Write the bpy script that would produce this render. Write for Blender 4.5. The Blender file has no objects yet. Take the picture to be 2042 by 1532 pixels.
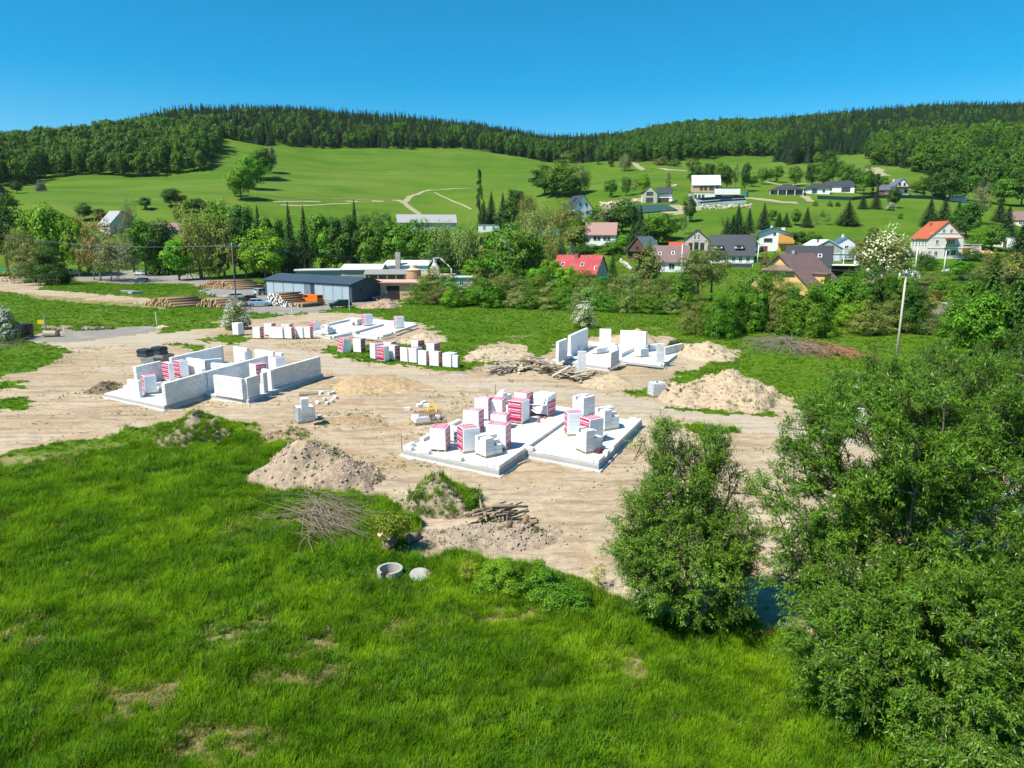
import bpy, math, random
import numpy as np
from mathutils import Vector, Matrix, Euler
R = math.radians
random.seed(7); RNG = np.random.default_rng(7)
SC = bpy.context.scene; COL = SC.collection
# ------------------------------------------------------------------ camera, sky, sun, exposure
CAM_H = 12.5; PITCH = R(12.0); FPX = 1380.0; CX, CY = 1021.0, 766.0
cam = bpy.data.cameras.new('camera'); cam.sensor_width = 36; cam.lens = 36*FPX/2042
cam.clip_start = 0.2; cam.clip_end = 6000
camo = bpy.data.objects.new('camera', cam); COL.objects.link(camo)
camo.location = (0, 0, CAM_H); camo.rotation_euler = (math.pi/2-PITCH, 0, 0); SC.camera = camo
SUN_AZ = R(213); SUN_EL = R(55)     # azimuth counter-clockwise from +X, towards the sun
W = bpy.data.worlds.new('World'); SC.world = W; W.use_nodes = True
nt = W.node_tree; nt.nodes.clear()
o_ = nt.nodes.new('ShaderNodeOutputWorld'); bg = nt.nodes.new('ShaderNodeBackground'); sky = nt.nodes.new('ShaderNodeTexSky')
sky.sky_type = 'NISHITA'; sky.sun_disc = False; sky.sun_elevation = SUN_EL; sky.sun_rotation = R(90)-SUN_AZ
sky.air_density = 1.0; sky.dust_density = 0.5; sky.ozone_density = 6.0; sky.altitude = 450
hs = nt.nodes.new('ShaderNodeHueSaturation'); hs.inputs['Saturation'].default_value = 1.5; hs.inputs['Hue'].default_value = 0.482
hs.inputs['Value'].default_value = 1.0
bg.inputs['Strength'].default_value = 0.097
nt.links.new(sky.outputs[0], hs.inputs['Color']); nt.links.new(hs.outputs[0], bg.inputs['Color']); nt.links.new(bg.outputs[0], o_.inputs['Surface'])
sl = bpy.data.lights.new('sun', 'SUN'); sl.energy = 5.0; sl.angle = R(0.5); sl.color = (1.0, 0.945, 0.85)
slo = bpy.data.objects.new('sun', sl); COL.objects.link(slo)
sd = Vector((math.cos(SUN_AZ)*math.cos(SUN_EL), math.sin(SUN_AZ)*math.cos(SUN_EL), math.sin(SUN_EL)))
slo.rotation_euler = sd.to_track_quat('Z', 'Y').to_euler(); slo.location = (0, -20, 60)
vs = SC.view_settings; vs.view_transform = 'Standard'; vs.look = 'None'; vs.exposure = 0.65; vs.gamma = 1.0; vs.use_curve_mapping = False
SC.cycles.max_bounces = 5; SC.cycles.diffuse_bounces = 3; SC.cycles.glossy_bounces = 2; SC.cycles.transparent_max_bounces = 8
SC.cycles.transmission_bounces = 3
SC.cycles.use_adaptive_sampling = True; SC.cycles.adaptive_threshold = 0.015
# ------------------------------------------------------------------ geometry of the view (pixels of the photograph -> places)
CT, ST = math.cos(PITCH), math.sin(PITCH)
def ray(px, py):
    x = (px-CX)/FPX; y = -(py-CY)/FPX
    return np.array([x, CT+y*ST, -ST+y*CT])
def at(px, py, z=0.0):
    d = ray(px, py); t = (z-CAM_H)/d[2]
    return Vector((d[0]*t, d[1]*t, z))
def tanv(py): return math.tan(PITCH+math.atan((py-CY)/FPX))
def hash2(i, j, s):
    h = (i.astype(np.int64)*374761393 + j.astype(np.int64)*668265263 + s*1274126177) & 0xffffffff
    h = ((h ^ (h >> 13))*1274126177) & 0xffffffff
    return ((h ^ (h >> 16)) & 0xffff)/65535.0
def vnoise(x, y, s=0):
    i = np.floor(x); j = np.floor(y); fx = x-i; fy = y-j
    fx = fx*fx*(3-2*fx); fy = fy*fy*(3-2*fy); i = i.astype(np.int64); j = j.astype(np.int64)
    a = hash2(i, j, s); b = hash2(i+1, j, s); c = hash2(i, j+1, s); d = hash2(i+1, j+1, s)
    return (a*(1-fx)+b*fx)*(1-fy)+(c*(1-fx)+d*fx)*fy
def fbm(x, y, s=0, o=3):
    r = 0; a = .5; n = 0
    for k in range(o):
        r = r+a*vnoise(x*2**k+13.7*k, y*2**k-7.1*k, s+k); n += a; a *= .5
    return r/n
# ------------------------------------------------------------------ terrain (thin plate through surveyed points)
SURV = [(-40,548,250),(0,552,235),(150,552,235),(300,555,225),(450,560,215),(600,560,210),(750,566,200),(900,568,195),(1030,572,190),
 (0,500,285),(250,492,300),(450,480,310),(150,430,345),(20,408,370),(300,432,345),(450,420,365),(600,425,375),(750,440,380),(830,428,400),(850,458,335),(960,442,400),
 (0,375,450),(100,388,415),(90,362,500),(200,356,495),(300,352,500),(400,348,510),(460,335,530),(360,378,435),(500,392,410),(500,350,500),
 (0,318,600),(100,305,610),(200,292,640),(300,290,640),(400,292,650),
 (540,300,700),(620,299,730),(700,300,750),(780,300,760),(860,299,770),(930,302,770),(1000,312,740),(1060,318,730),(1120,324,720),(1160,328,700),
 (600,345,560),(750,350,560),(900,350,560),(700,400,440),(900,410,440),(820,382,480),(1000,385,470),(1050,350,570),
 (300,267,850),(450,252,960),(600,251,1000),(750,263,1020),(900,277,1040),(1050,298,1080),(1150,310,1120),(1200,303,1100),(1300,278,1050),(1400,270,1020),(1550,264,1020),(1700,252,1040),(1850,238,1060),(2042,236,1080),(2200,226,1090),(0,345,800),(1150,322,900),(1050,306,900),(1200,320,880),(1000,294,900),(1100,316,900),(2042,243,960),(1900,248,960),(2150,236,960),(120,322,820),(200,303,820),(300,285,1050),(450,278,1150),(600,280,1200),(750,292,1220),(900,304,1240),(1050,322,1280),(1150,332,1320),(1200,325,1300),(1300,300,1250),(1400,292,1220),(1550,286,1220),(1700,275,1240),(1850,262,1260),(2042,254,1280),
 (1120,392,410),(1165,434,310),(1110,470,280),(1197,489,262),(1115,518,235),(1050,500,255),(1152,565,163),(1250,545,190),(1340,541,197),(1387,501,236),(1460,525,218),(1547,501,228),(1650,521,212),(1800,520,220),(1873,516,226),(1560,592,148),(1620,546,183),(1700,590,152),(1950,540,190),(1850,600,140),(2000,560,168),(2100,600,150),
 (1500,442,285),(1600,450,278),(1700,442,285),(1850,452,275),(2000,470,262),(2100,480,258),(1400,440,290),(1300,450,285),
 (1305,406,345),(1240,402,350),(1410,402,345),(1480,402,345),(1568,389,365),(1655,389,370),(1787,389,375),(1900,400,365),(2042,410,355),
 (1300,345,500),(1200,350,520),(1200,325,620),(1260,325,640),(1350,322,640),(1450,334,580),(1450,314,700),(1530,312,720),(1600,342,520),(1650,316,690),(1700,345,490),(1750,345,490),
 (1740,318,570),(1800,302,610),(1850,296,630),(1950,292,640),(2042,288,640),(2200,280,640),(1850,350,470),(1950,365,440),(2042,370,430),(2200,375,420)]
cp = []
for px, py, Y in SURV:
    z = CAM_H - Y*tanv(py)
    d = Y*CT+(CAM_H-z)*ST
    cp.append(((px-CX)/FPX*d, Y, z))
for X in (-160, -90, -30, 30, 90):
    for Y in (-60, 0, 60, 120):
        cp.append((X, Y, 0))
cp += [(-60,165,0),(-20,160,0),(30,150,0),(-110,180,0),(-150,200,0)]
for X in (-900, -450, 0, 450, 900):
    cp.append((X*1.3, 1500, 150+30*math.sin(X))); cp.append((X*1.6, 2300, 120)); cp.append((X*1.2, -500, -8))
cp += [(-500,300,25),(-560,600,70),(-700,1000,130),(430,0,0),(-400,0,0),(500,250,18),(620,500,110),(900,1000,230),(300,120,0),(-330,120,0)]
cp = np.array(cp)
def tps_k(r2): return r2*np.log(r2+1e-9)*.5
def _fit():
    n = len(cp); P = cp[:, :2]/200.0
    r2 = ((P[:, None]-P[None])**2).sum(-1); K = tps_k(r2)+np.eye(n)*0.004
    A = np.zeros((n+3, n+3)); A[:n, :n] = K; A[:n, n] = 1; A[:n, n+1:] = P; A[n, :n] = 1; A[n+1:, :n] = P.T
    b = np.zeros(n+3); b[:n] = cp[:, 2]; return P, np.linalg.solve(A, b)
_P, _Wt = _fit()
def sstep(a, b, x):
    t = np.clip((x-a)/(b-a), 0, 1); return t*t*(3-2*t)
def terr(x, y):
    x = np.atleast_1d(np.asarray(x, float)); y = np.atleast_1d(np.asarray(y, float)); out = np.empty(len(x)); n = len(_P)
    for s in range(0, len(x), 20000):
        q = np.stack([x[s:s+20000], y[s:s+20000]], 1)/200.0
        r2 = (q[:, :1]-_P[:, 0])**2+(q[:, 1:]-_P[:, 1])**2
        out[s:s+20000] = tps_k(r2)@_Wt[:n]+_Wt[n]+q@_Wt[n+1:]
    r = np.hypot(x, y)
    w = sstep(118, 185, r)
    out = out*w
    am = .07*sstep(150, 60, r)
    out = out+am*(fbm(x*.35, y*.35, 3, 3)-.5)*2 + w*(fbm(x*.02, y*.02, 9, 3)-.5)*sstep(250, 600, r)*8
    return out
def tz(x, y): return float(terr(x, y)[0])
def gat(px, py):
    d = ray(px, py); t = np.geomspace(10, 2600, 700)
    X = d[0]*t; Y = d[1]*t; Z = CAM_H+d[2]*t
    h = terr(X, Y); below = np.where(Z < h)[0]
    if len(below) == 0: i = 699; return Vector((X[i], Y[i], h[i]))
    i = below[0]; a = max(i-1, 0); f = (Z[a]-h[a])/max(1e-6, (Z[a]-h[a])-(Z[i]-h[i]))
    tt = t[a]+(t[i]-t[a])*f; return Vector((d[0]*tt, d[1]*tt, tz(d[0]*tt, d[1]*tt)))
def proj(x, y, z):
    d = y*CT+(CAM_H-z)*ST; v = y*ST-(CAM_H-z)*CT
    return CX+FPX*x/d, CY-FPX*v/d
def zat(py, Y): return CAM_H-Y*tanv(py)           # height seen at image row py at forward distance Y
# ------------------------------------------------------------------ helpers: objects, meshes, materials
def tag(o, label=None, cat=None, group=None, kind=None):
    if label: o['label'] = label
    if cat: o['category'] = cat
    if group: o['group'] = group
    if kind: o['kind'] = kind
    return o
def empty(name, loc, rz=0, label=None, cat=None, group=None):
    o = bpy.data.objects.new(name, None); COL.objects.link(o); o.location = loc; o.rotation_euler = (0, 0, rz)
    o.empty_display_size = .3
    return tag(o, label, cat, group)
def link(name, me, parent=None, loc=None, rot=None, scale=None, mat=None):
    o = bpy.data.objects.new(name, me); COL.objects.link(o)
    if parent: o.parent = parent
    if loc is not None: o.location = loc
    if rot is not None: o.rotation_euler = rot
    if scale is not None: o.scale = scale
    return o
def copy_tree(o, parent=None):
    c = o.copy(); COL.objects.link(c); c.parent = parent
    for ch in list(o.children): copy_tree(ch, c)
    return c
class MB:
    def __init__(s): s.v = []; s.f = []
    def box(s, x0, y0, z0, x1, y1, z1, M=None, taper=0):
        b = len(s.v); t = taper
        p = [(x0, y0, z0), (x1, y0, z0), (x1, y1, z0), (x0, y1, z0), (x0+t, y0+t, z1), (x1-t, y0+t, z1), (x1-t, y1-t, z1), (x0+t, y1-t, z1)]
        s.v += [tuple(M@Vector(q)) for q in p] if M else p
        s.f += [(b, b+3, b+2, b+1), (b+4, b+5, b+6, b+7), (b, b+1, b+5, b+4), (b+1, b+2, b+6, b+5), (b+2, b+3, b+7, b+6), (b+3, b, b+4, b+7)]
        return s
    def tube(s, p0, p1, r0, r1=None, n=6, cap=True):
        r1 = r0 if r1 is None else r1; p0 = Vector(p0); p1 = Vector(p1); d = (p1-p0)
        if d.length < 1e-6: return s
        d.normalize(); a = d.orthogonal().normalized(); c = d.cross(a); b = len(s.v)
        for P, r in ((p0, r0), (p1, r1)):
            for k in range(n):
                t = 2*math.pi*k/n; s.v.append(tuple(P+(a*math.cos(t)+c*math.sin(t))*r))
        for k in range(n): s.f.append((b+k, b+(k+1) % n, b+n+(k+1) % n, b+n+k))
        if cap: s.f.append(tuple(b+n-1-k for k in range(n))); s.f.append(tuple(b+n+k for k in range(n)))
        return s
    def path(s, pts, r, n=5):
        for a, b in zip(pts, pts[1:]): s.tube(a, b, r, r, n)
        return s
    def prism(s, poly, lo, hi, axis='y', M=None):
        # poly: list of 2-D points; extruded along axis between lo and hi
        b = len(s.v); n = len(poly)
        for h in (lo, hi):
            for (u, v) in poly:
                q = {'y': (u, h, v), 'x': (h, u, v), 'z': (u, v, h)}[axis]
                s.v.append(tuple(M@Vector(q)) if M else q)
        s.f.append(tuple(range(b, b+n))); s.f.append(tuple(range(b+2*n-1, b+n-1, -1)))
        for k in range(n): s.f.append((b+(k+1) % n, b+k, b+n+k, b+n+(k+1) % n))
        return s
    def quad(s, *p):
        b = len(s.v); s.v += [tuple(q) for q in p]; s.f.append(tuple(range(b, b+len(p)))); return s
    def lathe(s, prof, n=14, c=(0, 0, 0)):
        b = len(s.v)
        for (r, z) in prof:
            for k in range(n):
                t = 2*math.pi*k/n; s.v.append((c[0]+r*math.cos(t), c[1]+r*math.sin(t), c[2]+z))
        for j in range(len(prof)-1):
            for k in range(n): s.f.append((b+j*n+k, b+j*n+(k+1) % n, b+(j+1)*n+(k+1) % n, b+(j+1)*n+k))
        s.f.append(tuple(b+n-1-k for k in range(n))); e = b+(len(prof)-1)*n; s.f.append(tuple(e+k for k in range(n)))
        return s
    def mesh(s, name, mat=None, smooth=False):
        me = bpy.data.meshes.new(name); me.from_pydata(s.v, [], s.f)
        if mat: me.materials.append(mat)
        if smooth: me.polygons.foreach_set('use_smooth', [True]*len(me.polygons))
        import bmesh
        bm = bmesh.new(); bm.from_mesh(me); bmesh.ops.recalc_face_normals(bm, faces=bm.faces); bm.to_mesh(me); bm.free()
        return me
    def build(s, name, mat=None, parent=None, smooth=False, **kw):
        return link(name, s.mesh(name, mat, smooth), parent, **kw)
def np_mesh(name, V, F, mat=None, smooth=False, attrs=None):
    V = np.asarray(V, np.float32); F = np.asarray(F, np.int32); me = bpy.data.meshes.new(name)
    me.vertices.add(len(V)); me.vertices.foreach_set('co', V.ravel())
    k = F.shape[1]; me.loops.add(F.size); me.loops.foreach_set('vertex_index', F.ravel())
    me.polygons.add(len(F)); me.polygons.foreach_set('loop_start', np.arange(0, F.size, k, dtype=np.int32))
    me.polygons.foreach_set('loop_total', np.full(len(F), k, np.int32))
    if smooth: me.polygons.foreach_set('use_smooth', np.ones(len(F), bool))
    for nm, arr in (attrs or {}).items():
        if arr.ndim == 1:
            a = me.attributes.new(nm, 'FLOAT', 'POINT'); a.data.foreach_set('value', arr.astype(np.float32))
        else:
            a = me.attributes.new(nm, 'FLOAT_COLOR', 'POINT'); a.data.foreach_set('color', arr.astype(np.float32).ravel())
    me.update(calc_edges=True)
    if mat: me.materials.append(mat)
    return me
MATS = {}
class NT:
    def __init__(s, name):
        s.m = bpy.data.materials.new(name); s.m.use_nodes = True; s.t = s.m.node_tree; s.t.nodes.clear()
        s.out = s.t.nodes.new('ShaderNodeOutputMaterial')
    def n(s, typ, **kw):
        x = s.t.nodes.new(typ)
        for k, v in kw.items():
            if k in x.inputs.keys(): s.set(x, k, v)
            else: setattr(x, k, v)
        return x
    def set(s, x, k, v):
        if isinstance(v, bpy.types.NodeSocket): s.t.links.new(v, x.inputs[k])
        else:
            if isinstance(v, tuple) and len(v) == 3 and x.inputs[k].type == 'RGBA': v = (*v, 1)
            x.inputs[k].default_value = v
    def noise(s, scale, detail=3, rough=.55, vec=None, dim='3D'):
        x = s.n('ShaderNodeTexNoise'); x.inputs['Scale'].default_value = scale; x.inputs['Detail'].default_value = detail; x.inputs['Roughness'].default_value = rough
        if vec is not None: s.t.links.new(vec, x.inputs['Vector'])
        return x.outputs['Fac']
    def ramp(s, fac, stops):
        x = s.n('ShaderNodeValToRGB'); s.t.links.new(fac, x.inputs[0]); e = x.color_ramp.elements
        while len(e) < len(stops): e.new(.5)
        for el, (p, c) in zip(e, stops): el.position = p; el.color = (*c, 1) if isinstance(c, tuple) else (c, c, c, 1)
        return x.outputs[0]
    def mix(s, fac, a, b, mode='MIX'):
        x = s.n('ShaderNodeMix'); x.data_type = 'RGBA'; x.blend_type = mode
        for i, v in ((0, fac), (6, a), (7, b)):
            if isinstance(v, bpy.types.NodeSocket): s.t.links.new(v, x.inputs[i])
            else: x.inputs[i].default_value = (v if i == 0 else ((*v, 1) if len(v) == 3 else v))
        return x.outputs[2]
    def math(s, op, a, b=None, clamp=False):
        x = s.n('ShaderNodeMath'); x.operation = op; x.use_clamp = clamp
        for i, v in ((0, a), (1, b)):
            if v is None: continue
            if isinstance(v, bpy.types.NodeSocket): s.t.links.new(v, x.inputs[i])
            else: x.inputs[i].default_value = v
        return x.outputs[0]
    def bump(s, h, strength=.5, dist=.05):
        x = s.n('ShaderNodeBump'); x.inputs['Strength'].default_value = strength; x.inputs['Distance'].default_value = dist
        s.t.links.new(h, x.inputs['Height']); return x.outputs[0]
    def surf(s, color, rough=.8, spec=.3, metal=0, normal=None):
        p = s.n('ShaderNodeBsdfPrincipled'); s.set(p, 'Base Color', color); s.set(p, 'Roughness', rough)
        s.set(p, 'Metallic', metal); p.inputs['Specular IOR Level'].default_value = spec
        if normal is not None: s.t.links.new(normal, p.inputs['Normal'])
        return p
    def done(s, sh):
        s.t.links.new(sh.outputs[0] if hasattr(sh, 'outputs') else sh, s.out.inputs['Surface']); return s.m
def mat(name, col, rough=.75, spec=.3, metal=0, var=.15, scale=3.0, bump=0, bdist=.02, dirt=0, objvar=0):
    if name in MATS: return MATS[name]
    t = NT(name); tc = t.n('ShaderNodeTexCoord').outputs['Object']
    n1 = t.noise(scale, 4, .6, tc); n2 = t.noise(scale*.23, 3, .6, tc)
    c = t.mix(n1, tuple(x*(1-var) for x in col), tuple(min(1, x*(1+var)) for x in col))
    if dirt: c = t.mix(t.ramp(n2, [(.45, 0.0), (.75, dirt)]), c, (.30, .24, .17))
    if objvar:
        r = t.n('ShaderNodeObjectInfo').outputs['Random']
        c = t.mix(1.0, c, t.ramp(r, [(0, 1-objvar), (1, 1.0)]), 'MULTIPLY')
    nm = t.bump(t.noise(scale*4, 4, .6, tc), bump, bdist) if bump else None
    MATS[name] = t.done(t.surf(c, rough, spec, metal, nm)); return MATS[name]
def leafmat(name, col=None, trans=.28, var=.5, spec=.12, rough=.5, yel=.25):
    # col None: the colour of the object (each tree its own)
    if name in MATS: return MATS[name]
    t = NT(name); oi = t.n('ShaderNodeObjectInfo'); at_ = t.n('ShaderNodeAttribute', attribute_name='lr')
    base = oi.outputs['Color'] if col is None else (*col, 1)
    c = t.mix(1.0, base, t.ramp(at_.outputs['Fac'], [(0, 1-var), (.5, 1.0), (1, 1+var*1.1)]), 'MULTIPLY')
    # a little yellow in the brighter leaves
    c = t.mix(t.math('MULTIPLY', at_.outputs['Fac'], yel), c, t.mix(1.0, c, (1.5, 1.15, .5), 'MULTIPLY'))
    if col is not None:
        c = t.mix(1.0, c, t.ramp(oi.outputs['Random'], [(0, (.60, .72, .74)), (.5, (.95, 1, 1)), (1, (1.2, 1.18, .9))]), 'MULTIPLY')
    p = t.surf(c, rough, spec); tr = t.n('ShaderNodeBsdfTranslucent'); t.t.links.new(c, tr.inputs['Color'])
    ms = t.n('ShaderNodeMixShader'); ms.inputs[0].default_value = trans
    t.t.links.new(p.outputs[0], ms.inputs[1]); t.t.links.new(tr.outputs[0], ms.inputs[2])
    MATS[name] = t.done(ms); return MATS[name]
# ------------------------------------------------------------------ ground cover, drawn on the flat valley floor
DIRT = [(-80,930),(0,905),(120,882),(215,868),(262,850),(430,852),(520,880),(600,900),(640,960),(700,985),(760,1000),(830,1035),(835,1060),(800,1095),(850,1120),(900,1108),(960,1125),(1080,1145),(1200,1182),(1270,1200),(1330,1232),(1450,1238),(1560,1258),(1600,1300),(1640,1330),(1760,1320),(1900,1290),(2100,1260),(2900,1200),
 (2900,1060),(2042,905),(1800,868),(1640,832),(1600,815),(1560,790),(1480,770),(1400,765),(1350,770),(1330,755),(1380,735),(1410,715),(1490,705),(1440,690),(1370,688),(1330,668),(1200,670),(1110,690),(1080,715),(1030,722),(960,728),(930,738),(900,741),(830,732),(760,726),(700,716),(640,704),
 (650,690),(760,688),(860,688),(885,680),(860,655),(830,645),(760,634),(700,624),(620,624),(540,634),(430,641),(380,650),(300,658),(200,655),(100,662),(55,672),(100,690),(140,705),(90,730),(0,752),(-80,762)]
DIRT2 = [(-80,545),(0,548),(112,547),(130,556),(84,570),(82,579),(200,588),(300,596),(450,599),(450,611),(300,607),(200,600),(60,589),(0,584),(-80,582)]
DIRT3 = [(715,598),(790,596),(800,606),(740,616),(700,614)]
DIRT4 = [(920,722),(950,695),(1000,682),(1050,688),(1065,698),(1000,712)]
GRASSP = [[(1240,779),(1300,772),(1312,788),(1262,791)],[(340,684),(420,689),(412,697),(350,692)],[(405,674),(470,667),(505,676),(462,688),(420,682)],[(-40,765),(60,758),(50,774),(-40,780)],[(-40,800),(50,795),(72,812),(-40,818)],
 [(300,654),(430,642),(445,652),(330,664)],[(1320,815),(1420,812),(1560,828),(1420,826)],[(1335,838),(1450,858),(1470,868),(1380,860)],[(560,895),(640,900),(660,915),(600,905)],[(430,850),(520,850),(530,862),(450,866)],[(600,960),(700,985),(720,1010),(640,1000)]]
YARD = [(142,549),(250,543),(395,548),(520,563),(530,588),(770,600),(745,612),(690,608),(640,622),(560,628),(480,622),(440,604),(430,590),(395,586),(415,577),(380,562),(300,561),(250,564),(150,558)]
YARD2 = [(55,672),(55,681),(150,682),(290,665),(330,655),(300,650),(200,655)]
ROAD = [(60,668),(300,650),(430,672),(640,706),(740,730),(900,746),(1000,760),(1200,785),(1400,812),(1640,850),(1900,885),(2400,950),(2400,1000),(1900,928),(1640,882),(1400,840),(1200,806),(1000,781),(880,766),(700,748),(640,737),(560,716),(430,697),(300,688),(100,692)]
def wpoly(p): return np.array([[at(*q).x, at(*q).y] for q in p])
DIRT, DIRT2, DIRT3, DIRT4, YARD, YARD2, ROAD = map(wpoly, (DIRT, DIRT2, DIRT3, DIRT4, YARD, YARD2, ROAD)); GRASSP = [wpoly(p) for p in GRASSP]
def inpoly(P, x, y):
    r = np.zeros(len(x), bool); n = len(P)
    for i in range(n):
        x0, y0 = P[i]; x1, y1 = P[(i+1) % n]
        c = (y0 > y) != (y1 > y)
        with np.errstate(divide='ignore', invalid='ignore'): r ^= c & (x < (x1-x0)*(y-y0)/(y1-y0)+x0)
    return r
DRYS = [(470,1268,1.3,.8),(565,1345,1.2,.6),(290,1400,1.6,.9),(640,1352,.8,.5),(430,1490,1.8,.6),(620,1290,.8,.6),(820,1260,1.0,.5),(60,1290,1.2,.6),(1250,1340,.7,.9),(1500,1255,1.6,.5),(60,920,3,1.2),(1000,1230,1.4,.5),(900,1080,2,1.0)]
DRYS = [(at(a, b).x, at(a, b).y, c, d) for a, b, c, d in DRYS]
YEL = wpoly([(40,585),(90,590),(200,600),(330,610),(330,616),(180,606),(60,596)])
def masks(x, y):
    r = np.hypot(x, y); amp = np.clip(.017*r, .3, 2.0); f = 1/np.clip(.05*r, 1.0, 6)
    wx = x+amp*(fbm(x*.9, y*.9, 21, 3)-.5)*2; wy = y+amp*(fbm(x*.9+50, y*.9, 22, 3)-.5)*3
    d = inpoly(DIRT, wx, wy) | inpoly(DIRT2, wx, wy) | inpoly(DIRT3, wx, wy) | inpoly(DIRT4, wx, wy)
    for g in GRASSP: d &= ~inpoly(g, wx, wy)
    g = inpoly(YARD, wx, wy) | inpoly(YARD2, x, y)
    ro = inpoly(ROAD, wx, wy)
    dry = np.zeros(len(x))
    for (a, b, c, e) in DRYS:
        q = ((wx-a)/c)**2+((wy-b)/e)**2; dry = np.maximum(dry, np.clip(1.6-q, 0, 1))
    dry *= np.clip(fbm(x*1.9, y*2.4, 31, 3)*3.2-.95, 0, 1.1)
    dry = np.maximum(dry, .9*inpoly(YEL, wx, wy))
    n = fbm(x*.25, y*.25, 40, 3); dry = np.maximum(dry, np.clip((n-.74)*5, 0, .5)*(r < 200))
    return np.clip(d*1.0-g*1.0, 0, 1), g*1.0, ro*1.0*d, np.clip(dry, 0, 1)
def ground_material():
    t = NT('ground_cover'); geo = t.n('ShaderNodeNewGeometry').outputs['Position']
    a = t.n('ShaderNodeAttribute', attribute_name='cover').outputs['Color']
    sp = t.n('ShaderNodeSeparateColor'); t.t.links.new(a, sp.inputs[0]); aa = t.n('ShaderNodeAttribute', attribute_name='cover').outputs['Alpha']
    fine = t.noise(2.2, 5, .65, geo); mid = t.noise(.28, 4, .6, geo); big = t.noise(.03, 4, .55, geo); tiny = t.noise(14, 3, .6, geo)
    def edge(ch, w=.45): return t.ramp(t.math('ADD', ch, t.math('MULTIPLY', t.math('SUBTRACT', fine, .5), w*2)), [(.42, 0.0), (.58, 1.0)])
    # grass
    g = t.mix(t.ramp(mid, [(.35, 0.0), (.65, 1.0)]), (.050, .125, .008), (.085, .18, .010))
    g = t.mix(t.ramp(fine, [(.35, .0), (.7, .75)]), g, (.045, .095, .009))
    g = t.mix(t.ramp(big, [(.4, .0), (.62, .65)]), g, (.10, .165, .016))
    mp = t.n('ShaderNodeMapping'); t.t.links.new(geo, mp.inputs[0]); mp.inputs['Scale'].default_value = (.12, 1.0, 1.0); mp.inputs['Rotation'].default_value = (0, 0, R(-14))
    streak = t.noise(.35, 4, .6, mp.outputs[0])
    g = t.mix(t.ramp(streak, [(.45, .0), (.7, .45)]), g, (.11, .17, .022))
    m1 = t.noise(.006, 5, .6, geo); mp5 = t.n('ShaderNodeMapping'); t.t.links.new(geo, mp5.inputs[0]); mp5.inputs['Scale'].default_value = (.15, 1.0, 1.0); m2 = t.noise(.045, 5, .65, mp5.outputs[0])
    g = t.mix(t.ramp(m1, [(.42, 0.0), (.62, .45)]), g, (.125, .175, .032)); g = t.mix(t.ramp(m2, [(.38, .7), (.50, 0.0)]), g, (.050, .120, .010)); g = t.mix(t.ramp(m2, [(.56, 0.0), (.72, .4)]), g, (.15, .19, .045))
    g = t.mix(t.math('MULTIPLY', aa, .8), g, t.mix(fine, (.36, .28, .15), (.22, .20, .08)))
    # bare earth
    mp2 = t.n('ShaderNodeMapping'); t.t.links.new(geo, mp2.inputs[0]); mp2.inputs['Scale'].default_value = (.22, 1.0, 1.0); mp2.inputs['Rotation'].default_value = (0, 0, R(22))
    st2 = t.noise(1.1, 6, .68, mp2.outputs[0]); lum = t.noise(.12, 4, .6, geo)
    wv = t.n('ShaderNodeTexWave'); t.t.links.new(mp2.outputs[0], wv.inputs['Vector']); wv.inputs['Scale'].default_value = .9; wv.inputs['Distortion'].default_value = 9; wv.inputs['Detail'].default_value = 4; wv.inputs['Detail Scale'].default_value = 2
    e = t.mix(t.ramp(lum, [(.36, 0.0), (.62, 1.0)]), (.365, .27, .17), (.48, .39, .275))
    e = t.mix(t.ramp(st2, [(.36, .8), (.52, 0.0)]), e, (.23, .165, .10))
    e = t.mix(t.ramp(wv.outputs['Fac'], [(.0, .35), (.35, 0.0)]), e, (.24, .175, .11))
    e = t.mix(t.ramp(fine, [(.5, 0.0), (.8, .6)]), e, (.52, .45, .34))
    e = t.mix(t.ramp(tiny, [(.30, .55), (.45, 0.0)]), e, (.19, .145, .095))
    e = t.mix(t.math('MULTIPLY', sp.outputs[2], .75), e, t.mix(st2, (.34, .285, .215), (.47, .41, .32)))
    mp3 = t.n('ShaderNodeMapping'); t.t.links.new(geo, mp3.inputs[0]); mp3.inputs['Scale'].default_value = (.09, 1.0, 1.0); mp3.inputs['Rotation'].default_value = (0, 0, R(17)); st3 = t.noise(1.7, 5, .62, mp3.outputs[0])
    e = t.mix(t.ramp(st3, [(.38, .32), (.46, 0.0)]), e, (.22, .165, .105)); e = t.mix(t.ramp(st3, [(.56, 0.0), (.64, .28)]), e, (.52, .45, .34))
    mp4 = t.n('ShaderNodeMapping'); t.t.links.new(geo, mp4.inputs[0]); mp4.inputs['Scale'].default_value = (.05, 1.0, 1.0); mp4.inputs['Rotation'].default_value = (0, 0, R(-35)); e = t.mix(t.ramp(t.noise(1.5, 5, .6, mp4.outputs[0]), [(.36, .28), (.44, 0.0)]), e, (.24, .18, .12))
    e = t.mix(t.ramp(t.noise(.22, 5, .65, geo), [(.56, 0.0), (.68, .5)]), e, (.40, .26, .135)); e = t.mix(t.ramp(t.noise(.31, 6, .7, geo), [(.30, .55), (.42, 0.0)]), e, (.22, .17, .125))
    # tufts of thin weed in the earth
    e = t.mix(t.ramp(t.noise(.45, 5, .7, geo), [(.63, 0.0), (.72, .55)]), e, (.14, .15, .05))
    gr = t.mix(fine, (.16, .15, .135), (.30, .28, .25))
    gr = t.mix(t.ramp(mid, [(.5, 0.0), (.7, .6)]), gr, (.40, .34, .26))
    c = t.mix(edge(sp.outputs[0]), g, e); c = t.mix(edge(sp.outputs[1], .3), c, gr)
    h = t.math('ADD', t.math('MULTIPLY', st2, .6), t.math('ADD', t.math('MULTIPLY', fine, .5), t.math('MULTIPLY', tiny, .15)))
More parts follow.
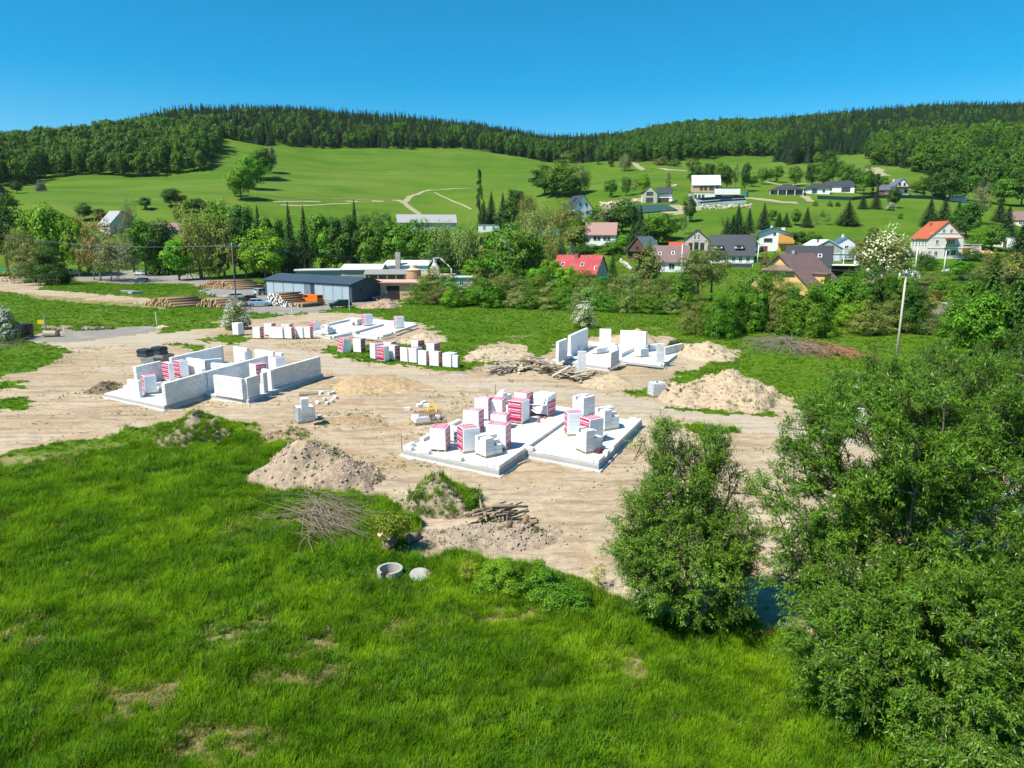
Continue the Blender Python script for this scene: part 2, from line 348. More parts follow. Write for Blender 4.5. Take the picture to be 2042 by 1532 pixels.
    return t.done(t.surf(c, .95, .04, 0, t.bump(h, .9, .16)))
GM = ground_material()
def build_ground():
    az = np.concatenate([np.linspace(-180, -52, 40)[:-1], np.linspace(-52, 52, 400), np.linspace(52, 180, 40)[1:-1]])
    r = [.8, 2.0]
    while r[-1] < 2300:
        q = r[-1]; r.append(q*(1.05 if q < 9 else 1.009 if q < 70 else 1.013 if q < 320 else 1.024))
    r = np.array(r); A = np.radians(az); X = r[:, None]*np.sin(A)[None]; Y = r[:, None]*np.cos(A)[None]
    X, Y = X.ravel(), Y.ravel(); Z = terr(X, Y)
    nr, na = len(r), len(az)
    D, G, RO, DR = masks(X, Y)
    rr = np.hypot(X, Y)
    # wheel ruts and clods give the bare earth real relief near by
    near = sstep(95, 45, rr)
    Z = Z+D*near*((fbm(X*1.7, Y*1.7, 60, 3)-.5)*.13+(fbm(X*.6+Y*.3, Y*2.4-X*.5, 61, 3)-.5)*.14) - D*.02
    Z = Z+(1-D)*(1-G)*near*(fbm(X*1.1, Y*1.1, 62, 3)-.45)*.34
    V = np.stack([X, Y, Z], 1)
    i, j = np.meshgrid(np.arange(nr-1), np.arange(na), indexing='ij'); j2 = (j+1) % na
    F = np.stack([i*na+j, i*na+j2, (i+1)*na+j2, (i+1)*na+j], -1).reshape(-1, 4)[:, ::-1]
    cov = np.stack([D, G, RO, DR], 1)
    fd = D[F].mean(1) > .5; fg = G[F].mean(1) > .5; fr = (RO[F].mean(1) > .5) & fd
    cls = np.where(fg, 2, np.where(fr, 3, np.where(fd, 1, 0)))
    for k, nm in enumerate(('ground', 'bare_ground', 'gravel_yard', 'dirt_road')):
        f = F[cls == k]; u, inv = np.unique(f, return_inverse=True)
        me = np_mesh(nm, V[u], inv.reshape(-1, 4), GM, True, {'cover': cov[u]})
        tag(link(nm, me), kind='structure')
    me = np_mesh('hub', np.stack([X[:na], Y[:na], Z[:na]], 1), np.stack([np.arange(na-2)*0, np.arange(1, na-1), np.arange(2, na)], 1)[:, ::-1], GM, True, {'cover': cov[:na]})
    tag(link('ground_underfoot', me), kind='structure')
build_ground()
print('ground done')
def gz(x, y):
    return tz(x, y)
TRACKM = mat('pale_track', (.30, .275, .165), .95, .1, var=.25, scale=.6)
def track(pts, w, name='dirt_track', m=None, z=.12):
    P = [gat(*p) for p in pts]; Q = []
    for a, b in zip(P, P[1:]):
        n = max(1, int((b-a).length/4))
        for k in range(n): q = a.lerp(b, k/n); Q.append(q)
    Q.append(P[-1]); V = []
    for i, q in enumerate(Q):
        d = (Q[min(i+1, len(Q)-1)]-Q[max(i-1, 0)]).to_2d().normalized(); nrm = Vector((-d.y, d.x))
        ww = w*(.75+.5*random.random())/2
        for s in (-1, -.33, .33, 1):
            x, y = q.x+nrm.x*ww*s, q.y+nrm.y*ww*s; V.append((x, y, tz(x, y)+z))
    F = [(4*i+k, 4*i+k+1, 4*i+k+5, 4*i+k+4) for i in range(len(Q)-1) for k in range(3)]
    tag(link(name, np_mesh(name, V, F, m or TRACKM, True)), kind='structure')
track([(838,430),(822,418),(808,406),(795,400),(782,400)], 4)
track([(806,405),(818,392),(845,382),(860,379)], 3.6)
track([(860,380),(900,377),(945,376)], 1.6)
track([(866,384),(900,400),(940,418)], 1.6)
track([(1235,322),(1270,331),(1330,339),(1370,341)], 5)
track([(1500,358),(1530,363),(1570,372),(1610,366)], 3)
track([(1595,385),(1608,395),(1618,403)], 4)
track([(1735,335),(1742,345),(1750,352)], 14)
track([(545,403),(600,402),(640,403)], 3)
track([(560,409),(600,411),(650,408),(700,406)], 2.2)
track([(690,402),(730,401),(765,402)], 3)
track([(100,404),(200,401),(330,399),(450,398),(560,398),(700,397),(800,397)], .5)
track([(1200,436),(1225,405),(1290,400),(1345,402)], 7, 'stony_bank')
track([(1330,410),(1345,425),(1380,412)], 13, 'gravel_drive')
track([(1385,398),(1440,395),(1500,396),(1560,404),(1590,405)], 7, 'gravel_drive')
# ------------------------------------------------------------------ foliage
LEAF = leafmat('leaves'); BARK = mat('bark', (.16, .12, .085), .9, .1, scale=6, bump=.5)
BARKB = mat('birch_bark', (.45, .42, .38), .8, .1, scale=9, var=.5)
def leaves_to_mesh(name, P, N, size, asp, rng, m, flat=.55, droop=None):
    n = len(P); N = N+rng.normal(0, flat, (n, 3)); N /= np.linalg.norm(N, axis=1)[:, None]+1e-9
    T = rng.normal(0, 1, (n, 3))
    if droop is not None: T = T*.5+droop
    T -= (T*N).sum(1)[:, None]*N; T /= np.linalg.norm(T, axis=1)[:, None]+1e-9; B = np.cross(N, T)
    s = size*rng.uniform(.6, 1.3, n)[:, None] if np.isscalar(size) else size[:, None]
    V = np.empty((n, 4, 3)); V[:, 0] = P-T*s; V[:, 1] = P-B*s*asp+N*s*.15; V[:, 2] = P+T*s; V[:, 3] = P+B*s*asp+N*s*.15
    lr = np.repeat(rng.random(n), 4)
    return np_mesh(name, V.reshape(-1, 3), np.arange(4*n).reshape(-1, 4), m, False, {'lr': lr})
def crown_mesh(name, seed, nclump=60, per=100, leaf=.024, asp=.6, shape='round', clump=.16, m=None, z0=.12, droop=0, asp_clump=.8):
    rng = np.random.default_rng(seed)
    d = rng.normal(0, 1, (nclump, 3)); d /= np.linalg.norm(d, axis=1)[:, None]
    rad = rng.uniform(.45, 1, nclump)**.6
    lump = 1+.22*np.sin(3*np.arctan2(d[:, 1], d[:, 0])+seed)+.12*np.sin(5*d[:, 2]*2+seed)
    C = d*rad[:, None]*lump[:, None]*.40
    hz = C[:, 2]/.40
    if shape == 'round': C[:, 2] = .5+(1-z0)/2*hz*.86; C[:, 2] += z0/2
    if shape == 'bush': C[:, 2] = np.abs(hz)*.86+.04; C[:, :2] *= (1.15-.35*C[:, 2:3])
    if shape == 'oval':
        C[:, 2] = (z0+1)/2+(1-z0)/2*hz*.9; C[:, :2] *= (1.15-.5*np.clip((C[:, 2:3]-.55)*2, 0, 1))
    if shape == 'broad': C[:, 2] = .60+.34*hz; C[:, :2] *= 1.05
    if shape == 'column': t = rng.random(nclump); C[:, 2] = .07+.9*t; C[:, :2] = d[:, :2]*(.38*np.sin(np.pi*np.clip(t*.86+.08, 0, 1))**.7)[:, None]*rad[:, None]
    cr = clump*rng.uniform(.6, 1.25, nclump)
    k = rng.integers(0, nclump, nclump*per); u = rng.normal(0, 1, (len(k), 3)); u /= np.linalg.norm(u, axis=1)[:, None]
    u[:, 2] = np.where(u[:, 2] < -.4, -u[:, 2], u[:, 2])
    rr = cr[k]*rng.uniform(.35, 1.05, len(k))**.5
    P = C[k]+u*rr[:, None]*np.array([1, 1, asp_clump])
    if droop: P[:, 2] -= droop*rng.random(len(k))**1.5*.25
    P[:, 2] = np.maximum(P[:, 2], .01)
    ctr = np.array([0, 0, .45]); N = u*.8+(P-ctr)*1.2+np.array([0, 0, .35])
    return leaves_to_mesh(name, P, N, leaf, asp, rng, m or LEAF, .27, np.array([0, 0, -1.6]) if droop else None)
def spruce_mesh(name, seed, layers=26, m=None, q=7, leaf=.03, rmax=.5, power=.95, z0=.05, droop=.16):
    rng = np.random.default_rng(seed); P = []; N = []; S = []; T = []
    for L in range(layers):
        t = L/(layers-1); z = z0+(1-z0)*t*.985; rr = rmax*(1-t)**power+.012
        nb = int(13*(1-t)+4); a0 = rng.random()*6.28
        for b in range(nb):
            a = a0+b*6.283/nb+rng.normal(0, .12); ln = rr*rng.uniform(.72, 1.12)
            for k in range(q):
                f = (k+.6)/q; 
                for w in (-1, 0, 1):
                    off = w*.32*ln*(1-f)*.5
                    x = math.cos(a)*ln*f-math.sin(a)*off; y = math.sin(a)*ln*f+math.cos(a)*off
                    P.append((x, y, z-droop*ln*f*f*1.6-abs(w)*.01+rng.normal(0, .004))); N.append((math.cos(a)*.5, math.sin(a)*.5, .9)); T.append((math.cos(a), math.sin(a), -.35)); S.append(leaf*(1.2-.5*f)*(.55+.5*(1-t)))
    P = np.array(P); N = np.array(N); T = np.array(T); S = np.array(S)*rng.uniform(.7, 1.3, len(P)); n = len(P)
    N = N+rng.normal(0, .3, (n, 3)); N /= np.linalg.norm(N, axis=1)[:, None]; T = T+rng.normal(0, .25, (n, 3)); T -= (T*N).sum(1)[:, None]*N; T /= np.linalg.norm(T, axis=1)[:, None]; B = np.cross(N, T)
    V = np.empty((n, 4, 3)); s = S[:, None]; V[:, 0] = P-T*s; V[:, 1] = P-B*s*.55; V[:, 2] = P+T*s*1.2; V[:, 3] = P+B*s*.55; V[:, :, 2] = np.maximum(V[:, :, 2], .004)
    return np_mesh(name, V.reshape(-1, 3), np.arange(4*n).reshape(-1, 4), m or LEAF, False, {'lr': np.repeat(rng.random(n), 4)})
def trunk_mesh(name, seed, r=.03, top=.8, limbs=9, z1=.3, spread=.32, m=BARK, stems=1, n=6):
    rnd = random.Random(seed); b = MB()
    for s in range(stems):
        ox, oy = (rnd.uniform(-.05, .05), rnd.uniform(-.05, .05)) if stems > 1 else (0, 0)
        tx, ty = (rnd.uniform(-.22, .22), rnd.uniform(-.22, .22)) if stems > 1 else (rnd.uniform(-.04, .04), rnd.uniform(-.04, .04))
        pts = [Vector((ox+(tx-ox)*(k/5)**1.3, oy+(ty-oy)*(k/5)**1.3, -.02+top*k/5)) for k in range(6)]
        for k in range(5): b.tube(pts[k], pts[k+1], r*(1.15-k*.2)/stems**.4, r*(1.15-(k+1)*.2)/stems**.4, n)
        for l in range(limbs//stems):
            z = z1+(top-z1)*rnd.random()*.9; a = rnd.random()*6.28; f = z/top; i = min(4, int(f*5)); base = pts[i].lerp(pts[i+1], f*5-i)
            ln = spread*rnd.uniform(.6, 1.1); mid = base+Vector((math.cos(a)*ln*.55, math.sin(a)*ln*.55, ln*.35)); end = base+Vector((math.cos(a)*ln, math.sin(a)*ln, ln*.85))
            b.tube(base, mid, r*.38, r*.24, 4); b.tube(mid, end, r*.24, r*.06, 4)
    return b.mesh(name, m, True)
CR = {}
def protos():
    CR['b'] = [(crown_mesh('crown', s, 64, 105, .026, .62, 'round', .17), trunk_mesh('trunk', s, .028, .7)) for s in (1, 2, 3)]
    CR['o'] = [(crown_mesh('crown', s, 70, 95, .024, .62, 'oval', .14), trunk_mesh('trunk', s, .024, .8)) for s in (11, 12)]
    CR['u'] = [(crown_mesh('crown', s, 60, 130, .022, .55, 'bush', .17), trunk_mesh('trunk', s, .018, .5, 9, .1, .3, BARK, 3)) for s in (21, 22, 23)]
    CR['d'] = [(crown_mesh('crown', s, 95, 200, .015, .55, 'bush', .14), trunk_mesh('trunk', s, .018, .5, 9, .1, .3, BARK, 3)) for s in (25, 26)]
    CR['r'] = [(crown_mesh('crown', s, 80, 85, .017, .5, 'bush', .12), trunk_mesh('trunk', s, .010, .8, 30, .1, .25, BARK, 6)) for s in (28, 29)]
    CR['w'] = [(crown_mesh('crown', s, 75, 95, .022, .38, 'round', .13, droop=1.0, asp_clump=1.1), trunk_mesh('trunk', s, .03, .7)) for s in (31, 32)]
    CR['l'] = [(crown_mesh('crown', s, 60, 42, .020, .55, 'oval', .13), trunk_mesh('trunk', s, .014, .92, 20, .12, .26, BARKB, 2)) for s in (41, 42)]
    CR['p'] = [(crown_mesh('crown', s, 90, 60, .024, .7, 'column', .10, asp_clump=.35), trunk_mesh('trunk', s, .05, .8, 0)) for s in (51,)]
    CR['s'] = [(spruce_mesh('crown', s), trunk_mesh('trunk', s, .022, .85, 0)) for s in (61, 62)]
    CR['n'] = [(crown_mesh('crown', s, 60, 75, .020, .35, 'broad', .13, asp_clump=.6), trunk_mesh('trunk', s, .025, .85, 14, .3, .3)) for s in (71, 72)]
    CR['f'] = [(crown_mesh('crown', 81, 70, 110, .018, .6, 'round', .14), trunk_mesh('trunk', 81, .028, .7))]
    CR['g'] = [(crown_mesh('crown', 82, 60, 90, .022, .6, 'bush', .15), trunk_mesh('trunk', 82, .02, .5, 9, .1, .3, BARK, 3))]
protos(); print('protos done')
BLOSSOM = leafmat('blossom', (.70, .70, .60), .3, .15, yel=0)
BLM = {k: crown_mesh('blossom', 90+i, *v, m=BLOSSOM) for i, (k, v) in enumerate({'f': (70, 26, .016, .8, 'round', .15), 'g': (60, 40, .018, .8, 'bush', .165)}.items())}
YBLOSSOM = leafmat('yellow_blossom', (.75, .50, .02), .3, .15, yel=0)
GREENS = {'dark': (.028, .072, .010), 'mid': (.055, .13, .010), 'bright': (.085, .195, .010), 'olive': (.100, .125, .030), 'pale': (.125, .17, .042), 'spruce': (.022, .048, .016), 'blue': (.075, .115, .095), 'grey': (.105, .135, .052), 'rust': (.13, .095, .035), 'yel': (.17, .18, .015)}
KN = {'b': 'broadleaf_tree', 'o': 'broadleaf_tree', 'u': 'bush', 'd': 'bush', 'r': 'willow_shrub', 'w': 'willow_tree', 'l': 'birch_tree', 'p': 'poplar_tree', 's': 'spruce_tree', 'n': 'pine_tree', 'f': 'chestnut_tree', 'g': 'hawthorn_bush'}
CATS = {'bush': 'bush', 'willow_shrub': 'bush', 'hawthorn_bush': 'bush'}
TREES = []
def tree(px, base, top, w, kind, col, where, at_=None, jit=.12, adj=None):
    P = gat(px, base) if at_ is None else at_
    d = P.y*CT+(CAM_H-P.z)*ST; h = max(.6, zat(top, P.y)-P.z); wd = w*d/FPX*(1.3 if kind == 's' else 1)
    rnd = random.Random(int(px*7+base*13+top)); c, t = rnd.choice(CR[kind])
    e = empty(KN[kind], P, rnd.random()*6.28)
    c = link('crown', c, e, scale=(wd*.95, wd*.95, h*1.04)); t = link('trunk', t, e, scale=(max(wd, h*.45),)*2+(h,))
    g = [1.7*q for q in GREENS[col]]; j = [1+rnd.uniform(-jit, jit) for _ in range(3)]; c.color = (g[0]*j[0], g[1]*j[1], g[2]*j[2], 1)
    if kind in BLM: link('blossom', BLM[kind], e, scale=(wd*.99, wd*.99, h*1.07))
    TREES.append((e, px, kind, col, where)); return e
# ------------------------------------------------------------------ building site: blocks, slabs, pallets
M_BLK = mat('aerated_block', (.76, .76, .75), .9, .15, var=.05, scale=5, bump=.25, bdist=.01, objvar=.16, dirt=.22)
M_BLK2 = mat('aerated_block_far', (.76, .76, .75), .9, .15, var=.06, scale=3)
M_CONC = mat('concrete', (.40, .40, .37), .9, .15, var=.22, scale=2.2, bump=.4, bdist=.01)
M_SCREED = mat('screed', (.56, .57, .57), .85, .2, var=.10, scale=.9, bump=.2, bdist=.006, dirt=.35)
M_MORTAR = mat('mortar', (.38, .38, .36), .95, .1)
M_FILM = mat('stretch_film', (.82, .83, .84), .28, .5, var=.07, scale=2.5, bump=.9, bdist=.03, dirt=.18)
M_RED = mat('printed_red', (.42, .010, .07), .35, .45, var=.22, scale=5, bump=.7, bdist=.02)
M_LET = mat('printed_white', (.80, .70, .72), .4, .4, var=.05)
M_WOOD = mat('pale_wood', (.42, .32, .21), .8, .2, var=.25, scale=6)
M_WOOD2 = mat('grey_wood', (.30, .26, .21), .85, .15, var=.4, scale=5)
M_BLACK = mat('black_plastic', (.02, .02, .022), .5, .4)
M_STEEL = mat('galvanised', (.45, .46, .47), .45, .5, metal=.7)
BLOCKMESH = {}
def blockmesh(l, t, h, far=False):
    k = (round(l, 2), round(t, 2), round(h, 3), far)
    if k not in BLOCKMESH:
        b = MB(); g = .010; b.box(g, -t/2, g*.6, l-g, t/2, h-g*.6); BLOCKMESH[k] = b.mesh('block', M_BLK2 if far else M_BLK)
    return BLOCKMESH[k]
COUNT = {}
def block_wall(thing, p0, p1, z0, h, t=.3, L=.6, H=.25, far=False, limit=300, name='wall', ragged=0):
    """A straight wall of laid blocks from p0 to p1 (world xy): mortar core, one object per block up to the limit"""
    p0 = Vector(p0[:2]); p1 = Vector(p1[:2]); d = p1-p0; ln = d.length; a = math.atan2(d.y, d.x)
    Mi = thing.matrix_world.inverted() if thing else Matrix()
    core = MB(); e = .02; core.box(e, -t/2+e, 0, ln-e, t/2-e, h-e)
    w = core.build(name, M_MORTAR); w.parent = thing; w.matrix_basis = Mi @ (Matrix.Translation((p0.x, p0.y, z0)) @ Matrix.Rotation(a, 4, 'Z'))
    rows = max(1, round(h/H)); hh = h/rows; bulk = MB(); rnd = random.Random(int(p0.x*100))
    for r in range(rows):
        x = 0; off = L/2 if r % 2 else L; lim = ln-(rnd.uniform(0, ragged) if r >= rows-2 else 0)
        while x < lim-.05:
            l = min(off if x == 0 else L, ln-x); 
            if ln-x-l < .12: l = ln-x
            n = COUNT.get(thing.name, 0)
            if n < limit:
                o = link('block', blockmesh(l, t, hh), w, loc=(x, 0, r*hh)); COUNT[thing.name] = n+1
            else: g = .006; bulk.box(x+g, -t/2, r*hh+g, x+l-g, t/2, (r+1)*hh-g)
            x += l
    if bulk.v: tag(bulk.build('block', M_BLK2 if far else M_BLK, w), kind='stuff')
    return w
def slab(name, label, poly, z1, z0=-.25, foot=True, cat='foundation slab'):
    c = Vector((sum(p[0] for p in poly)/len(poly), sum(p[1] for p in poly)/len(poly), 0))
    e = empty(name, c, 0, label, cat); L = [(p[0]-c.x, p[1]-c.y) for p in poly]
    bpy.context.view_layer.update()
    MB().prism(L, z0, z1-.06, 'z').build('plinth', M_CONC, e)
    n = len(L); A = sum(L[i][0]*L[(i+1) % n][1]-L[(i+1) % n][0]*L[i][1] for i in range(n)); sgn = 1 if A > 0 else -1
    def offs(dist):
        out = []
        for i in range(n):
            p, q, r = Vector(L[i-1]), Vector(L[i]), Vector(L[(i+1) % n]); a = (q-p).normalized(); b = (r-q).normalized()
            na = Vector((a.y, -a.x))*sgn; nb = Vector((b.y, -b.x))*sgn; m = (na+nb); m /= max(.3, m.length_squared/2)
            out.append(tuple(q+m*dist))
        return out
    MB().prism(offs(-.03), z1-.061, z1, 'z').build('floor', M_SCREED, e)
    if foot: MB().prism(offs(.16), z0-.1, .035, 'z').build('footing', M_SCREED, e)
    # groove between the two courses of the plinth
    MB().prism(offs(.012), z1*.45, z1*.45+.02, 'z').build('joint', M_MORTAR, e)
    return e
def film_prints(e, face, w, h, z0, seed=0, dull=False):
    """printed red film on one face of the stack; face = (origin, direction) in local xy"""
    (ox, oy), (dx, dy) = face; nx, ny = dy, -dx
    M = Matrix(((dx, -nx, 0, ox), (dy, -ny, 0, oy), (0, 0, 1, 0), (0, 0, 0, 1)))
    f = MB(); f.box(.04, -.006, z0+.05, w-.04, .0, z0+h-.02, M); f = f.build('printed_film', M_RED, e)
    t = MB(); p = .36; k = 0; z = z0+h-.12
    while z-p*.75 > z0+.02:
        t.box(.10, -.009, z-.15, .22, -.006, z-.03, M)             # square emblem
        x = .27
        while x < w-.14:                                           # word, too blurred in the picture to spell
            wl = .055; t.box(x, -.009, z-.10, x+wl, -.006, z-.045, M); x += wl+.012
        t.box(.27, -.009, z-.145, w-.14, -.006, z-.128, M)
        t.box(.05, -.009, z-.245, w-.05, -.006, z-.22, M)
        z -= p
    t.build('lettering', M_LET, f); return f
def top_print(e, x0, y0, x1, y1, z, along='x'):
    f = MB().box(x0, y0, z, x1, y1, z+.006).build('printed_film', M_RED, e); t = MB()
    n = 4
    for k in range(n):
        q = (k+.75)/n
        if along == 'x': t.box(x0+(x1-x0)*q-.025, y0+.02, z+.006, x0+(x1-x0)*q+.02, y1-.02, z+.009)
        else: t.box(x0+.02, y0+(y1-y0)*q-.025, z+.006, x1-.02, y0+(y1-y0)*q+.02, z+.009)
    for k in range(n):
        q = (k+.35)/n
        if along == 'x': t.box(x0+(x1-x0)*q-.03, y0+(y1-y0)*.15, z+.006, x0+(x1-x0)*q, y0+(y1-y0)*.8, z+.009)
        else: t.box(x0+(x1-x0)*.15, y0+(y1-y0)*q-.03, z+.006, x0+(x1-x0)*.8, y0+(y1-y0)*q, z+.009)
    t.build('lettering', M_LET, f)
def deck(e, a, b, z=0, m=None):
    d = MB()
    for k in range(3): y = (a-.1)*k/2; d.box(.01, y, z, b-.01, y+.1, z+.10)
    n = 6
    for k in range(n): x = (b-.12)*k/(n-1); d.box(x, 0, z+.101, x+.12, a, z+.125)
    return d.build('wooden_pallet', m or M_WOOD, e)
def pallet_frame(corner, other, side, z):
    c = at(*corner, z); o = at(*other, z); v = o-c; a = math.atan2(v.y, v.x)
    return c, (a if side == 'R' else a-math.pi/2)
def wrapped(corner, other, side, z, label, a=1.0, b=1.2, h=1.35, red='', top=True, tilt=0, ratio=None, group='shrink-wrapped block pallets', lift=0, psi=None, stripe='x'):
    """stack under white stretch film; corner = lowest front corner in the picture"""
    c, ang = pallet_frame(corner, other, side, z); ang = ang if psi is None else psi
    if z < .1: c.z = tz(c.x, c.y)
    e = empty('block_pallet', c, ang, label, 'block pallet', group)
    if tilt: e.rotation_euler = (tilt*.6, tilt, ang)
    deck(e, a, b)
    s = MB(); z0 = .127; r = .035; n = max(2, round(h/.25)); nn = h/n
    # film is drawn in a little at every course: a ring profile
    prof = []
    for k in range(n): prof += [(0, z0+nn*k+.015), (0, z0+nn*(k+1)-.015)]; prof += [(.016, z0+nn*(k+1))] if k < n-1 else []
    prof[-1] = (0, z0+h-r); prof += [(r*.3, z0+h-r*.3), (r, z0+h)]
    base = len(s.v)
    for (ins, zz) in prof:
        x0, y0, x1, y1 = ins, ins, b-ins, a-ins
        s.v += [(x0+r, y0, zz), (x1-r, y0, zz), (x1, y0+r, zz), (x1, y1-r, zz), (x1-r, y1, zz), (x0+r, y1, zz), (x0, y1-r, zz), (x0, y0+r, zz)]
    for j in range(len(prof)-1):
        for k in range(8): s.f.append((base+j*8+k, base+j*8+(k+1) % 8, base+(j+1)*8+(k+1) % 8, base+(j+1)*8+k))
    s.f.append(tuple(base+7-k for k in range(8))); s.f.append(tuple(base+(len(prof)-1)*8+k for k in range(8)))
    s.build('wrapped_stack', M_FILM, e)
    if 'R' in red: film_prints(e, ((0, 0), (1, 0)), b, h, z0)
    if 'L' in red: film_prints(e, ((0, a), (0, -1)), a, h, z0)
    if 'E' in red: film_prints(e, ((b, 0), (0, 1)), a, h, z0)
    if top: top_print(e, .06, .06, b-.06, a-.06, z0+h, stripe)
    return e
def loose(corner, other, side, z, label, nx=2, ny=4, nz=4, L=.6, T=.25, H=.25, drop=(), sheet=False, group='opened stacks of white blocks', psi=None):
    c, ang = pallet_frame(corner, other, side, z); ang = ang if psi is None else psi
    if z < .1: c.z = tz(c.x, c.y)
    e = empty('opened_pallet', c, ang, label, 'block pallet', group); a = ny*T; b = nx*L; deck(e, a, b); rnd = random.Random(int(corner[0]))
    for k in range(nz):
        for i in range(nx):
            for j in range(ny):
                if (i, j, k) in drop or (k == nz-1 and (i+j) % 3 == 2): continue
                link('block', blockmesh(L, T, H), e, loc=(i*L+rnd.uniform(-.006, .006), j*T+T/2+rnd.uniform(-.005, .005), .127+k*H))
    return e
ZS = .35
# --- near slab
P_A, P_B = at(803, 908), at(995, 950)
ua = (P_A-P_B).normalized(); ub = (at(1278, 853)-at(1197, 935)).normalized()
def nb(a, b): q = P_B+ua*a+ub*b; return (q.x, q.y)
LA = (P_A-P_B).length; _M = Matrix(((ua.x, ub.x), (ua.y, ub.y))).inverted(); (aC, bC), (aE, bE), (aF, bF) = [tuple(_M@(at(*q)-P_B).to_2d()) for q in ((1052, 915), (1197, 935), (1278, 853))]
bC = (bC+bE)/2
bTop = bF+.3
print('near slab', LA, bC, aE, bE, bF)
slabA = slab('house_slab', 'nearest house foundation slab crowded with red and white block pallets', [nb(0, 0), nb(0, bC), nb(aE, bC), nb(aE, bTop), nb(LA, bTop), nb(LA, 0)], ZS)
def strip(th, p, q, gaps=(), h=.22, t=.28, z=ZS, **kw):
    p = Vector(p); q = Vector(q); ln = (q-p).length; cuts = [0]+[g for ab in gaps for g in ab]+[1]
    for i in range(0, len(cuts), 2):
        if (cuts[i+1]-cuts[i])*ln > .2: block_wall(th, p.lerp(q, cuts[i]), p.lerp(q, cuts[i+1]), z, h, t, name='upstand', H=h, **kw)
i_ = .15
strip(slabA, nb(LA-.05, i_), nb(.3, i_), gaps=((.10, .18), (.30, .50), (.66, .84)))
strip(slabA, nb(i_, .02), nb(i_, bC-.1)); 
strip(slabA, nb(.3, bC+i_), nb(aE+.3, bC+i_), gaps=((.16, .28),))
strip(slabA, nb(aE+i_, bC+.02), nb(aE+i_, bTop-.05), gaps=((.12, .17), (.22, .30)))
strip(slabA, nb(i_, bC+.35), nb(i_, bTop*.88))
strip(slabA, nb(LA-i_, .35), nb(LA-i_, bTop-.4), gaps=((.05, .12), (.5, .8)))
strip(slabA, nb(aE+.35, bTop-i_), nb(LA-.4, bTop-i_), gaps=((.05, .35), (.6, .75)))
def z1(x, y): return (840+x/9.28, 770+y/9.28)
def z4(x, y): return (780+x/3.927, 740+y/3.927)
Z = ZS
WP = [ # corner, other, side, kwargs, label
 ((889.5,902),(857,900.5),'L',dict(red='RE', h=1.25, a=.95, b=1.15), 'leftmost wrapped pallet on the near slab, white front with red top'),
 ((923.9,906),(907.5,893),'L',dict(red='L', h=1.35, a=1.0, b=1.05), 'wrapped pallet with bright red printed side, second from left on the near slab'),
 ((1009,899),(1022,887),'R',dict(red='R', h=1.35, a=1.25, b=1.0), 'wrapped pallet with dull red right side, behind the opened white stack'),
 ((955,864.5),(931,862),'L',dict(red='R', h=1.3, a=1.1, b=.9), 'wrapped pallet with pinkish right side in the middle left of the near slab'),
 ((1010,857),(984,855),'L',dict(red='R', h=.8, a=1.1, b=.9), 'half height wrapped pallet with striped red top on the near slab'),
 ((974,840),(950,838),'L',dict(red='R', h=1.4, a=1.0, b=.75), 'left of two touching wrapped pallets at the back of the near slab'),
 ((1002,838),(977,836.5),'L',dict(red='R', h=1.25, a=1.0, b=1.1), 'right of two touching wrapped pallets with dark red side, near slab'),
 ((1041,847),(1013,843),'L',dict(red='L', h=1.4, a=1.1, b=1.1), 'upright wrapped pallet with brightest red front and white right side, near slab'),
 ((1050,833),(1067,824),'R',dict(red='R', h=1.55, a=.95, b=1.05), 'tall wrapped pallet with torn red side beside the sheeted one'),
 ((1131.4,871),(1123,862),'L',dict(red='L', h=1.35, a=.8, b=1.05), 'wrapped pallet with narrow red left face on the right wing of the slab'),
 ((1175,887),(1157,880),'L',dict(red='L', h=1.4, a=.95, b=1.1), 'wrapped pallet with red left face just behind the front right stack'),
]
for co, ot, sd_, kw, lb in WP: wrapped(co, ot, sd_, Z, lb, **kw)
loose((968.5,915), (946,906), 'L', Z, 'opened stack of white blocks at the front of the near slab', 2, 4, 4, drop=[(1,0,3),(1,1,3),(1,0,2)])
loose((1168.3,906.5), (1144,896), 'L', Z, 'opened stack of white blocks on a pallet at the front right of the slab', 2, 4, 5, drop=[(1,3,4),(1,2,4),(1,0,4),(1,0,3),(1,1,3)])
loose((1163,833), (1178,829), 'R', Z, 'bare white block stack behind the narrow red pallet, right wing', 2, 4, 5)
loose((1205,861), (1228,857), 'R', Z, 'white block stack under a slipped sheet at the back right of the slab', 2, 4, 5, drop=[(1,0,4),(1,1,4),(1,0,3)])
loose((1003,808), (1014,804), 'R', Z, 'low stack of white blocks at the far back edge of the near slab', 2, 3, 3, drop=[(1,0,2),(1,1,2)])
# U-shaped trough blocks
e = empty('trough_block_stack', at(905, 884, Z), R(45), 'stack of hollow white trough blocks lying behind the leftmost pallet', 'block pallet')
deck(e, 1.2, 1.2); 
TB = MB().prism([(0, 0), (.30, 0), (.30, .24), (.24, .24), (.24, .07), (.06, .07), (.06, .24), (0, .24)], 0, 1.19, 'y').mesh('block', M_BLK)
for k in range(3):
    for j in range(4 if k < 2 else 2): link('block', TB, e, loc=(.3*j, 0, .127+.245*k))
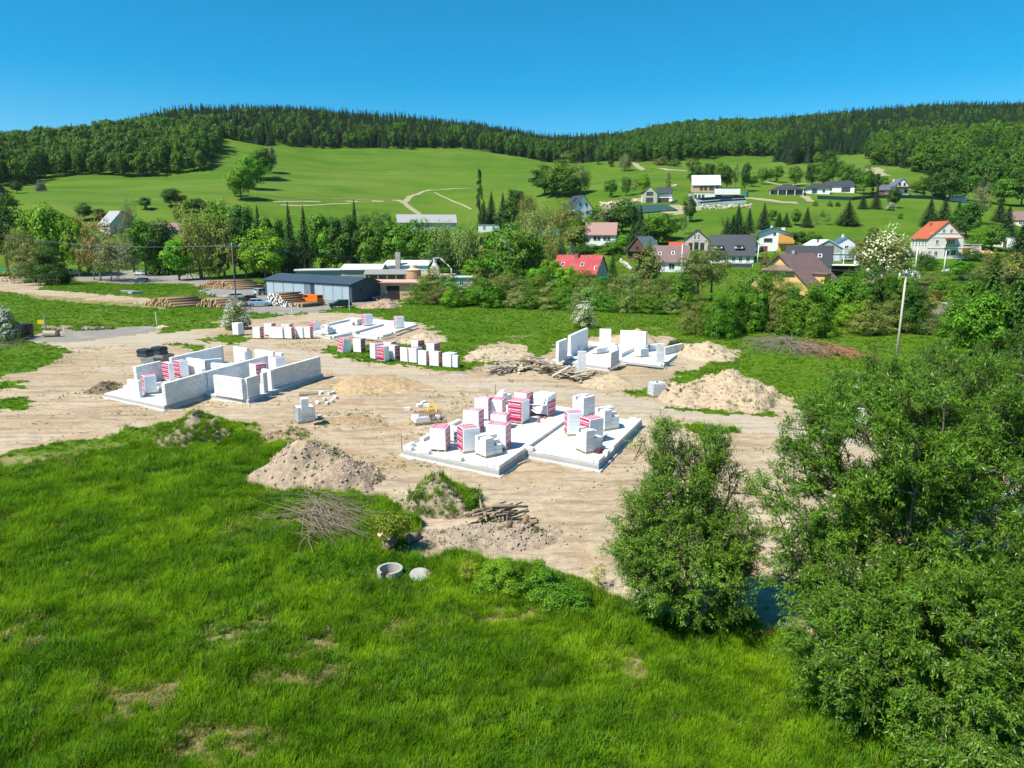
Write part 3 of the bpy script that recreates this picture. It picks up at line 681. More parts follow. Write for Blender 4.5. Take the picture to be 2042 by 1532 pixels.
# sheeted pallet
def sheet_over(e, b, a, z0, z1, spill, m, name='plastic_sheet', seed=0):
    rnd = np.random.default_rng(seed); n = 22; V = []
    for i in range(n):
        for j in range(n):
            u = i/(n-1); v = j/(n-1); x = -.35+(b+.5)*u-spill*.4*(1-u)*v; y = -.15+(a+.3)*v
            dx = max(0, -x, x-b); dy = max(0, -y, y-a); dd = math.hypot(dx, dy); z = z1+.03-dd*2.4-(spill*(1-u)**2*(z1-z0)*.9 if u < .5 else 0)*.3
            V.append((min(max(x, -.04-.5*spill*max(0, -x)*2), b+.03+.12*dd), min(max(y, -.03), a+.03), max(z0, z)+.03*math.sin(9*u+5*v)*(.3+dd)+rnd.normal(0, .008)))
    F = [(i*n+j, i*n+j+1, (i+1)*n+j+1, (i+1)*n+j) for i in range(n-1) for j in range(n-1)]
    return link(name, np_mesh(name, V, F, m, True), e)
M_SHEET = mat('white_sheet', (.80, .80, .80), .45, .4, var=.04, bump=.4, bdist=.03)
e = wrapped((1092,832), (1109,825), 'R', Z, 'wrapped pallet under a white plastic sheet beside the tall torn one', a=1.2, b=1.1, h=1.3, red='R', top=False)
sheet_over(e, 1.1, 1.2, .9, 1.5, 1, M_SHEET); 
b = MB(); 
for k in range(6):
    t0 = k/6; t1 = (k+1)/6
    b.quad((-.02-t0*.7, .1, 1.45-t0*1.05+.1*math.sin(k)), (-.02-t0*.7, 1.0, 1.45-t0*1.1), (-.02-t1*.7, 1.0-.1*k, 1.45-t1*1.1), (-.02-t1*.7, .1+.03*k, 1.45-t1*1.05+.1*math.sin(k+1)))
b.build('plastic_sheet', M_SHEET, e, smooth=True)
bpy.data.objects
# bits and pieces on the slab
def bx(name, label, cat, P, sz, m, rz=0, group=None, bev=.0, kind=None):
    o = MB().box(-sz[0]/2, -sz[1]/2, 0, sz[0]/2, sz[1]/2, sz[2], taper=bev).build(name, m, loc=P, rot=(0, 0, rz)); return tag(o, label, cat, group, kind)
M_ORANGE = mat('orange_paper', (.62, .16, .06), .7, .2)
bx('orange_box', 'small orange and white packet lying left of two on the slab', 'packet', at(1074, 843, Z), (.16, .12, .22), M_ORANGE, .4)
bx('orange_box', 'small orange packet near the foot of the sheeted pallet', 'packet', at(1086, 835, Z), (.16, .12, .14), M_ORANGE, 1)
e = empty('pallet_jack', at(1195, 903, Z), R(50), 'dark hand pallet jack with red base beside the front right stack', 'pallet jack')
MB().box(-.25, .0, .05, -.1, 1.1, .11).box(.1, 0, .05, .25, 1.1, .11).box(-.25, -.15, .05, .25, .02, .25).build('fork', mat('red_paint', (.12, .03, .03), .5, .4), e)
MB().path([(0, -.1, .2), (0, -.2, .7), (0, -.45, 1.15)], .025).tube((-.18, -.45, 1.15), (.18, -.45, 1.15), .02).build('handle', M_BLACK, e)
MB().tube((-.05, -.08, .08), (.05, -.08, .08), .09, n=10).build('wheel', M_BLACK, e)
# rebar, rods and pipes
def rod(name, label, cat, pts, r, m, group=None):
    return tag(MB().path(pts, r).build(name, m, smooth=True), label, cat, group)
p = at(802, 900); rod('rebar_stake', 'rusty iron stake at the left corner of the near slab', 'stake', [(p.x, p.y, -.1), (p.x-.03, p.y, 1.1)], .02, mat('rust', (.17, .08, .04), .9, .2))
p = at(988, 800); rod('rebar_stake', 'thin stake standing behind the near slab', 'stake', [(p.x, p.y, -.1), (p.x, p.y, 1.3)], .025, MATS['rust'])
p = at(990, 932); rod('rebar_stake', 'pair of thin rods standing at the front corner of the near slab', 'stake', [(p.x, p.y, .3), (p.x-.04, p.y, 1.2)], .012, MATS['rust'])
a, b2, c2 = at(1264, 918), at(1272, 908), at(1281, 896); rod('black_hose', 'black hose end curling up from the dirt right of the slab', 'hose', [(a.x, a.y, .03), (b2.x, b2.y, .15), (c2.x, c2.y+.1, .5)], .03, M_BLACK)
a, b2 = at(1033, 928), at(1057, 919); tag(MB().tube((a.x, a.y, .06), (b2.x, b2.y, .08), .05, n=4).build('plank', M_WOOD), 'short pale plank lying in the inner corner of the near slab', 'plank')
# --- left house shell
PF = at(326, 813); PL = at(208, 792.5); PI = at(404, 786); PR = at(490.5, 803.5); PE = at(640, 752.5)
va = (PL-PF).normalized(); vb = ((PI-PF)+(PE-PR)).normalized(); vb = (vb-va*vb.dot(va)*.55).normalized()
def lh(px, py, z): return at(px, py, z).to_2d()
HT = 1.95
def z3(x, y): return (200+x/4.4391, 600+y/4.4391)
BL = PL+vb*17.0; BI = PI; BR = PE+Vector((0,0,0)); BLR = BR+va*((PR-PF).length*.15)
far_l = at(*z3(285, 640), .0)
TL = lh(*z3(300, 585), HT); TL2 = lh(*z3(535, 528), HT); TM0 = lh(*z3(618, 505), HT); TM1 = lh(*z3(1078, 400), HT)
pe = [(PF.x, PF.y), (PI.x, PI.y), (PR.x, PR.y), (PE.x, PE.y)]
TBK = lh(*z3(1615, 462), HT)      # back right corner seen over the walls
bk = [(PE.x-.3, PE.y+6.0), (TM1.x+.1, TM1.y+.2), (PL.x-.2, PL.y+.1)]
back = Vector((TM1.x, TM1.y)); 
print('left house', PF, PI, PR, PE, TL, TL2, TM0, TM1, TBK)
_w = [at(*z3(*q), HT) for q in ((552, 735), (888, 640), (1285, 689), (1940, 490))]; _c = Vector(((_w[0].x+PL.x+TBK.x+TM1.x)/4, (_w[0].y+PL.y+TBK.y+TM1.y)/4))
_pl = [(q.x+.22*(q.x-_c.x)/(q.to_2d()-_c).length, q.y+.22*(q.y-_c.y)/(q.to_2d()-_c).length) for q in _w]
_pl[1] = (_w[1].x+.25, _w[1].y-.2)
slabB = slab('unfinished_house', 'left unfinished house shell with waist-high grey-white block walls', [*_pl, (TBK.x+.5, TBK.y+.4), (TM1.x, TM1.y+.3), (PL.x, PL.y)], .33, cat='unfinished house')
def W3(px0, py0, px1, py1, h=HT, z0=.33, **kw):
    p, q = at(*z3(px0, py0), h), at(*z3(px1, py1), h)
    block_wall(slabB, p.to_2d(), q.to_2d(), z0, h-z0, .28, **kw)
W3(552, 735, 888, 640, ragged=.2); W3(1280, 688, 1390, 652); W3(1520, 605, 1935, 492); W3(1010, 655, 1262, 690); W3(930, 628, 1472, 482)
W3(248, 693, 350, 704, h=1.7); W3(300, 584, 530, 532); W3(618, 503, 1076, 398); W3(1425, 640, 1462, 628); W3(1435, 600, 1520, 612)
W3(770, 503, 900, 520); W3(925, 522, 1075, 508); W3(985, 548, 1140, 560); W3(1185, 405, 1305, 420); W3(1375, 430, 1540, 452); W3(1555, 456, 1612, 462); W3(905, 520, 912, 600, h=1.9); W3(890, 636, 925, 628)
W3(215, 745, 262, 752, h=1.0)
for cx, cy, ox, oy, s_, kw, lb in [
 (400, 835, 320, 775, 'L', dict(red='L', h=1.35, a=.9, b=.9), 'wrapped pallet at the left doorway inside the left unfinished house'),
 (615, 720, 530, 700, 'L', dict(red='L', h=1.5, a=1.1, b=.5), 'left of two red printed pallets inside the left unfinished house'),
 (715, 690, 628, 672, 'L', dict(red='L', h=1.4, a=1.1, b=.8), 'right of two red printed pallets inside the left unfinished house'),
 (1285, 575, 1135, 560, 'L', dict(red='E', h=1.2, a=1.3, b=1.0), 'wrapped pallet in the far room of the left unfinished house'),
 (1285, 690, 1205, 680, 'L', dict(red='RE', h=1.35, a=1.1, b=.8), 'white pallet with red strip behind the front right room wall, left house'),
 (1385, 735, 1310, 715, 'L', dict(red='RE', h=1.5, a=1.1, b=1.0), 'pallet with dark red side beside the doorway of the left house'),
 (1560, 660, 1480, 640, 'L', dict(red='', h=1.45, a=1.1, b=1.0), 'red topped pallet just behind the right wall of the left house')]:
    wrapped(z3(cx, cy), z3(ox, oy), s_, .33, lb, **kw)
loose(z3(520, 800), z3(440, 790), 'L', .33, 'few loose white blocks on the floor of the left unfinished house', 2, 3, 2, drop=[(1,2,1),(0,0,1)])
# grey concrete blocks with two dark tarped packs
e = empty('grey_block_stack', at(*z3(400, 560)), R(-20), 'stack of grey concrete blocks behind the left unfinished house', 'block stack')
gm = mat('grey_block', (.27, .27, .26), .9, .15, var=.2, bump=.3, objvar=.3)
GB = MB().box(0, 0, 0, .48, .48, .24).mesh('block', gm)
for i in range(6):
    for j in range(3):
        for k in range(4 if i > 1 else 3): link('block', GB, e, loc=(i*.49-.6, j*.49, k*.245+.02))
TARP = mat('dark_blue_film', (.03, .05, .08), .25, .5, bump=.6, bdist=.04)
for k, (x, y) in enumerate(((402, 490), (525, 468))):
    q = at(*z3(x, y), 1.05); o = MB().box(-.6, -.5, 0, .6, .5, .75, taper=.05).build('tarped_pack', TARP, loc=(q.x, q.y, 1.02), rot=(0, 0, R(-20)))
    tag(o, ('left' if k == 0 else 'right')+' of two dark blue wrapped packs on the grey block stack', 'wrapped pack')
    MB().box(-.62, -.52, .45, .62, .52, .62, taper=.02).build('strap', M_BLACK, o)
# --- right far house shell
def z5(x, y): return (1100+x/7.293, 640+y/7.293)
def a5(x, y, z=0): return at(*z5(x, y), z)
Q = [a5(820, 720), a5(985, 615), a5(1630, 690), a5(1925, 450)]
q5 = a5(0, 615); dirr = (Q[3]-Q[2]); 
slabC = slab('unfinished_house', 'right unfinished house shell with tall white block wall pieces', [tuple(v.to_2d()) for v in (Q[0], Q[1], Q[2], Q[3], Q[3]+(q5-Q[0])*1.25, q5+dirr*.62, q5)], .33, cat='unfinished house')
def W5(x0, y0, x1, y1, h, z0=.33, **kw):
    p, q = a5(x0, y0, h), a5(x1, y1, h); block_wall(slabC, p.to_2d(), q.to_2d(), z0, h-z0, .3, far=True, limit=110, **kw)
H5 = 2.55
W5(845, 465, 965, 410, 1.75); W5(1635, 385, 1900, 325, 1.15); W5(1530, 330, 1645, 330, 2.3); W5(1420, 350, 1510, 345, 1.0)
W5(380, 440, 505, 440, 2.2); W5(85, 305, 212, 255, H5); W5(258, 215, 515, 100, H5); W5(700, 115, 870, 120, H5); W5(1005, 135, 1305, 150, H5); W5(1318, 152, 1385, 160, H5)
W5(1000, 470, 1240, 350, .75); W5(1050, 560, 1600, 620, .55); W5(700, 310, 960, 330, 1.0, ragged=.8); W5(520, 300, 700, 312, .75)
for (x, y, nx, nz, lb) in ((150, 590, 3, 1, 'low flat stack of blocks at the front left corner of the right shell'), (660, 490, 3, 2, 'pallet of white blocks in the middle of the right shell'), (1290, 535, 2, 3, 'opened white block stack in the right room of the right shell'), (1440, 440, 3, 2, 'white block stack behind the right room wall of the right shell'), (330, 475, 2, 2, 'small block stack beside the tall back wall of the right shell')):
    loose(z5(x, y), z5(x-60, y-12), 'L', .33, lb, nx, 3, nz)
e = empty('cement_mixer', a5(400, 375, .33), R(40), 'black tool bag and mixer leaning at the tall wall in the right shell', 'cement mixer')
MB().lathe([(.12, .35), (.3, .5), (.33, .75), (.2, 1.0), (.15, 1.05)], 10).build('drum', M_BLACK, e); MB().path([(-.3, 0, 0), (0, 0, .6), (.3, 0, 0)], .025).path([(0, -.3, 0), (0, 0, .6), (0, .35, 0)], .025).build('frame', M_BLACK, e)
# --- back slab with low upstands
def z6(x, y): return (490+x/5.672, 610+y/5.672)
def a6(x, y, z=0): return at(*z6(x, y), z)
K = [a6(960, 372), a6(1195, 320), a6(1530, 372), a6(1945, 215), a6(1690, 190), a6(1180, 150), a6(820, 225), a6(760, 320)]
slabD = slab('house_slab', 'far left foundation slab with low white block upstands', [tuple(v.to_2d()) for v in (K[0], K[1], K[2], K[3], K[5], K[7])], .30)
def S6(x0, y0, x1, y1, h=.6, z0=.3): p, q = a6(x0, y0, h), a6(x1, y1, h); block_wall(slabD, p.to_2d(), q.to_2d(), z0, h-z0, .3, far=True, limit=60)
S6(985, 340, 1190, 305); S6(1225, 290, 1550, 200); S6(1540, 330, 1650, 305); S6(1680, 288, 1935, 205); S6(870, 215, 1165, 148); S6(1230, 322, 1500, 352); S6(1420, 170, 1600, 178); S6(1560, 180, 1680, 190)
for cx, cy, ox, oy, lb in ((1350, 232, 1285, 215, 'wrapped pallet with red left side at the back of the far left slab'), (1700, 260, 1655, 240, 'wrapped pallet with red left side on the right half of the far left slab')):
    wrapped(z6(cx, cy), z6(ox, oy), 'L', .3, lb, red='L', h=1.5, a=1.1, b=1.2)
loose(z6(930, 330), z6(840, 325), 'L', .3, 'broken open block pallet spilling white blocks at the slab edge', 3, 4, 4, drop=[(2,0,3),(2,1,3),(2,2,3),(2,0,2),(2,1,2),(1,0,3)])
tag(MB().quad(a6(1200, 215, .4), a6(1215, 190, .75), a6(1240, 180, .8), a6(1250, 215, .35)).quad(a6(1190, 165, .9), a6(1215, 190, .75), a6(1250, 215, .35), a6(1225, 215, .36)).build('torn_film', M_RED), 'crumpled red printed film on the far left slab', 'plastic film')
loose(z6(1260, 225), z6(1190, 220), 'L', .3, 'white blocks beside the crumpled red film on the far left slab', 2, 3, 3)
# row of pallets by the far left slab
for i, (cx, cy, ox, oy, kw, lb) in enumerate([
 (165, 380, 78, 375, dict(red='R', b=.75), 'wrapped pallet with red right face, leftmost of the row by the far slab'),
 (340, 378, 270, 372, dict(red='', b=.9), 'all white wrapped pallet, second in the row by the far slab'),
 (422, 380, 345, 378, dict(red='', b=.9), 'all white wrapped pallet, third in the row by the far slab'),
 (522, 382, 438, 378, dict(red='R', b=.75), 'wrapped pallet with red right face in the middle of the row'),
 (648, 376, 582, 372, dict(red='', b=.9), 'all white wrapped pallet right of the middle of the row'),
 (733, 376, 655, 374, dict(red='R', b=.8), 'wrapped pallet with red right face, rightmost of the row'),
 (300, 340, 245, 338, dict(red='R', h=1.45), 'red topped pallet in the second row behind the first white one'),
 (500, 345, 400, 342, dict(red='R', h=1.4), 'red topped pallet in the second row behind the middle one'),
 (775, 300, 680, 290, dict(red='L', h=1.2), 'single pallet with faded red top standing behind the row')]):
    wrapped(z6(cx, cy), z6(ox, oy), 'L', 0, lb, a=1.1, h=kw.pop('h', 1.35), **{**dict(b=1.0), **kw}, group='row of pallets by the far left slab')
wrapped((476, 670), (461, 669), 'L', 0, 'lone all white wrapped pallet left of the row, near the blossoming bush', a=1.0, b=1.0, h=1.5, top=False)
# row along the road
def z7(x, y): return (640+x/6.807, 690+y/6.807)
for i, (cx, cy, ox, oy, s_, kw, lb) in enumerate([
 (288, 102, 205, 85, 'L', dict(red='L', h=1.5, tilt=R(7)), 'leaning pallet with bright red left side, leftmost on the grass strip'),
 (545, 98, 470, 92, 'L', dict(red='R', h=1.45, b=.9), 'pallet with dark red right side, second on the grass strip'),
 (735, 195, 660, 175, 'L', dict(red='', h=1.55), 'white pallet tucked behind the bright red one on the grass strip'),
 (862, 222, 735, 205, 'L', dict(red='L', h=1.45, b=.8), 'pallet with the brightest red front on the grass strip by the road'),
 (1005, 205, 930, 195, 'L', dict(red='R', h=1.45, b=.8), 'pallet with dark red right face in the middle of the roadside row'),
 (1175, 232, 1062, 215, 'L', dict(red='R', h=1.4, b=.3), 'white pallet with thin red edge, roadside row, left of two touching'),
 (1300, 240, 1195, 230, 'L', dict(red='', h=1.45), 'white pallet right of two touching ones in the roadside row'),
 (1430, 278, 1300, 262, 'L', dict(red='R', h=1.4, b=.45), 'white pallet with narrow brown-red side, third from the right of the row'),
 (1600, 290, 1472, 280, 'L', dict(red='R', h=1.4, b=.6), 'white pallet with brown-red side, second from the right end'),
 (1765, 305, 1645, 290, 'L', dict(red='', h=1.3, top=False), 'all white pallet next to the right end of the roadside row'),
 (1858, 308, 1760, 300, 'L', dict(red='R', h=1.15, b=.45, top=False), 'lower white pallet at the right end of the roadside row'),
 (960, 130, 890, 125, 'L', dict(red='R', h=1.3), 'red topped pallet in the back row by the road, left'),
 (1320, 95, 1240, 85, 'L', dict(red='R', h=1.2), 'red topped pallet in the back row by the road, middle'),
 (1540, 150, 1440, 140, 'L', dict(red='R', h=1.3), 'red topped pallet in the back row by the road, right')]):
    wrapped(z7(cx, cy), z7(ox, oy), s_, 0, lb, a=1.05, **{**dict(b=1.1), **kw}, group='pallets on the grass strip by the road')
# --- water tanks in cages
M_TANK = mat('tank_plastic', (.76, .80, .81), .35, .4, var=.05)
def ibc(P, ang, label):
    e = empty('water_tank', P, ang, label, 'water tank', 'caged white water tanks'); deck(e, 1.0, 1.2)
    MB().box(.03, .03, .13, 1.17, .97, 1.13, taper=.02).build('tank', M_TANK, e); MB().lathe([(.11, 1.13), (.11, 1.18)], 10, (.6, .5, 0)).build('lid', M_BLACK, e)
    c = MB(); r = .011
    for k in range(8): x = 1.2*k/7; c.tube((x, 0, .12), (x, 0, 1.15), r, n=4).tube((x, 1.0, .12), (x, 1.0, 1.15), r, n=4)
    for k in range(1, 6): y = k/6; c.tube((0, y, .12), (0, y, 1.15), r, n=4).tube((1.2, y, .12), (1.2, y, 1.15), r, n=4)
    for z in (.2, .45, .7, .95, 1.14): c.path([(0, 0, z), (1.2, 0, z), (1.2, 1.0, z), (0, 1.0, z), (0, 0, z)], r, 4)
    c.path([(.4, 0, 1.15), (.4, 1, 1.15)], r, 4).path([(.8, 0, 1.15), (.8, 1, 1.15)], r, 4)
    c.build('cage', M_STEEL, e); return e
i1 = ibc(at(594, 847), R(28), 'caged white water tank with a pile of blocks on top, left of the near slab')
e = empty('block_pile', at(594, 822, 1.15)+Vector((.1, .3, 0)), R(22), 'small pile of white blocks on top of the caged water tank', 'block pile')
for k in range(4):
    for i in range(2): link('block', blockmesh(.5, .25, .2), e, loc=(.05, .13+i*.26, .0+k*.2))
ibc(at(1302, 794), R(18), 'caged white water tank standing alone by the dirt road')
# loose blocks on the ground
for i, (x, y) in enumerate(((637, 806), (646, 800), (655, 788), (663, 786), (672, 795), (637, 787), (650, 808), (664, 803), (636, 835), (620, 812))):
    q = gat(x, y); o = link('loose_block', blockmesh(.5, .2, .2), loc=q, rot=(random.uniform(-.2, .2), 0, random.random()*3)); tag(o, 'white block on the dirt near the loaded water tank, '+('leftmost of the front ones', 'left of the middle', 'at the top', 'top right', 'furthest right', 'alone at the back left', 'close to the tank', 'right of centre', 'lowest, by the ruts', 'nearest the tank')[i], 'block', 'white blocks scattered on the dirt')
# material pallet with hose
e = empty('material_pallet', at(828, 848), R(23), 'low pallet of white boards, steel mesh and site scraps', 'pallet'); deck(e, 1.8, 2.2)
b = MB(); 
for k in range(5): b.box(.02+.02*k, .02, .13+.07*k, 1.1-.03*k, 1.2, .195+.07*k)
b.build('white_board', M_BLK2, e); b = MB()
for k in range(12): b.tube((.3+.14*k, .1, .52+.01*(k % 3)), (.9+.14*k, 1.75, .56), .02, n=4)
for k in range(5): b.tube((.2, .3+.3*k, .54), (2.1, .35+.3*k, .54), .018, n=4)
b.build('steel_mesh', MATS['rust'], e); b = MB()
for k in range(16): b.box(1.1+.07*(k % 4)*2, .03+.1*(k//4), .13+.09*(k % 3), 1.2+.14*(k % 4), .12+.1*(k//4), .2+.09*(k % 3))
b.build('brick_scraps', mat('scrap', (.33, .29, .27), .9, .1, var=.5), e)
YP = mat('yellow_plastic', (.75, .42, .02), .5, .4)
q = at(862, 836); b = MB()
for j in range(5):
    r = .34+.02*j; pts = [(q.x+r*math.cos(t)*.8, q.y+r*math.sin(t)*.6, .62+.3*math.sin(t)+.02*j) for t in np.linspace(0, 6.28, 13)]; b.path(pts, .03)
b.path([(q.x-.3, q.y, .7), (q.x-.9, q.y+.1, .62)], .03); tag(b.build('hose_coil', YP), 'coil of yellow hose on the material pallet', 'hose')
a, c = at(845, 844), at(861, 838); tag(MB().tube((a.x, a.y, .1), (c.x, c.y, .1), .1, n=10).build('drain_pipe', mat('orange_pipe', (.70, .13, .05), .5, .4), smooth=True), 'short orange drain pipe beside the material pallet', 'pipe')
q = at(874, 838); tag(MB().lathe([(.16, 0), (.2, .38)], 12, (q.x, q.y, 0)).build('bucket', M_FILM, smooth=True), 'white bucket right of the yellow hose', 'bucket')
for i, (x, y) in enumerate(((813, 818), (844, 806), (835, 812), (851, 811))): bx('loose_block', ('left', 'back', 'middle', 'right')[i]+' white block left behind the material pallet', 'block', at(x, y), (.45, .25, .22), M_BLK, i, 'white blocks behind the material pallet')
e = empty('empty_pallet', gat(596, 790), R(18), 'empty wooden pallet of thin slats right of the left shell', 'pallet'); b = MB()
for k in range(11): link('slat', MB().box(0, 0, .1, .1, 1.0, .125).mesh('slat', M_WOOD2), e, loc=(.13*k, 0, 0))
for k in range(3): b.box(0, .42*k, 0, 1.4, .42*k+.1, .098)
b.build('runner', M_WOOD2, e)
# heap of shuttering boards by the right shell
BOARDM = [MB().box(-l/2, -.13, 0, l/2, .13, .045).mesh('board', m_) for l, m_ in ((1.6, M_WOOD2), (2.2, mat('board_pale', (.46, .38, .27), .85, .15, var=.3)), (1.1, mat('board_dark', (.14, .11, .08), .9, .1, var=.4)))]
def board_heap(label, x0, x1, y0, y1, n, seed):
    rnd = random.Random(seed); c = at((x0+x1)/2, (y0+y1)/2); e = empty('board_heap', c, 0, label, 'board heap')
    for k in range(n):
        t = rnd.random(); q = at(x0+(x1-x0)*t, y0+(y1-y0)*t+rnd.uniform(-8, 8))
        link('board', rnd.choice(BOARDM), e, loc=(q.x-c.x, q.y-c.y, .04+.55*rnd.random()**2), rot=(rnd.uniform(-.5, .5), rnd.uniform(-.35, .35), R(25)+rnd.gauss(0, .5)))
board_heap('left heap of weathered grey shuttering boards beside the dirt road', 985, 1080, 742, 728, 75, 3)
board_heap('right heap of weathered boards below the right unfinished house', 1075, 1165, 736, 756, 70, 4)
for i, (x, y, x2, y2) in enumerate(((1152, 764, 1190, 742), (1198, 757, 1222, 763), (1168, 766, 1182, 760))):
    a, c = at(x, y), at(x2, y2); tag(MB().tube((a.x, a.y, .07), (c.x, c.y, .12), .06, n=4).build('plank', M_WOOD), 'long pale plank lying loose '+('on the sand below the right shell', 'furthest right of the board heaps', 'short and closest to the road')[i], 'plank')
# ------------------------------------------------------------------ earth heaps
HM = NT('heap_earth'); geo = HM.n('ShaderNodeNewGeometry').outputs['Position']; fn = HM.noise(3.0, 5, .7, geo); f2 = HM.noise(11, 3, .7, geo)
oc = HM.n('ShaderNodeObjectInfo').outputs['Color']
hc = HM.mix(HM.ramp(fn, [(.35, 0.0), (.65, 1.0)]), (.62, .60, .57), (1.08, 1.04, 1.0)); hc = HM.mix(HM.ramp(f2, [(.32, .35), (.45, 0.0)]), hc, (.5, .45, .4))
hc = HM.mix(1.0, hc, oc, 'MULTIPLY')
HEAP = HM.done(HM.surf(hc, .95, .1, 0, HM.bump(HM.math('ADD', fn, HM.math('MULTIPLY', f2, .4)), .9, .12)))
CL = NT('clod_earth'); cc = CL.mix(1.0, CL.ramp(CL.noise(2, 3, .6, CL.n('ShaderNodeNewGeometry').outputs['Position']), [(.3, .75), (.7, 1.05)]), CL.n('ShaderNodeObjectInfo').outputs['Color'], 'MULTIPLY'); CLOD = CL.done(CL.surf(cc, .95, .08))
def rock_mesh(seed=0):
    rng = np.random.default_rng(seed); import bmesh
    bm = bmesh.new(); bmesh.ops.create_icosphere(bm, subdivisions=1, radius=1)
    for v in bm.verts: v.co *= rng.uniform(.65, 1.15)
    me = bpy.data.meshes.new('clod'); bm.to_mesh(me); bm.free(); return me
def scatter_np(base, pts, sc, rng):
    bv = np.array([v.co[:] for v in base.vertices]); bf = np.array([p.vertices[:] for p in base.polygons]); n = len(pts)
    q = rng.normal(0, 1, (n, 4)); q /= np.linalg.norm(q, axis=1)[:, None]; w, x, y, z = q.T
    Rm = np.stack([1-2*(y*y+z*z), 2*(x*y-z*w), 2*(x*z+y*w), 2*(x*y+z*w), 1-2*(x*x+z*z), 2*(y*z-x*w), 2*(x*z-y*w), 2*(y*z+x*w), 1-2*(x*x+y*y)], 1).reshape(n, 3, 3)
    V = np.einsum('nij,vj->nvi', Rm, bv)*sc[:, None, None]+pts[:, None]
    F = (bf[None]+(np.arange(n)*len(bv))[:, None, None]).reshape(-1, bf.shape[1]); return V.reshape(-1, 3), F
ROCK = rock_mesh(3); HEAPS = []
def heap(label, x0, x1, ytop, ybase, peak, hgt, depth, col=(.40, .32, .235), rough=.22, clods=260, csz=.07, grass=0, powr=1.2, name='earth_heap', cat='earth heap', lean=0, seed=0):
    """heap between picture columns x0..x1, front foot at row ybase, crest column peak; hgt and depth in metres"""
    L = at(x0, ybase); Rr = at(x1, ybase); f = at((x0+x1)/2, ybase); cx = (L.x+Rr.x)/2; rx = (Rr.x-L.x)/2; cy = f.y+depth/2; ry = depth/2
    pk = at(peak, ybase).x; zc = tz(cx, cy); n = max(40, min(90, int(rx*16))); m = max(40, min(80, int(ry*18)))
    u, v = np.meshgrid(np.linspace(-1.12, 1.12, n), np.linspace(-1.12, 1.12, m), indexing='ij'); X = cx+u*rx; Y = cy+v*ry
    s = (pk-cx)/rx; uu = np.where(u < s, (u-s)/(1+s), (u-s)/(1-s))
    rr = np.sqrt(uu*uu+v*v)*(1+.32*(fbm(X*.55, Y*.55, 70+seed, 3)-.5)*2)
    H = hgt*np.clip(1-rr, -0.3, 1)**1 if True else 0
    H = np.sign(np.clip(1-rr, -.3, 1))*np.abs(np.clip(1-rr, -.3, 1))**(powr*.8)*hgt
    mk = np.clip((1-rr)*4, 0, 1)
    H = H+mk*((fbm(X*1.3, Y*1.3, 71+seed, 4)-.5)*rough*3.0+(fbm(X*4.5, Y*4.5, 72+seed, 2)-.5)*rough*.9)
    Z = terr(X.ravel(), Y.ravel()).reshape(H.shape)+H-.03
    V = np.stack([X.ravel()-cx, Y.ravel()-cy, Z.ravel()-zc], 1); i, j = np.meshgrid(np.arange(n-1), np.arange(m-1), indexing='ij')
    F = np.stack([i*m+j, (i+1)*m+j, (i+1)*m+j+1, i*m+j+1], -1).reshape(-1, 4); keep = H.ravel()[F].max(1) > -.12; F = F[keep]
    e = empty(name, (cx, cy, zc), 0, label, cat); o = link('soil', np_mesh('soil', V, F, HEAP, True), e); o.color = (*col, 1)
    rng = np.random.default_rng(seed); ok = np.where(H.ravel() > .03)[0]; HEAPS.append((e, V[ok]+np.array([cx, cy, zc]), ok, H.ravel()[ok], grass, rx, ry))
    if clods and len(ok):
        k = rng.choice(ok, clods); P = V[k]+rng.normal(0, .05, (clods, 3))*np.array([1, 1, .2]); sc = csz*rng.uniform(.2, 1.0, clods)**1.8*1.15
        cv, cf = scatter_np(ROCK, P, sc, rng); c = link('clod', np_mesh('clod', cv, cf, CLOD, False), e); c.color = (*[q*.95 for q in col], 1); tag(c, kind='stuff')
    return e
heap('tall grey-tan heap of cloddy soil at the edge of the green meadow', 452, 740, 872, 992, 585, 2.35, 5.2, (.43, .34, .25), .26, 900, .10, .04, seed=1)
heap('low overgrown green heap on the left edge of the site', 235, 445, 826, 908, 345, 1.8, 6.5, (.33, .28, .20), .25, 250, .10, 1.0, seed=2)
heap('grass-grown soil heap in front of the near slab', 795, 945, 938, 1037, 862, 1.75, 3.6, (.35, .29, .22), .25, 300, .09, .75, seed=3)
heap('low ridge of crumbly soil stretching right of the pollard stump', 815, 1125, 1040, 1098, 1000, .55, 2.6, (.39, .32, .245), .2, 900, .075, .06, seed=4)
heap('smooth yellow sand heap by the road behind the left shell', 640, 850, 737, 788, 692, 1.0, 8, (.50, .37, .22), .08, 60, .06, 0, seed=5)
heap('low flat sand heap in the grass behind the roadside pallets', 920, 1066, 683, 722, 985, .75, 9, (.53, .44, .32), .12, 120, .08, .05, seed=6)
heap('sand heap at the right end of the far left slab', 790, 890, 655, 688, 838, .95, 8, (.56, .46, .33), .10, 100, .08, .04, seed=7)
heap('biggest pale soil heap with weed tufts, right of the dirt road', 1348, 1608, 744, 822, 1490, 2.3, 9, (.50, .40, .28), .30, 900, .11, .14, seed=8)
heap('sand heap with grassy foot behind the lone water tank', 1345, 1502, 687, 722, 1435, 1.5, 9, (.54, .44, .31), .18, 250, .10, .10, seed=9)
heap('pointed sand heap standing behind the right unfinished house', 1215, 1330, 655, 694, 1282, 1.9, 7, (.50, .39, .26), .10, 60, .06, 0, seed=10)
heap('small earth heap at the back right corner of the right shell', 1322, 1362, 680, 700, 1340, 1.1, 4, (.42, .33, .22), .18, 80, .08, .1, seed=11)
heap('low spread sand heap in front of the right unfinished house', 1165, 1290, 742, 779, 1235, .8, 6, (.52, .42, .28), .07, 60, .05, 0, seed=12)
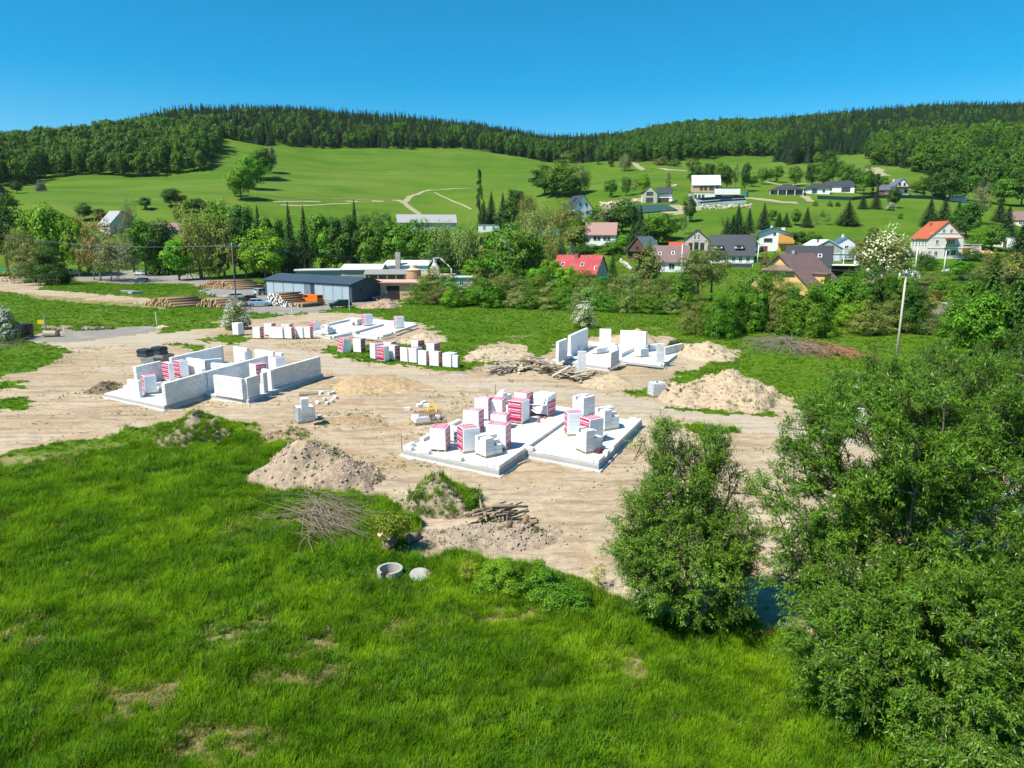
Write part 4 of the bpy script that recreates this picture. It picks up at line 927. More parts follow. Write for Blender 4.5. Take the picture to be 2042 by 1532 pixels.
heap('brown stony heap beside the grey metal hall', 708, 790, 598, 616, 760, 1.3, 10, (.42, .32, .23), .3, 200, .2, .05, seed=13)
heap('rough edge of dug-up clods left of the left unfinished house', 145, 215, 758, 788, 180, .5, 4, (.24, .19, .13), .3, 200, .12, .1, seed=14)
heap('shallow bank of rubble along the narrow grey road', 30, 200, 640, 662, 90, .6, 6, (.36, .32, .26), .2, 200, .15, .5, seed=15)
heap('wavy ridge of dug soil under the loaded water tank', 600, 790, 815, 852, 680, .28, 3, (.42, .31, .19), .12, 300, .06, .05, seed=16)
heap('row of clods between the green heap and the grey heap', 430, 590, 848, 900, 540, .35, 5, (.42, .31, .21), .2, 350, .09, .25, seed=17)
# ------------------------------------------------------------------ timber
M_LOGB = mat('log_bark', (.27, .185, .115), .9, .1, var=.3, scale=4, bump=.4, objvar=.35); M_LOGE = mat('log_end', (.62, .42, .22), .8, .15, var=.25, scale=5, objvar=.3)
M_LOGW = mat('white_log_end', (.78, .77, .74), .8, .15, var=.08, scale=5, objvar=.15)
def log_mesh(r, l, bark, end):
    b = MB(); b.tube((0, 0, 0), (0, l, 0), r, r*.9, 9); me = b.mesh('log', bark, False); me.materials.append(end)
    for p in me.polygons: p.use_smooth = len(p.vertices) == 4; p.material_index = 0 if len(p.vertices) == 4 else 1
    return me
def log_stack(P0, P1, ang, l, rows, r, label, group, ends=M_LOGE, jit=.1, seed=1, cat='log'):
    """log ends along P0-P1, logs running away at ang; every log is a thing"""
    rnd = random.Random(seed); d = (P1-P0); ln = d.length; print('logs', label, ln); d.normalize(); back = Vector((math.cos(ang), math.sin(ang), 0)); rot = ang-math.pi/2
    mesh = [log_mesh(r*s, l*q, M_LOGB, ends) for s, q in ((1, 1), (1.2, .96), (.85, 1.05), (1.05, .9))]; n0 = int(ln/(2*r))
    for k in range(rows):
        n = n0-int(k*n0/(rows+1.2)); 
        for i in range(n):
            x = (i+.5*(k % 2))*2*r+(n0-n)*r*1.0; q = P0+d*x+back*rnd.uniform(-jit, jit)*3
            z = tz(q.x, q.y)+r+k*r*1.72
            o = link('log', rnd.choice(mesh), loc=(q.x, q.y, z), rot=(rnd.uniform(-.02, .02), rnd.random()*6, rot+rnd.gauss(0, .03))); o.rotation_mode = 'XYZ'; o.rotation_euler = (rnd.uniform(-.015, .015), 0, rot+rnd.gauss(0, .035)); tag(o, label+', '+('bottom row', 'second row', 'third row', 'fourth row', 'fifth row', 'sixth row', 'top row')[k], cat, group)
log_stack(gat(393, 573), gat(474, 578), R(38), 7, 5, .23, 'orange-ended log in the stack left of the power pole', 'logs in the stack left of the grey hall')
log_stack(gat(287, 609), gat(352, 614), R(42), 6, 4, .22, 'brown log in the long stack at the roadside, left of two', 'logs in the left roadside stack', seed=2)
log_stack(gat(394, 612), gat(446, 616), R(42), 5.5, 4, .23, 'brown log in the roadside stack next to the power pole', 'logs in the right roadside stack', seed=3)
log_stack(gat(520, 608), gat(582, 613), R(55), 5, 7, .19, 'log with white painted end in the stack before the grey hall', 'white-ended logs before the grey hall', M_LOGW, seed=4)
log_stack(gat(588, 612), gat(602, 614), R(50), 5, 2, .2, 'brown log right of the white-ended stack', 'brown logs right of the white-ended stack', seed=5)
# pole pile near by
def pole(p, q, r, m=M_LOGB): 
    b = MB(); b.tube(p, q, r, r*.7, 7); me = b.mesh('branch', m, False); me.materials.append(M_LOGE)
    for f in me.polygons: f.use_smooth = len(f.vertices) == 4; f.material_index = 0 if len(f.vertices) == 4 else 1
    return me
M_POLE = mat('dry_pole', (.27, .225, .16), .9, .1, var=.35, scale=6, bump=.3, objvar=.3)
c = at(985, 1040); e = empty('pole_pile', c, 0, 'pile of cut grey poles and branches on the crumbly soil ridge', 'wood pile'); rnd = random.Random(9)
for k in range(34):
    a = R(24)+rnd.gauss(0, .22) if k > 8 else R(100)+rnd.gauss(0, .25); l = rnd.uniform(1.0, 2.4) if k > 8 else rnd.uniform(.7, 1.2); q = Vector((rnd.uniform(-.75, .8), rnd.uniform(-.35, .35), .35+.5*rnd.random()-.1*abs(k % 5-2)))
    d = Vector((math.cos(a)*l/2, math.sin(a)*l/2, rnd.uniform(-.12, .2))); link('branch', pole(q-d, q+d, rnd.uniform(.03, .075), M_POLE), e)
for i, (x, y, a, lb) in enumerate(((1060, 1042, 1.2, 'short split stump piece at the right end of the pole pile'), (1047, 1040, 2.0, 'twisted root stump left of the split piece, pole pile'), (1013, 1050, 1.0, 'upright pale root stump in the middle of the soil ridge'))):
    q = at(x, y, .45); b = MB().tube((0, 0, -.12), (.0, 0, .3), .14, .11, 9); 
    for k in range(5): b.tube((0, 0, 0), (.3*math.cos(k*1.3), .3*math.sin(k*1.3), -.12), .05, .02, 5)
    tag(b.build('root_stump', M_LOGB, loc=q, rot=(.5 if i else 1.2, .3, a)), lb, 'stump')
# dead branch piles
def brush(label, x0, x1, y0, y1, n, hgt, m, seed, lmin=1.2, lmax=3.2, r=.018, peak=.42, dirn=None):
    rng = random.Random(seed); b = MB(); c = at((x0+x1)/2, (y0+y1)/2); L = at(x0, y1); Rr = at(x1, y0); w = (at(x1, (y0+y1)/2)-at(x0, (y0+y1)/2)).length; dp = (at((x0+x1)/2, y0)-at((x0+x1)/2, y1)).length
    for k in range(n):
        u = min(1, max(0, rng.gauss(.5, .22))); v = rng.gauss(.5, .2); px = -w/2+w*u; py = -dp/2+dp*v
        hh = hgt*max(0.05, 1-abs(u-peak)*1.9)*rng.random()**.6
        a = (math.atan2(py, px-(peak-.5)*w)+rng.gauss(0, .5)) if dirn is None else dirn+rng.gauss(0, .5)+(math.pi if rng.random() < .3 else 0)
        l = rng.uniform(lmin, lmax); p = Vector((px, py, hh)); a2 = a; pts = [p]; z = hh; seg = 5; dz = rng.uniform(-.25, .1)
        for s in range(seg):
            a2 += rng.gauss(0, .16); dz += rng.gauss(-.04, .08); p = p+Vector((math.cos(a2), math.sin(a2), dz))*l/seg; p.z = max(.03, p.z); pts.append(p.copy())
            if rng.random() < .45: q = p+Vector((math.cos(a2+rng.choice((-.7, .7))), math.sin(a2+rng.choice((-.7, .7))), rng.uniform(-.2, .2)))*l*.28; q.z = max(.02, q.z); b.tube(p, q, r*.4, r*.2, 3, False)
        for s in range(seg): b.tube(pts[s], pts[s+1], r*(1.3-.2*s), r*(1.1-.2*s), 4, False)
    o = b.build('brushwood', m, loc=c); return tag(o, label, 'brushwood', kind='stuff')
M_TWIG = mat('dead_twig', (.25, .20, .14), .9, .1, var=.35, scale=3)
brush('tangled pile of bare dead branches lying in the meadow grass', 572, 735, 1008, 1075, 380, 1.0, M_TWIG, 1, r=.0125, peak=.35, dirn=R(-28))
brush('grey pile of dead branches in the grass beyond the big soil heap', 1515, 1650, 678, 712, 200, 1.2, mat('grey_twig', (.22, .18, .15), .9, .1, var=.4), 2, 1.5, 4, .03)
brush('orange-brown pile of dry conifer branches beside the grey pile', 1600, 1718, 690, 718, 260, 1.1, mat('rust_twig', (.32, .17, .09), .9, .1, var=.4), 3, 1, 2.5, .035)
brush('little tangle of dark twigs at the left edge of the meadow', -20, 30, 682, 700, 60, .8, MATS['grey_twig'], 4, 1, 2.5, .03)
# pollard stump with fresh shoots
c = at(785, 1102); e = empty('pollard_stump', c, 0, 'knobbly pollard tree stump covered in fresh green shoots', 'tree stump')
b = MB().tube((-.25, 0, -.1), (-.1, .05, .8), .34, .28, 12)
rnd = random.Random(4); ends = [(-.45, -.25, .95), (-.15, -.35, .85), (.25, -.05, 1.1), (.05, .3, 1.35), (-.4, .2, 1.3)]
for q in ends: b.tube((-.12, .03, .55), q, .17, .15, 10)
b.build('trunk', mat('stump_bark', (.26, .19, .13), .9, .1, var=.35, bump=.6), e, smooth=True)
for q in ends[:3]:
    d = (Vector(q)-Vector((-.12, .03, .55))).normalized(); link('cut_face', MB().tube(Vector(q), Vector(q)+d*.01, .145, .145, 12).mesh('cut_face', M_LOGE), e)
rng = np.random.default_rng(5); k = 4500; u = rng.normal(0, 1, (k, 3)); u /= np.linalg.norm(u, axis=1)[:, None]; P = u*rng.uniform(.35, .82, k)[:, None]*np.array([1.05, .8, .6])*(1+.25*np.sin(u[:, :1]*7+u[:, 1:2]*5))+np.array([-.08, .05, 1.15]); P = P[(P[:, 2] > .5)]
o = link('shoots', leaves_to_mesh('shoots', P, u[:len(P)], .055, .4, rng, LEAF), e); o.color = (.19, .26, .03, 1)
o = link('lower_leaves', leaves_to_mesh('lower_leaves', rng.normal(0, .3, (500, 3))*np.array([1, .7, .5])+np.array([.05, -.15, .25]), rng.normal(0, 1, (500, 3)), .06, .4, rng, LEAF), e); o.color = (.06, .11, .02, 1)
q = at(812, 1085); tag(link('cut_log', log_mesh(.22, .7, MATS['stump_bark'], M_LOGE), loc=(q.x, q.y, .22), rot=(R(-10), 0, R(-35))), 'thick sawn log leaning at the right foot of the pollard stump', 'log')
# concrete well ring and lid
c = at(778, 1152); e = empty('well_ring', c, 0, 'broken concrete well ring half sunk in the grass below the stump', 'well ring')
b = MB(); n = 26
for k in range(n):
    if 17 <= k <= 19: continue
    a0, a1 = 2*math.pi*k/n, 2*math.pi*(k+1)/n
    ps = [(math.cos(a)*r_, math.sin(a)*r_) for a, r_ in ((a0, .38), (a1, .38), (a1, .48), (a0, .48))]; b.prism(ps, -.1, .38, 'z')
b.build('ring', mat('old_concrete', (.36, .35, .31), .95, .1, var=.3, bump=.5), e); MB().lathe([(.37, -.1), (.37, .03)], 20).build('earth_fill', HEAP, e).color = (.3, .24, .17, 1)
MB().box(-.1, -.62, .0, .55, -.55, .06).build('white_pipe', M_FILM, e)
c = at(838, 1155); tag(MB().lathe([(.40, 0), (.40, .09), (.34, .11)], 20).build('concrete_disc', MATS['old_concrete'], loc=(c.x, c.y, .1), rot=(.25, .1, 0)), 'round grey concrete disc leaning in the grass right of the ring', 'concrete disc')
# ------------------------------------------------------------------ houses
def C(name, *a, **k): return mat(name, *a, **k)
W_WHITE = C('render_white', (.78, .78, .75), .85, .2, var=.04); W_CREAM = C('render_cream', (.66, .55, .42), .85, .2, var=.06); W_YEL = C('render_ochre', (.66, .42, .17), .85, .2, var=.06)
W_PINK = C('render_pink', (.72, .64, .58), .85, .2, var=.07, dirt=.3); W_GREY = C('render_grey', (.50, .48, .43), .9, .15, var=.12, dirt=.4); W_WOOD = C('wood_dark', (.12, .06, .04), .8, .2, var=.3); W_ORW = C('wood_orange', (.62, .33, .09), .7, .2, var=.2)
W_STONE = C('stone_clad', (.46, .41, .33), .9, .15, var=.3, scale=2)
R_DARK = C('roof_anthracite', (.045, .050, .058), .55, .35, var=.15, scale=2); R_RED = C('roof_red_tile', (.42, .095, .04), .75, .2, var=.3, scale=3, dirt=.35, bump=.5); R_CRIM = C('roof_crimson', (.36, .03, .04), .55, .35, var=.18, scale=2, dirt=.25)
R_MAUVE = C('roof_mauve', (.18, .115, .11), .7, .25, var=.25, scale=2, dirt=.2, bump=.4); R_PINKISH = C('roof_old_pink', (.33, .20, .175), .8, .2, var=.2, scale=2, dirt=.3); R_GREY = C('roof_grey', (.32, .32, .32), .6, .3, var=.15, scale=2, dirt=.2)
R_SILV = C('roof_silver', (.60, .68, .72), .4, .5, var=.06); R_TEAL = C('roof_teal', (.03, .085, .10), .5, .4, var=.1); R_WHITE = C('roof_white', (.56, .58, .60), .6, .3, var=.12, dirt=.4); R_GREEN = C('roof_green', (.03, .10, .07), .6, .3)
GLASS = C('window_glass', (.03, .04, .05), .08, .8, var=.1); FR_W = C('frame_white', (.75, .75, .73), .5, .4, var=.02); FR_D = C('frame_dark', (.10, .05, .035), .6, .3); SOLAR = C('solar_panel', (.015, .02, .05), .15, .7, var=.2); DOORM = C('door_brown', (.16, .07, .04), .6, .3)
HRED = C('chimney_brick', (.30, .12, .07), .85, .1, var=.3, scale=6)
class House:
    def __init__(s, label, px, py, Wd, D, he, rise, a=0, axis='x', wall=W_WHITE, roof=R_DARK, oh=.5, cat='house', name='house', P=None, hip=0, split=.5, nogable=False, seams=0, ang=None):
        P = gat(px, py) if P is None else P; azr = math.atan2(P.x, P.y); yaw = -azr+R(a) if ang is None else ang
        s.W, s.D, s.he, s.rise, s.axis, s.oh = Wd, D, he, rise, axis, oh
        Rz = Matrix.Rotation(yaw, 3, 'Z'); c = P+Rz@Vector((0, D/2, 0)); zs = [tz((c+Rz@Vector((sx*Wd/2, sy*D/2, 0))).x, (c+Rz@Vector((sx*Wd/2, sy*D/2, 0))).y) for sx in (-1, 1) for sy in (-1, 1)]
        c.z = P.z; s.low = min(zs)-c.z-.4; s.e = empty(name, c, yaw, label, cat); w = Wd/2; d = D/2; b = MB()
        L, Hh = (w, d) if axis == 'x' else (d, w)   # L half-length along ridge, Hh half-width across
        r = -Hh+2*Hh*split
        if rise > 0 and hip == 0 and not nogable:
            pts = [(-Hh, s.low), (Hh, s.low), (Hh, he), (r, he+rise), (-Hh, he)]
            if split != .5: pts = [(-Hh, s.low), (Hh, s.low), (Hh, he), (r, he+rise), (-Hh, he)]
            b.prism(pts, -L, L, 'x' if axis == 'x' else 'y')
        else: b.box(-w, -d, s.low, w, d, he)
        s.wall = b.build('wall', wall, s.e); t = .16; b = MB()
        if rise > 0 and hip == 0:
            for sg in (-1, 1):
                run = (Hh-r) if sg > 0 else (Hh+r); sl = rise/run; x1 = (Hh+oh)*sg; z1 = he-oh*sl
                poly = [(r, he+rise+.02), (x1, z1+.02), (x1, z1+.02+t), (r, he+rise+.02+t*1.15)]
                b.prism(poly, -L-oh*.7, L+oh*.7, 'x' if axis == 'x' else 'y')
                if seams:
                    k = -L
                    while k < L:
                        q = [(r, he+rise+t), (x1, z1+t), (x1, z1+t+.08), (r, he+rise+t+.1)]; b.prism(q, k, k+.06, 'x' if axis == 'x' else 'y'); k += seams
        elif rise > 0:
            hl = hip; P_ = lambda x, y, z: (x, y, z) if axis == 'x' else (y, x, z); o = oh
            q = [P_(-L-o, -Hh-o, he), P_(L+o, -Hh-o, he), P_(L+o, Hh+o, he), P_(-L-o, Hh+o, he), P_(-L+hl, 0, he+rise), P_(L-hl, 0, he+rise)]
            k = len(b.v); b.v += q+[(v[0], v[1], v[2]-.15) for v in q[:4]]
            b.f += [(k, k+1, k+5, k+4), (k+2, k+3, k+4, k+5), (k+1, k+2, k+5), (k+3, k, k+4), (k+6, k+9, k+8, k+7)]+[(k+i, k+6+i, k+6+(i+1) % 4, k+(i+1) % 4) for i in range(4)]
        else: b.box(-w-oh, -d-oh, he, w+oh, d+oh, he+.22)
        s.roof = b.build('roof', roof, s.e)
    def M(s, f):
        w, d = s.W/2, s.D/2
        return {'f': Matrix(((1, 0, 0, 0), (0, 1, 0, -d), (0, 0, 1, 0), (0, 0, 0, 1))), 'b': Matrix(((-1, 0, 0, 0), (0, -1, 0, d), (0, 0, 1, 0), (0, 0, 0, 1))),
                'l': Matrix(((0, 1, 0, -w), (-1, 0, 0, 0), (0, 0, 1, 0), (0, 0, 0, 1))), 'r': Matrix(((0, -1, 0, w), (1, 0, 0, 0), (0, 0, 1, 0), (0, 0, 0, 1)))}[f]
    def win(s, f, u, z, w=1.1, h=1.3, fr=FR_W, bars=1, name='window', gm=GLASS):
        M = s.M(f); b = MB(); t = .09
        b.box(u-w/2, -.06, z, u-w/2+t, .02, z+h, M).box(u+w/2-t, -.06, z, u+w/2, .02, z+h, M).box(u-w/2+t, -.06, z, u+w/2-t, .02, z+t, M).box(u-w/2+t, -.06, z+h-t, u+w/2-t, .02, z+h, M)
        for k in range(bars): x = u-w/2+w*(k+1)/(bars+1); b.box(x-.035, -.055, z+t, x+.035, .02, z+h-t, M)
        b.box(u-w/2-.06, -.12, z-.07, u+w/2+.06, .02, z-.002, M)
        o = b.build(name, fr, s.e); MB().box(u-w/2+t, -.03, z+t, u+w/2-t, .015, z+h-t, M).build('pane', gm, o); return s
    def door(s, f, u, w=1.0, h=2.1, m=DOORM, z=0, name='door'):
        o = MB().box(u-w/2, -.06, z, u+w/2, .02, z+h, s.M(f)).build(name, m, s.e); MB().box(u+w/2-.18, -.1, z+h*.48, u+w/2-.1, -.058, z+h*.53, s.M(f)).build('handle', M_STEEL, o); return s
    def row(s, f, us, z, **k):
        for u in us: s.win(f, u, z, **k)
        return s
    def chim(s, x, y, z, h=1.2, m=W_WHITE, sz=.55):
        MB().box(x-sz/2, y-sz/2, z, x+sz/2, y+sz/2, z+h).box(x-sz/2-.07, y-sz/2-.07, z+h, x+sz/2+.07, y+sz/2+.07, z+h+.1).build('chimney', m, s.roof); return s
    def box(s, name, x0, y0, z0, x1, y1, z1, m): o = MB().box(x0, y0, z0, x1, y1, z1).build(name, m, s.e); return o
    def sky(s, u, f=.5, w=1.0, side=-1, m=FR_W, h=1.2, panel=False, gm=GLASS, ww=None):
        """roof window / solar panel on the roof slope; f is how far up the slope"""
        Hh = s.D/2 if s.axis == 'x' else s.W/2; an = math.atan2(s.rise, Hh); y = side*Hh*(1-f); z = s.he+s.rise*f+.16
        T = Matrix.Translation((u, y, z) if s.axis == 'x' else (y, u, z))
        Rm = (Matrix.Rotation(-side*an, 4, 'X') if s.axis == 'x' else Matrix.Rotation(side*an, 4, 'Y')@Matrix.Rotation(math.pi/2, 4, 'Z')); MM = T@Rm
        b = MB().box(-w/2, -h/2, .0, w/2, h/2, .1 if not panel else .08, MM); o = b.build('solar_panel' if panel else 'roof_window', SOLAR if panel else m, s.roof)
        if not panel: MB().box(-w/2+.14, -h/2+.14, .101, w/2-.14, h/2-.14, .115, MM).build('pane', gm, o)
        return s
# upper slope
h = House('white gabled cottage with dark roof half hidden behind trees on the left of the slope', 1163, 433, 8.5, 10, 4.2, 5.0, 28, 'y', W_WHITE, R_DARK, .5); h.row('f', (-1.5, 1.5), 4.6, w=1.0, h=1.5, fr=FR_D).win('f', -2, 1.4, 1.6, 1.3, FR_D).win('f', 2, 1.4, 1.2, 1.3, FR_D).sky(0, .5, 3, -1, panel=True, h=4)
h = House('stone gabled new house with glazed front and dark roof', 1295, 405, 7, 9, 4.4, 3.4, 0, 'y', W_STONE, R_DARK, .35); h.win('f', 0, 3.6, 3.2, 1.6, FR_D, 3).win('f', 0, .4, 3.4, 2.1, FR_D, 3)
MB().box(3.5, -2.5, h.low, 10.5, 3.5, 4.3).build('side_wing', W_WHITE, h.e); b = MB(); b.prism([(-3.2, 4.3), (.5, 7.3), (4.2, 4.3), (4.2, 4.5), (.5, 7.55), (-3.2, 4.5)], 3.3, 10.8, 'x').build('roof', R_DARK, h.e)
b = MB().box(4.3, -2.56, 0, 9.3, -2.5, 2.5).build('garage_door', FR_D, h.e); MB().box(-3.9, -4.3, h.low, -3.5, 3, 4.2).build('wing', W_WHITE, h.e)
h = House('timber and brick house with pale blue metal roof above a white retaining wall', 1408, 383, 14, 8, 4.0, 4.6, 8, 'x', C('brick_new', (.55, .36, .22), .85, .15, var=.15), R_SILV, .6); h.row('f', (-2.5, -.3), 1.0, w=1.6, h=2.2, fr=FR_D).win('f', 2.7, 1.0, 2.4, 2.2, FR_D, 1).win('f', 5.6, 1.0, 2.0, 2.2, FR_D, 1)
c = gat(1400, 399); h2 = House('white basement terrace under the pale blue roofed house', 1400, 399, 12, 5, 3.0, 0, 8, 'x', W_WHITE, W_WHITE, .1, 'terrace', 'terrace'); h2.row('f', (-3.2, -1.4, .4), .9, w=1.2, h=1.6, fr=FR_D)
h = House('single storey house with dark hipped roof and porch posts', 1568, 389, 15, 12, 2.5, 3.2, 0, 'x', C('charcoal_wall', (.10, .10, .10), .8), R_DARK, 1.2, hip=6); h.row('f', (-5, -2), .4, w=2.2, h=2.0, fr=FR_D)
for x in (-7.9, -4, 0, 4, 7.9): h.box('post', x-.15, -7.1, h.low, x+.15, -6.8, 2.4, FR_W)
h = House('long white bungalow with dark hipped roof, left wing', 1632, 387, 11, 9, 3.0, 2.6, 10, 'x', W_WHITE, R_DARK, .6, hip=3.5); h.win('f', -2, .5, 2.4, 2.1, FR_D, 2).win('f', 2.5, .9, 1.2, 1.3, FR_D)
h = House('long white bungalow with dark roof and wide garage, right wing', 1672, 384, 15, 8, 3.4, 2.8, 5, 'x', W_WHITE, R_DARK, .6, hip=1.2); h.win('f', -4, 1.0, 1.4, 1.4, FR_D).win('f', 3.4, .3, 4.2, 2.4, FR_D, 1)
h = House('white gabled house with balcony and dark side annex at the forest foot', 1797, 388, 8, 10, 4.0, 4.2, 25, 'y', W_WHITE, C('roof_slate', (.13, .14, .16), .6, .3), .5); h.row('f', (-1.2, 1.2), 4.6, w=1.0, h=1.3, fr=FR_D).row('f', (-2.2, 2.2), 1.0, w=1.4, h=1.6, fr=FR_D).box('balcony', -3.5, -6.2, 3.0, 3.5, -5, 3.2, FR_D); h.box('railing', -3.5, -6.2, 3.2, 3.5, -6.1, 4.0, FR_D); h.chim(-1, 3, 7, 1.4)
House('dark red wooden annex left of the white gabled house', 1768, 389, 7, 7, 2.6, 2.6, 10, 'x', C('wood_redbrown', (.18, .06, .04), .8), C('roof_slate2', (.10, .11, .13), .6), .4).win('f', 0, .6, 1.4, 1.3)
House('dark wooden hut at the fence line by the forest', 1872, 398, 6, 4, 2.2, .8, 0, 'x', W_WOOD, R_DARK, .3, 'shed', 'shed').door('f', 0)
h = House('small pale polytunnel greenhouse on the slope', 1909, 402, 8, 5, 1.6, 1.2, 0, 'x', C('poly_film', (.45, .5, .46), .3, .5), MATS['poly_film'], .05, 'greenhouse', 'greenhouse')
for x in (-3, -1, 1, 3): h.box('hoop', x-.04, -2.56, 0, x+.04, -2.5, 1.6, FR_W)
# village
h = House('white house with dusty pink roof above the clipped hedge', 1197, 490, 11, 9, 4.2, 4.0, -4, 'x', W_WHITE, R_PINKISH, .6); h.row('f', (-2.0, -.6, 1.6, 3.0), 2.0, w=1.1, h=1.3, fr=FR_D).chim(-4.6, 2, 7.2, 1.2); h.box('upper_band', -5.4, -4.56, 3.7, 5.4, -4.5, 4.15, C('band_blue', (.22, .30, .33), .8))
h = House('A-frame cottage with solar panels on its green roof beside the blue spruce', 1113, 522, 7, 8, 2.2, 8.0, 48, 'y', W_WHITE, R_GREEN, .5); h.win('f', 0, 3, 1.2, 1.4)
for i in range(3):
    for j in range(4): h.sky(-2.6+i*1.75, .3+.16*j, 1.6, -1, panel=True, h=1.35)
h = House('small dark timber chalet with slate roof beside the terraces', 1270, 518, 7.5, 9, 3.0, 4.2, -30, 'y', W_WOOD, C('roof_bluegrey', (.12, .16, .18), .6, .3), .7); h.win('f', 0, 3.2, 1.2, 1.1, FR_D).row('f', (-2, 2), .8, w=1.1, h=1.3, fr=FR_D); h.box('balcony', -3.6, -5.6, 2.6, 3.6, -4.5, 2.75, W_WOOD)
h = House('long cottage with crimson metal roof, brick chimney and grey gable', 1143, 566, 11.5, 8.5, 2.6, 4.0, -22, 'x', W_GREY, R_CRIM, .45, seams=.9); h.sky(1.5, .45, .9, -1, C('grey_frame', (.5, .5, .5), .5)); h.sky(-3.6, .45, .9, -1, MATS['grey_frame']); h.chim(-.6, -.5, 5.2, 1.9, HRED, .9).win('r', 0, 1.4, .9, 1.2); h.row('f', (-3, 0, 3), .8)
h = House('small house with brown roof and skylight behind the white lamp post', 1336, 543, 9.5, 8, 3.0, 4.0, 0, 'x', W_WHITE, R_MAUVE, .5); h.sky(.6, .5, .9, -1).sky(-3.0, .45, .9, -1); h.row('f', (-3.2, .4), .8, w=1.6, h=1.5).door('f', 2.6, 2.4, 2.4, W_WHITE)
h = House('small beige gabled house with dark barn-like windows', 1388, 500, 8.2, 9, 3.6, 3.3, 0, 'y', C('render_beige', (.50, .45, .37), .85, var=.08), C('roof_darkgrey', (.10, .10, .10), .6), .6); h.row('f', (-.6, .6), 3.6, w=.8, h=1.9, fr=FR_W).row('f', (-1.9, 1.9), .3, w=1.3, h=2.3, fr=FR_D).win('f', 0, .3, 1.4, 2.5, FR_D); h.chim(1, 3, 6, 1.0, C('chimney_dark', (.1, .1, .1)))
h = House('tiny red roofed brown shed left of the beige gabled house', 1348, 503, 4.6, 3, 2.2, .9, 0, 'x', W_WOOD, C('shed_red', (.50, .07, .05), .6), .3, 'shed', 'shed'); h.door('f', 0)
h = House('wide house with steep black roof and two small dormer windows', 1458, 526, 13, 10, 2.9, 5.6, 3, 'x', W_WHITE, R_DARK, .6, hip=0); h.row('f', (-4, -1.5, .6, 2.6, 4.8), .7, w=1.1, h=1.4)
for u in (-4.0, 2.0):
    b = MB().box(u-1.2, -4.6, 4.6, u+1.2, -2.4, 5.5).build('dormer', W_WHITE, h.roof); MB().box(u-1.35, -4.9, 5.5, u+1.35, -1.6, 5.62).build('dormer_roof', R_DARK, b); MB().box(u-.6, -4.66, 4.75, u+.6, -4.6, 5.35).build('pane', GLASS, b)
h = House('white two storey house with teal roof and orange wooden balcony', 1541, 501, 12, 9, 5.2, 2.2, 8, 'y', W_WHITE, R_TEAL, 1.1); h.win('f', -1.7, 3.0, 2.6, 1.1, FR_D, 3).win('f', .2, 5.1, .8, .8, FR_D).chim(-.2, 1, 6.6, 1.5).chim(3.2, -1, 6.2, 1.3, sz=1.0); h.door('f', -2.8, 2.2, 1.6, C('door_maroon', (.20, .06, .05)))
h.box('balcony', 1.4, -5.9, 2.4, 6.2, -4.5, 2.7, W_ORW); h.box('railing', 1.4, -5.95, 2.7, 6.2, -5.85, 3.6, W_ORW); h.box('timber_front', 1.4, -4.58, 2.7, 6.0, -4.5, 5.4, W_ORW); h.win('f', 4, 3.0, 2.6, 1.9, FR_D, 1); h.box('lower_front', 1.4, -4.58, 0, 6.0, -4.5, 2.3, W_ORW); h.win('f', 4.0, .5, 2.2, 1.5, FR_D, 1)
b = MB().lathe([(.0, 0), (.45, .05), (.5, .12)], 14).build('satellite_dish', W_WHITE, h.e, loc=(-6.5, -4.9, 3.1), rot=(R(80), 0, 0))
h = House('patchy white and grey gabled house with green shutter', 1648, 522, 9, 11, 3.9, 2.4, 24, 'y', W_GREY, R_SILV, .4); h.win('f', -.2, 3.0, 1.6, 1.1, FR_D).row('f', (-.2, .8, 1.8), 1.2, w=.8, h=.6, fr=FR_D).win('f', -2.6, 1.6, .6, 1.0, FR_D); h.box('shutter', -1.9, -5.6, 3.0, -1.05, -5.52, 4.1, C('shutter_green', (.04, .32, .17), .6)); h.box('fresh_render', -3.6, -5.53, .2, 3.8, -5.5, 2.6, C('white_patch', (.76, .76, .74), .9)); h.chim(-1.6, -2, 5.4, 1.0, HRED, .5)
h = House('small white side house with dark roof and terrace right of the patchy one', 1686, 515, 5, 6, 4.6, 1.6, 20, 'y', W_WHITE, C('roof_blue', (.07, .13, .2), .5), .3); h.win('f', 0, 2.8, 1.2, 1.1); h.chim(0, 1, 5.8, 1.4)
h = House('black roofed house with white walls and terrace behind the ochre house', 1610, 548, 11, 9, 2.6, 4.6, 0, 'x', W_WHITE, C('roof_black', (.025, .028, .035), .5, .4), .5, hip=0); h.sky(2.6, .45, 1.0, -1).row('f', (0, 3.2), .6, w=1.3, h=1.6)
h.box('terrace', 5.6, -6, 2.5, 12.5, -1, 2.75, W_WHITE); h.box('terrace_room', 5.7, -1.5, h.low, 12.3, 3, 2.45, C('dark_glass_room', (.03, .06, .05), .3, .5)); h.box('terrace_roof', 5.6, -3, 5.0, 11, 2.5, 5.2, R_GREEN)
for x in (5.8, 8.2, 10.8): h.box('post', x, -3, 2.7, x+.15, -2.85, 5.0, FR_W)
h.box('railing', 10.5, -6, 2.75, 12.5, -5.9, 3.7, FR_W)
h = House('large ochre house with brown seamed half-hipped roof in front of the village', 1548, 598, 13, 15, 3.0, 6.0, -26, 'y', W_YEL, R_MAUVE, .8, seams=.6)
h.win('f', -2.6, 1.2, 1.2, 1.4).win('f', 2.6, 1.2, 1.2, 1.4)
MB().prism([(-3.1, 6.1), (3.1, 6.1), (0, 9.15)], 0, .12, 'y', Matrix.Translation((0, -8.2, 0))@Matrix.Rotation(R(-28), 4, 'X')@Matrix.Translation((0, 0, 0))).build('hip_gable', R_MAUVE, h.roof, loc=(0, -2.3, .3)) if False else None
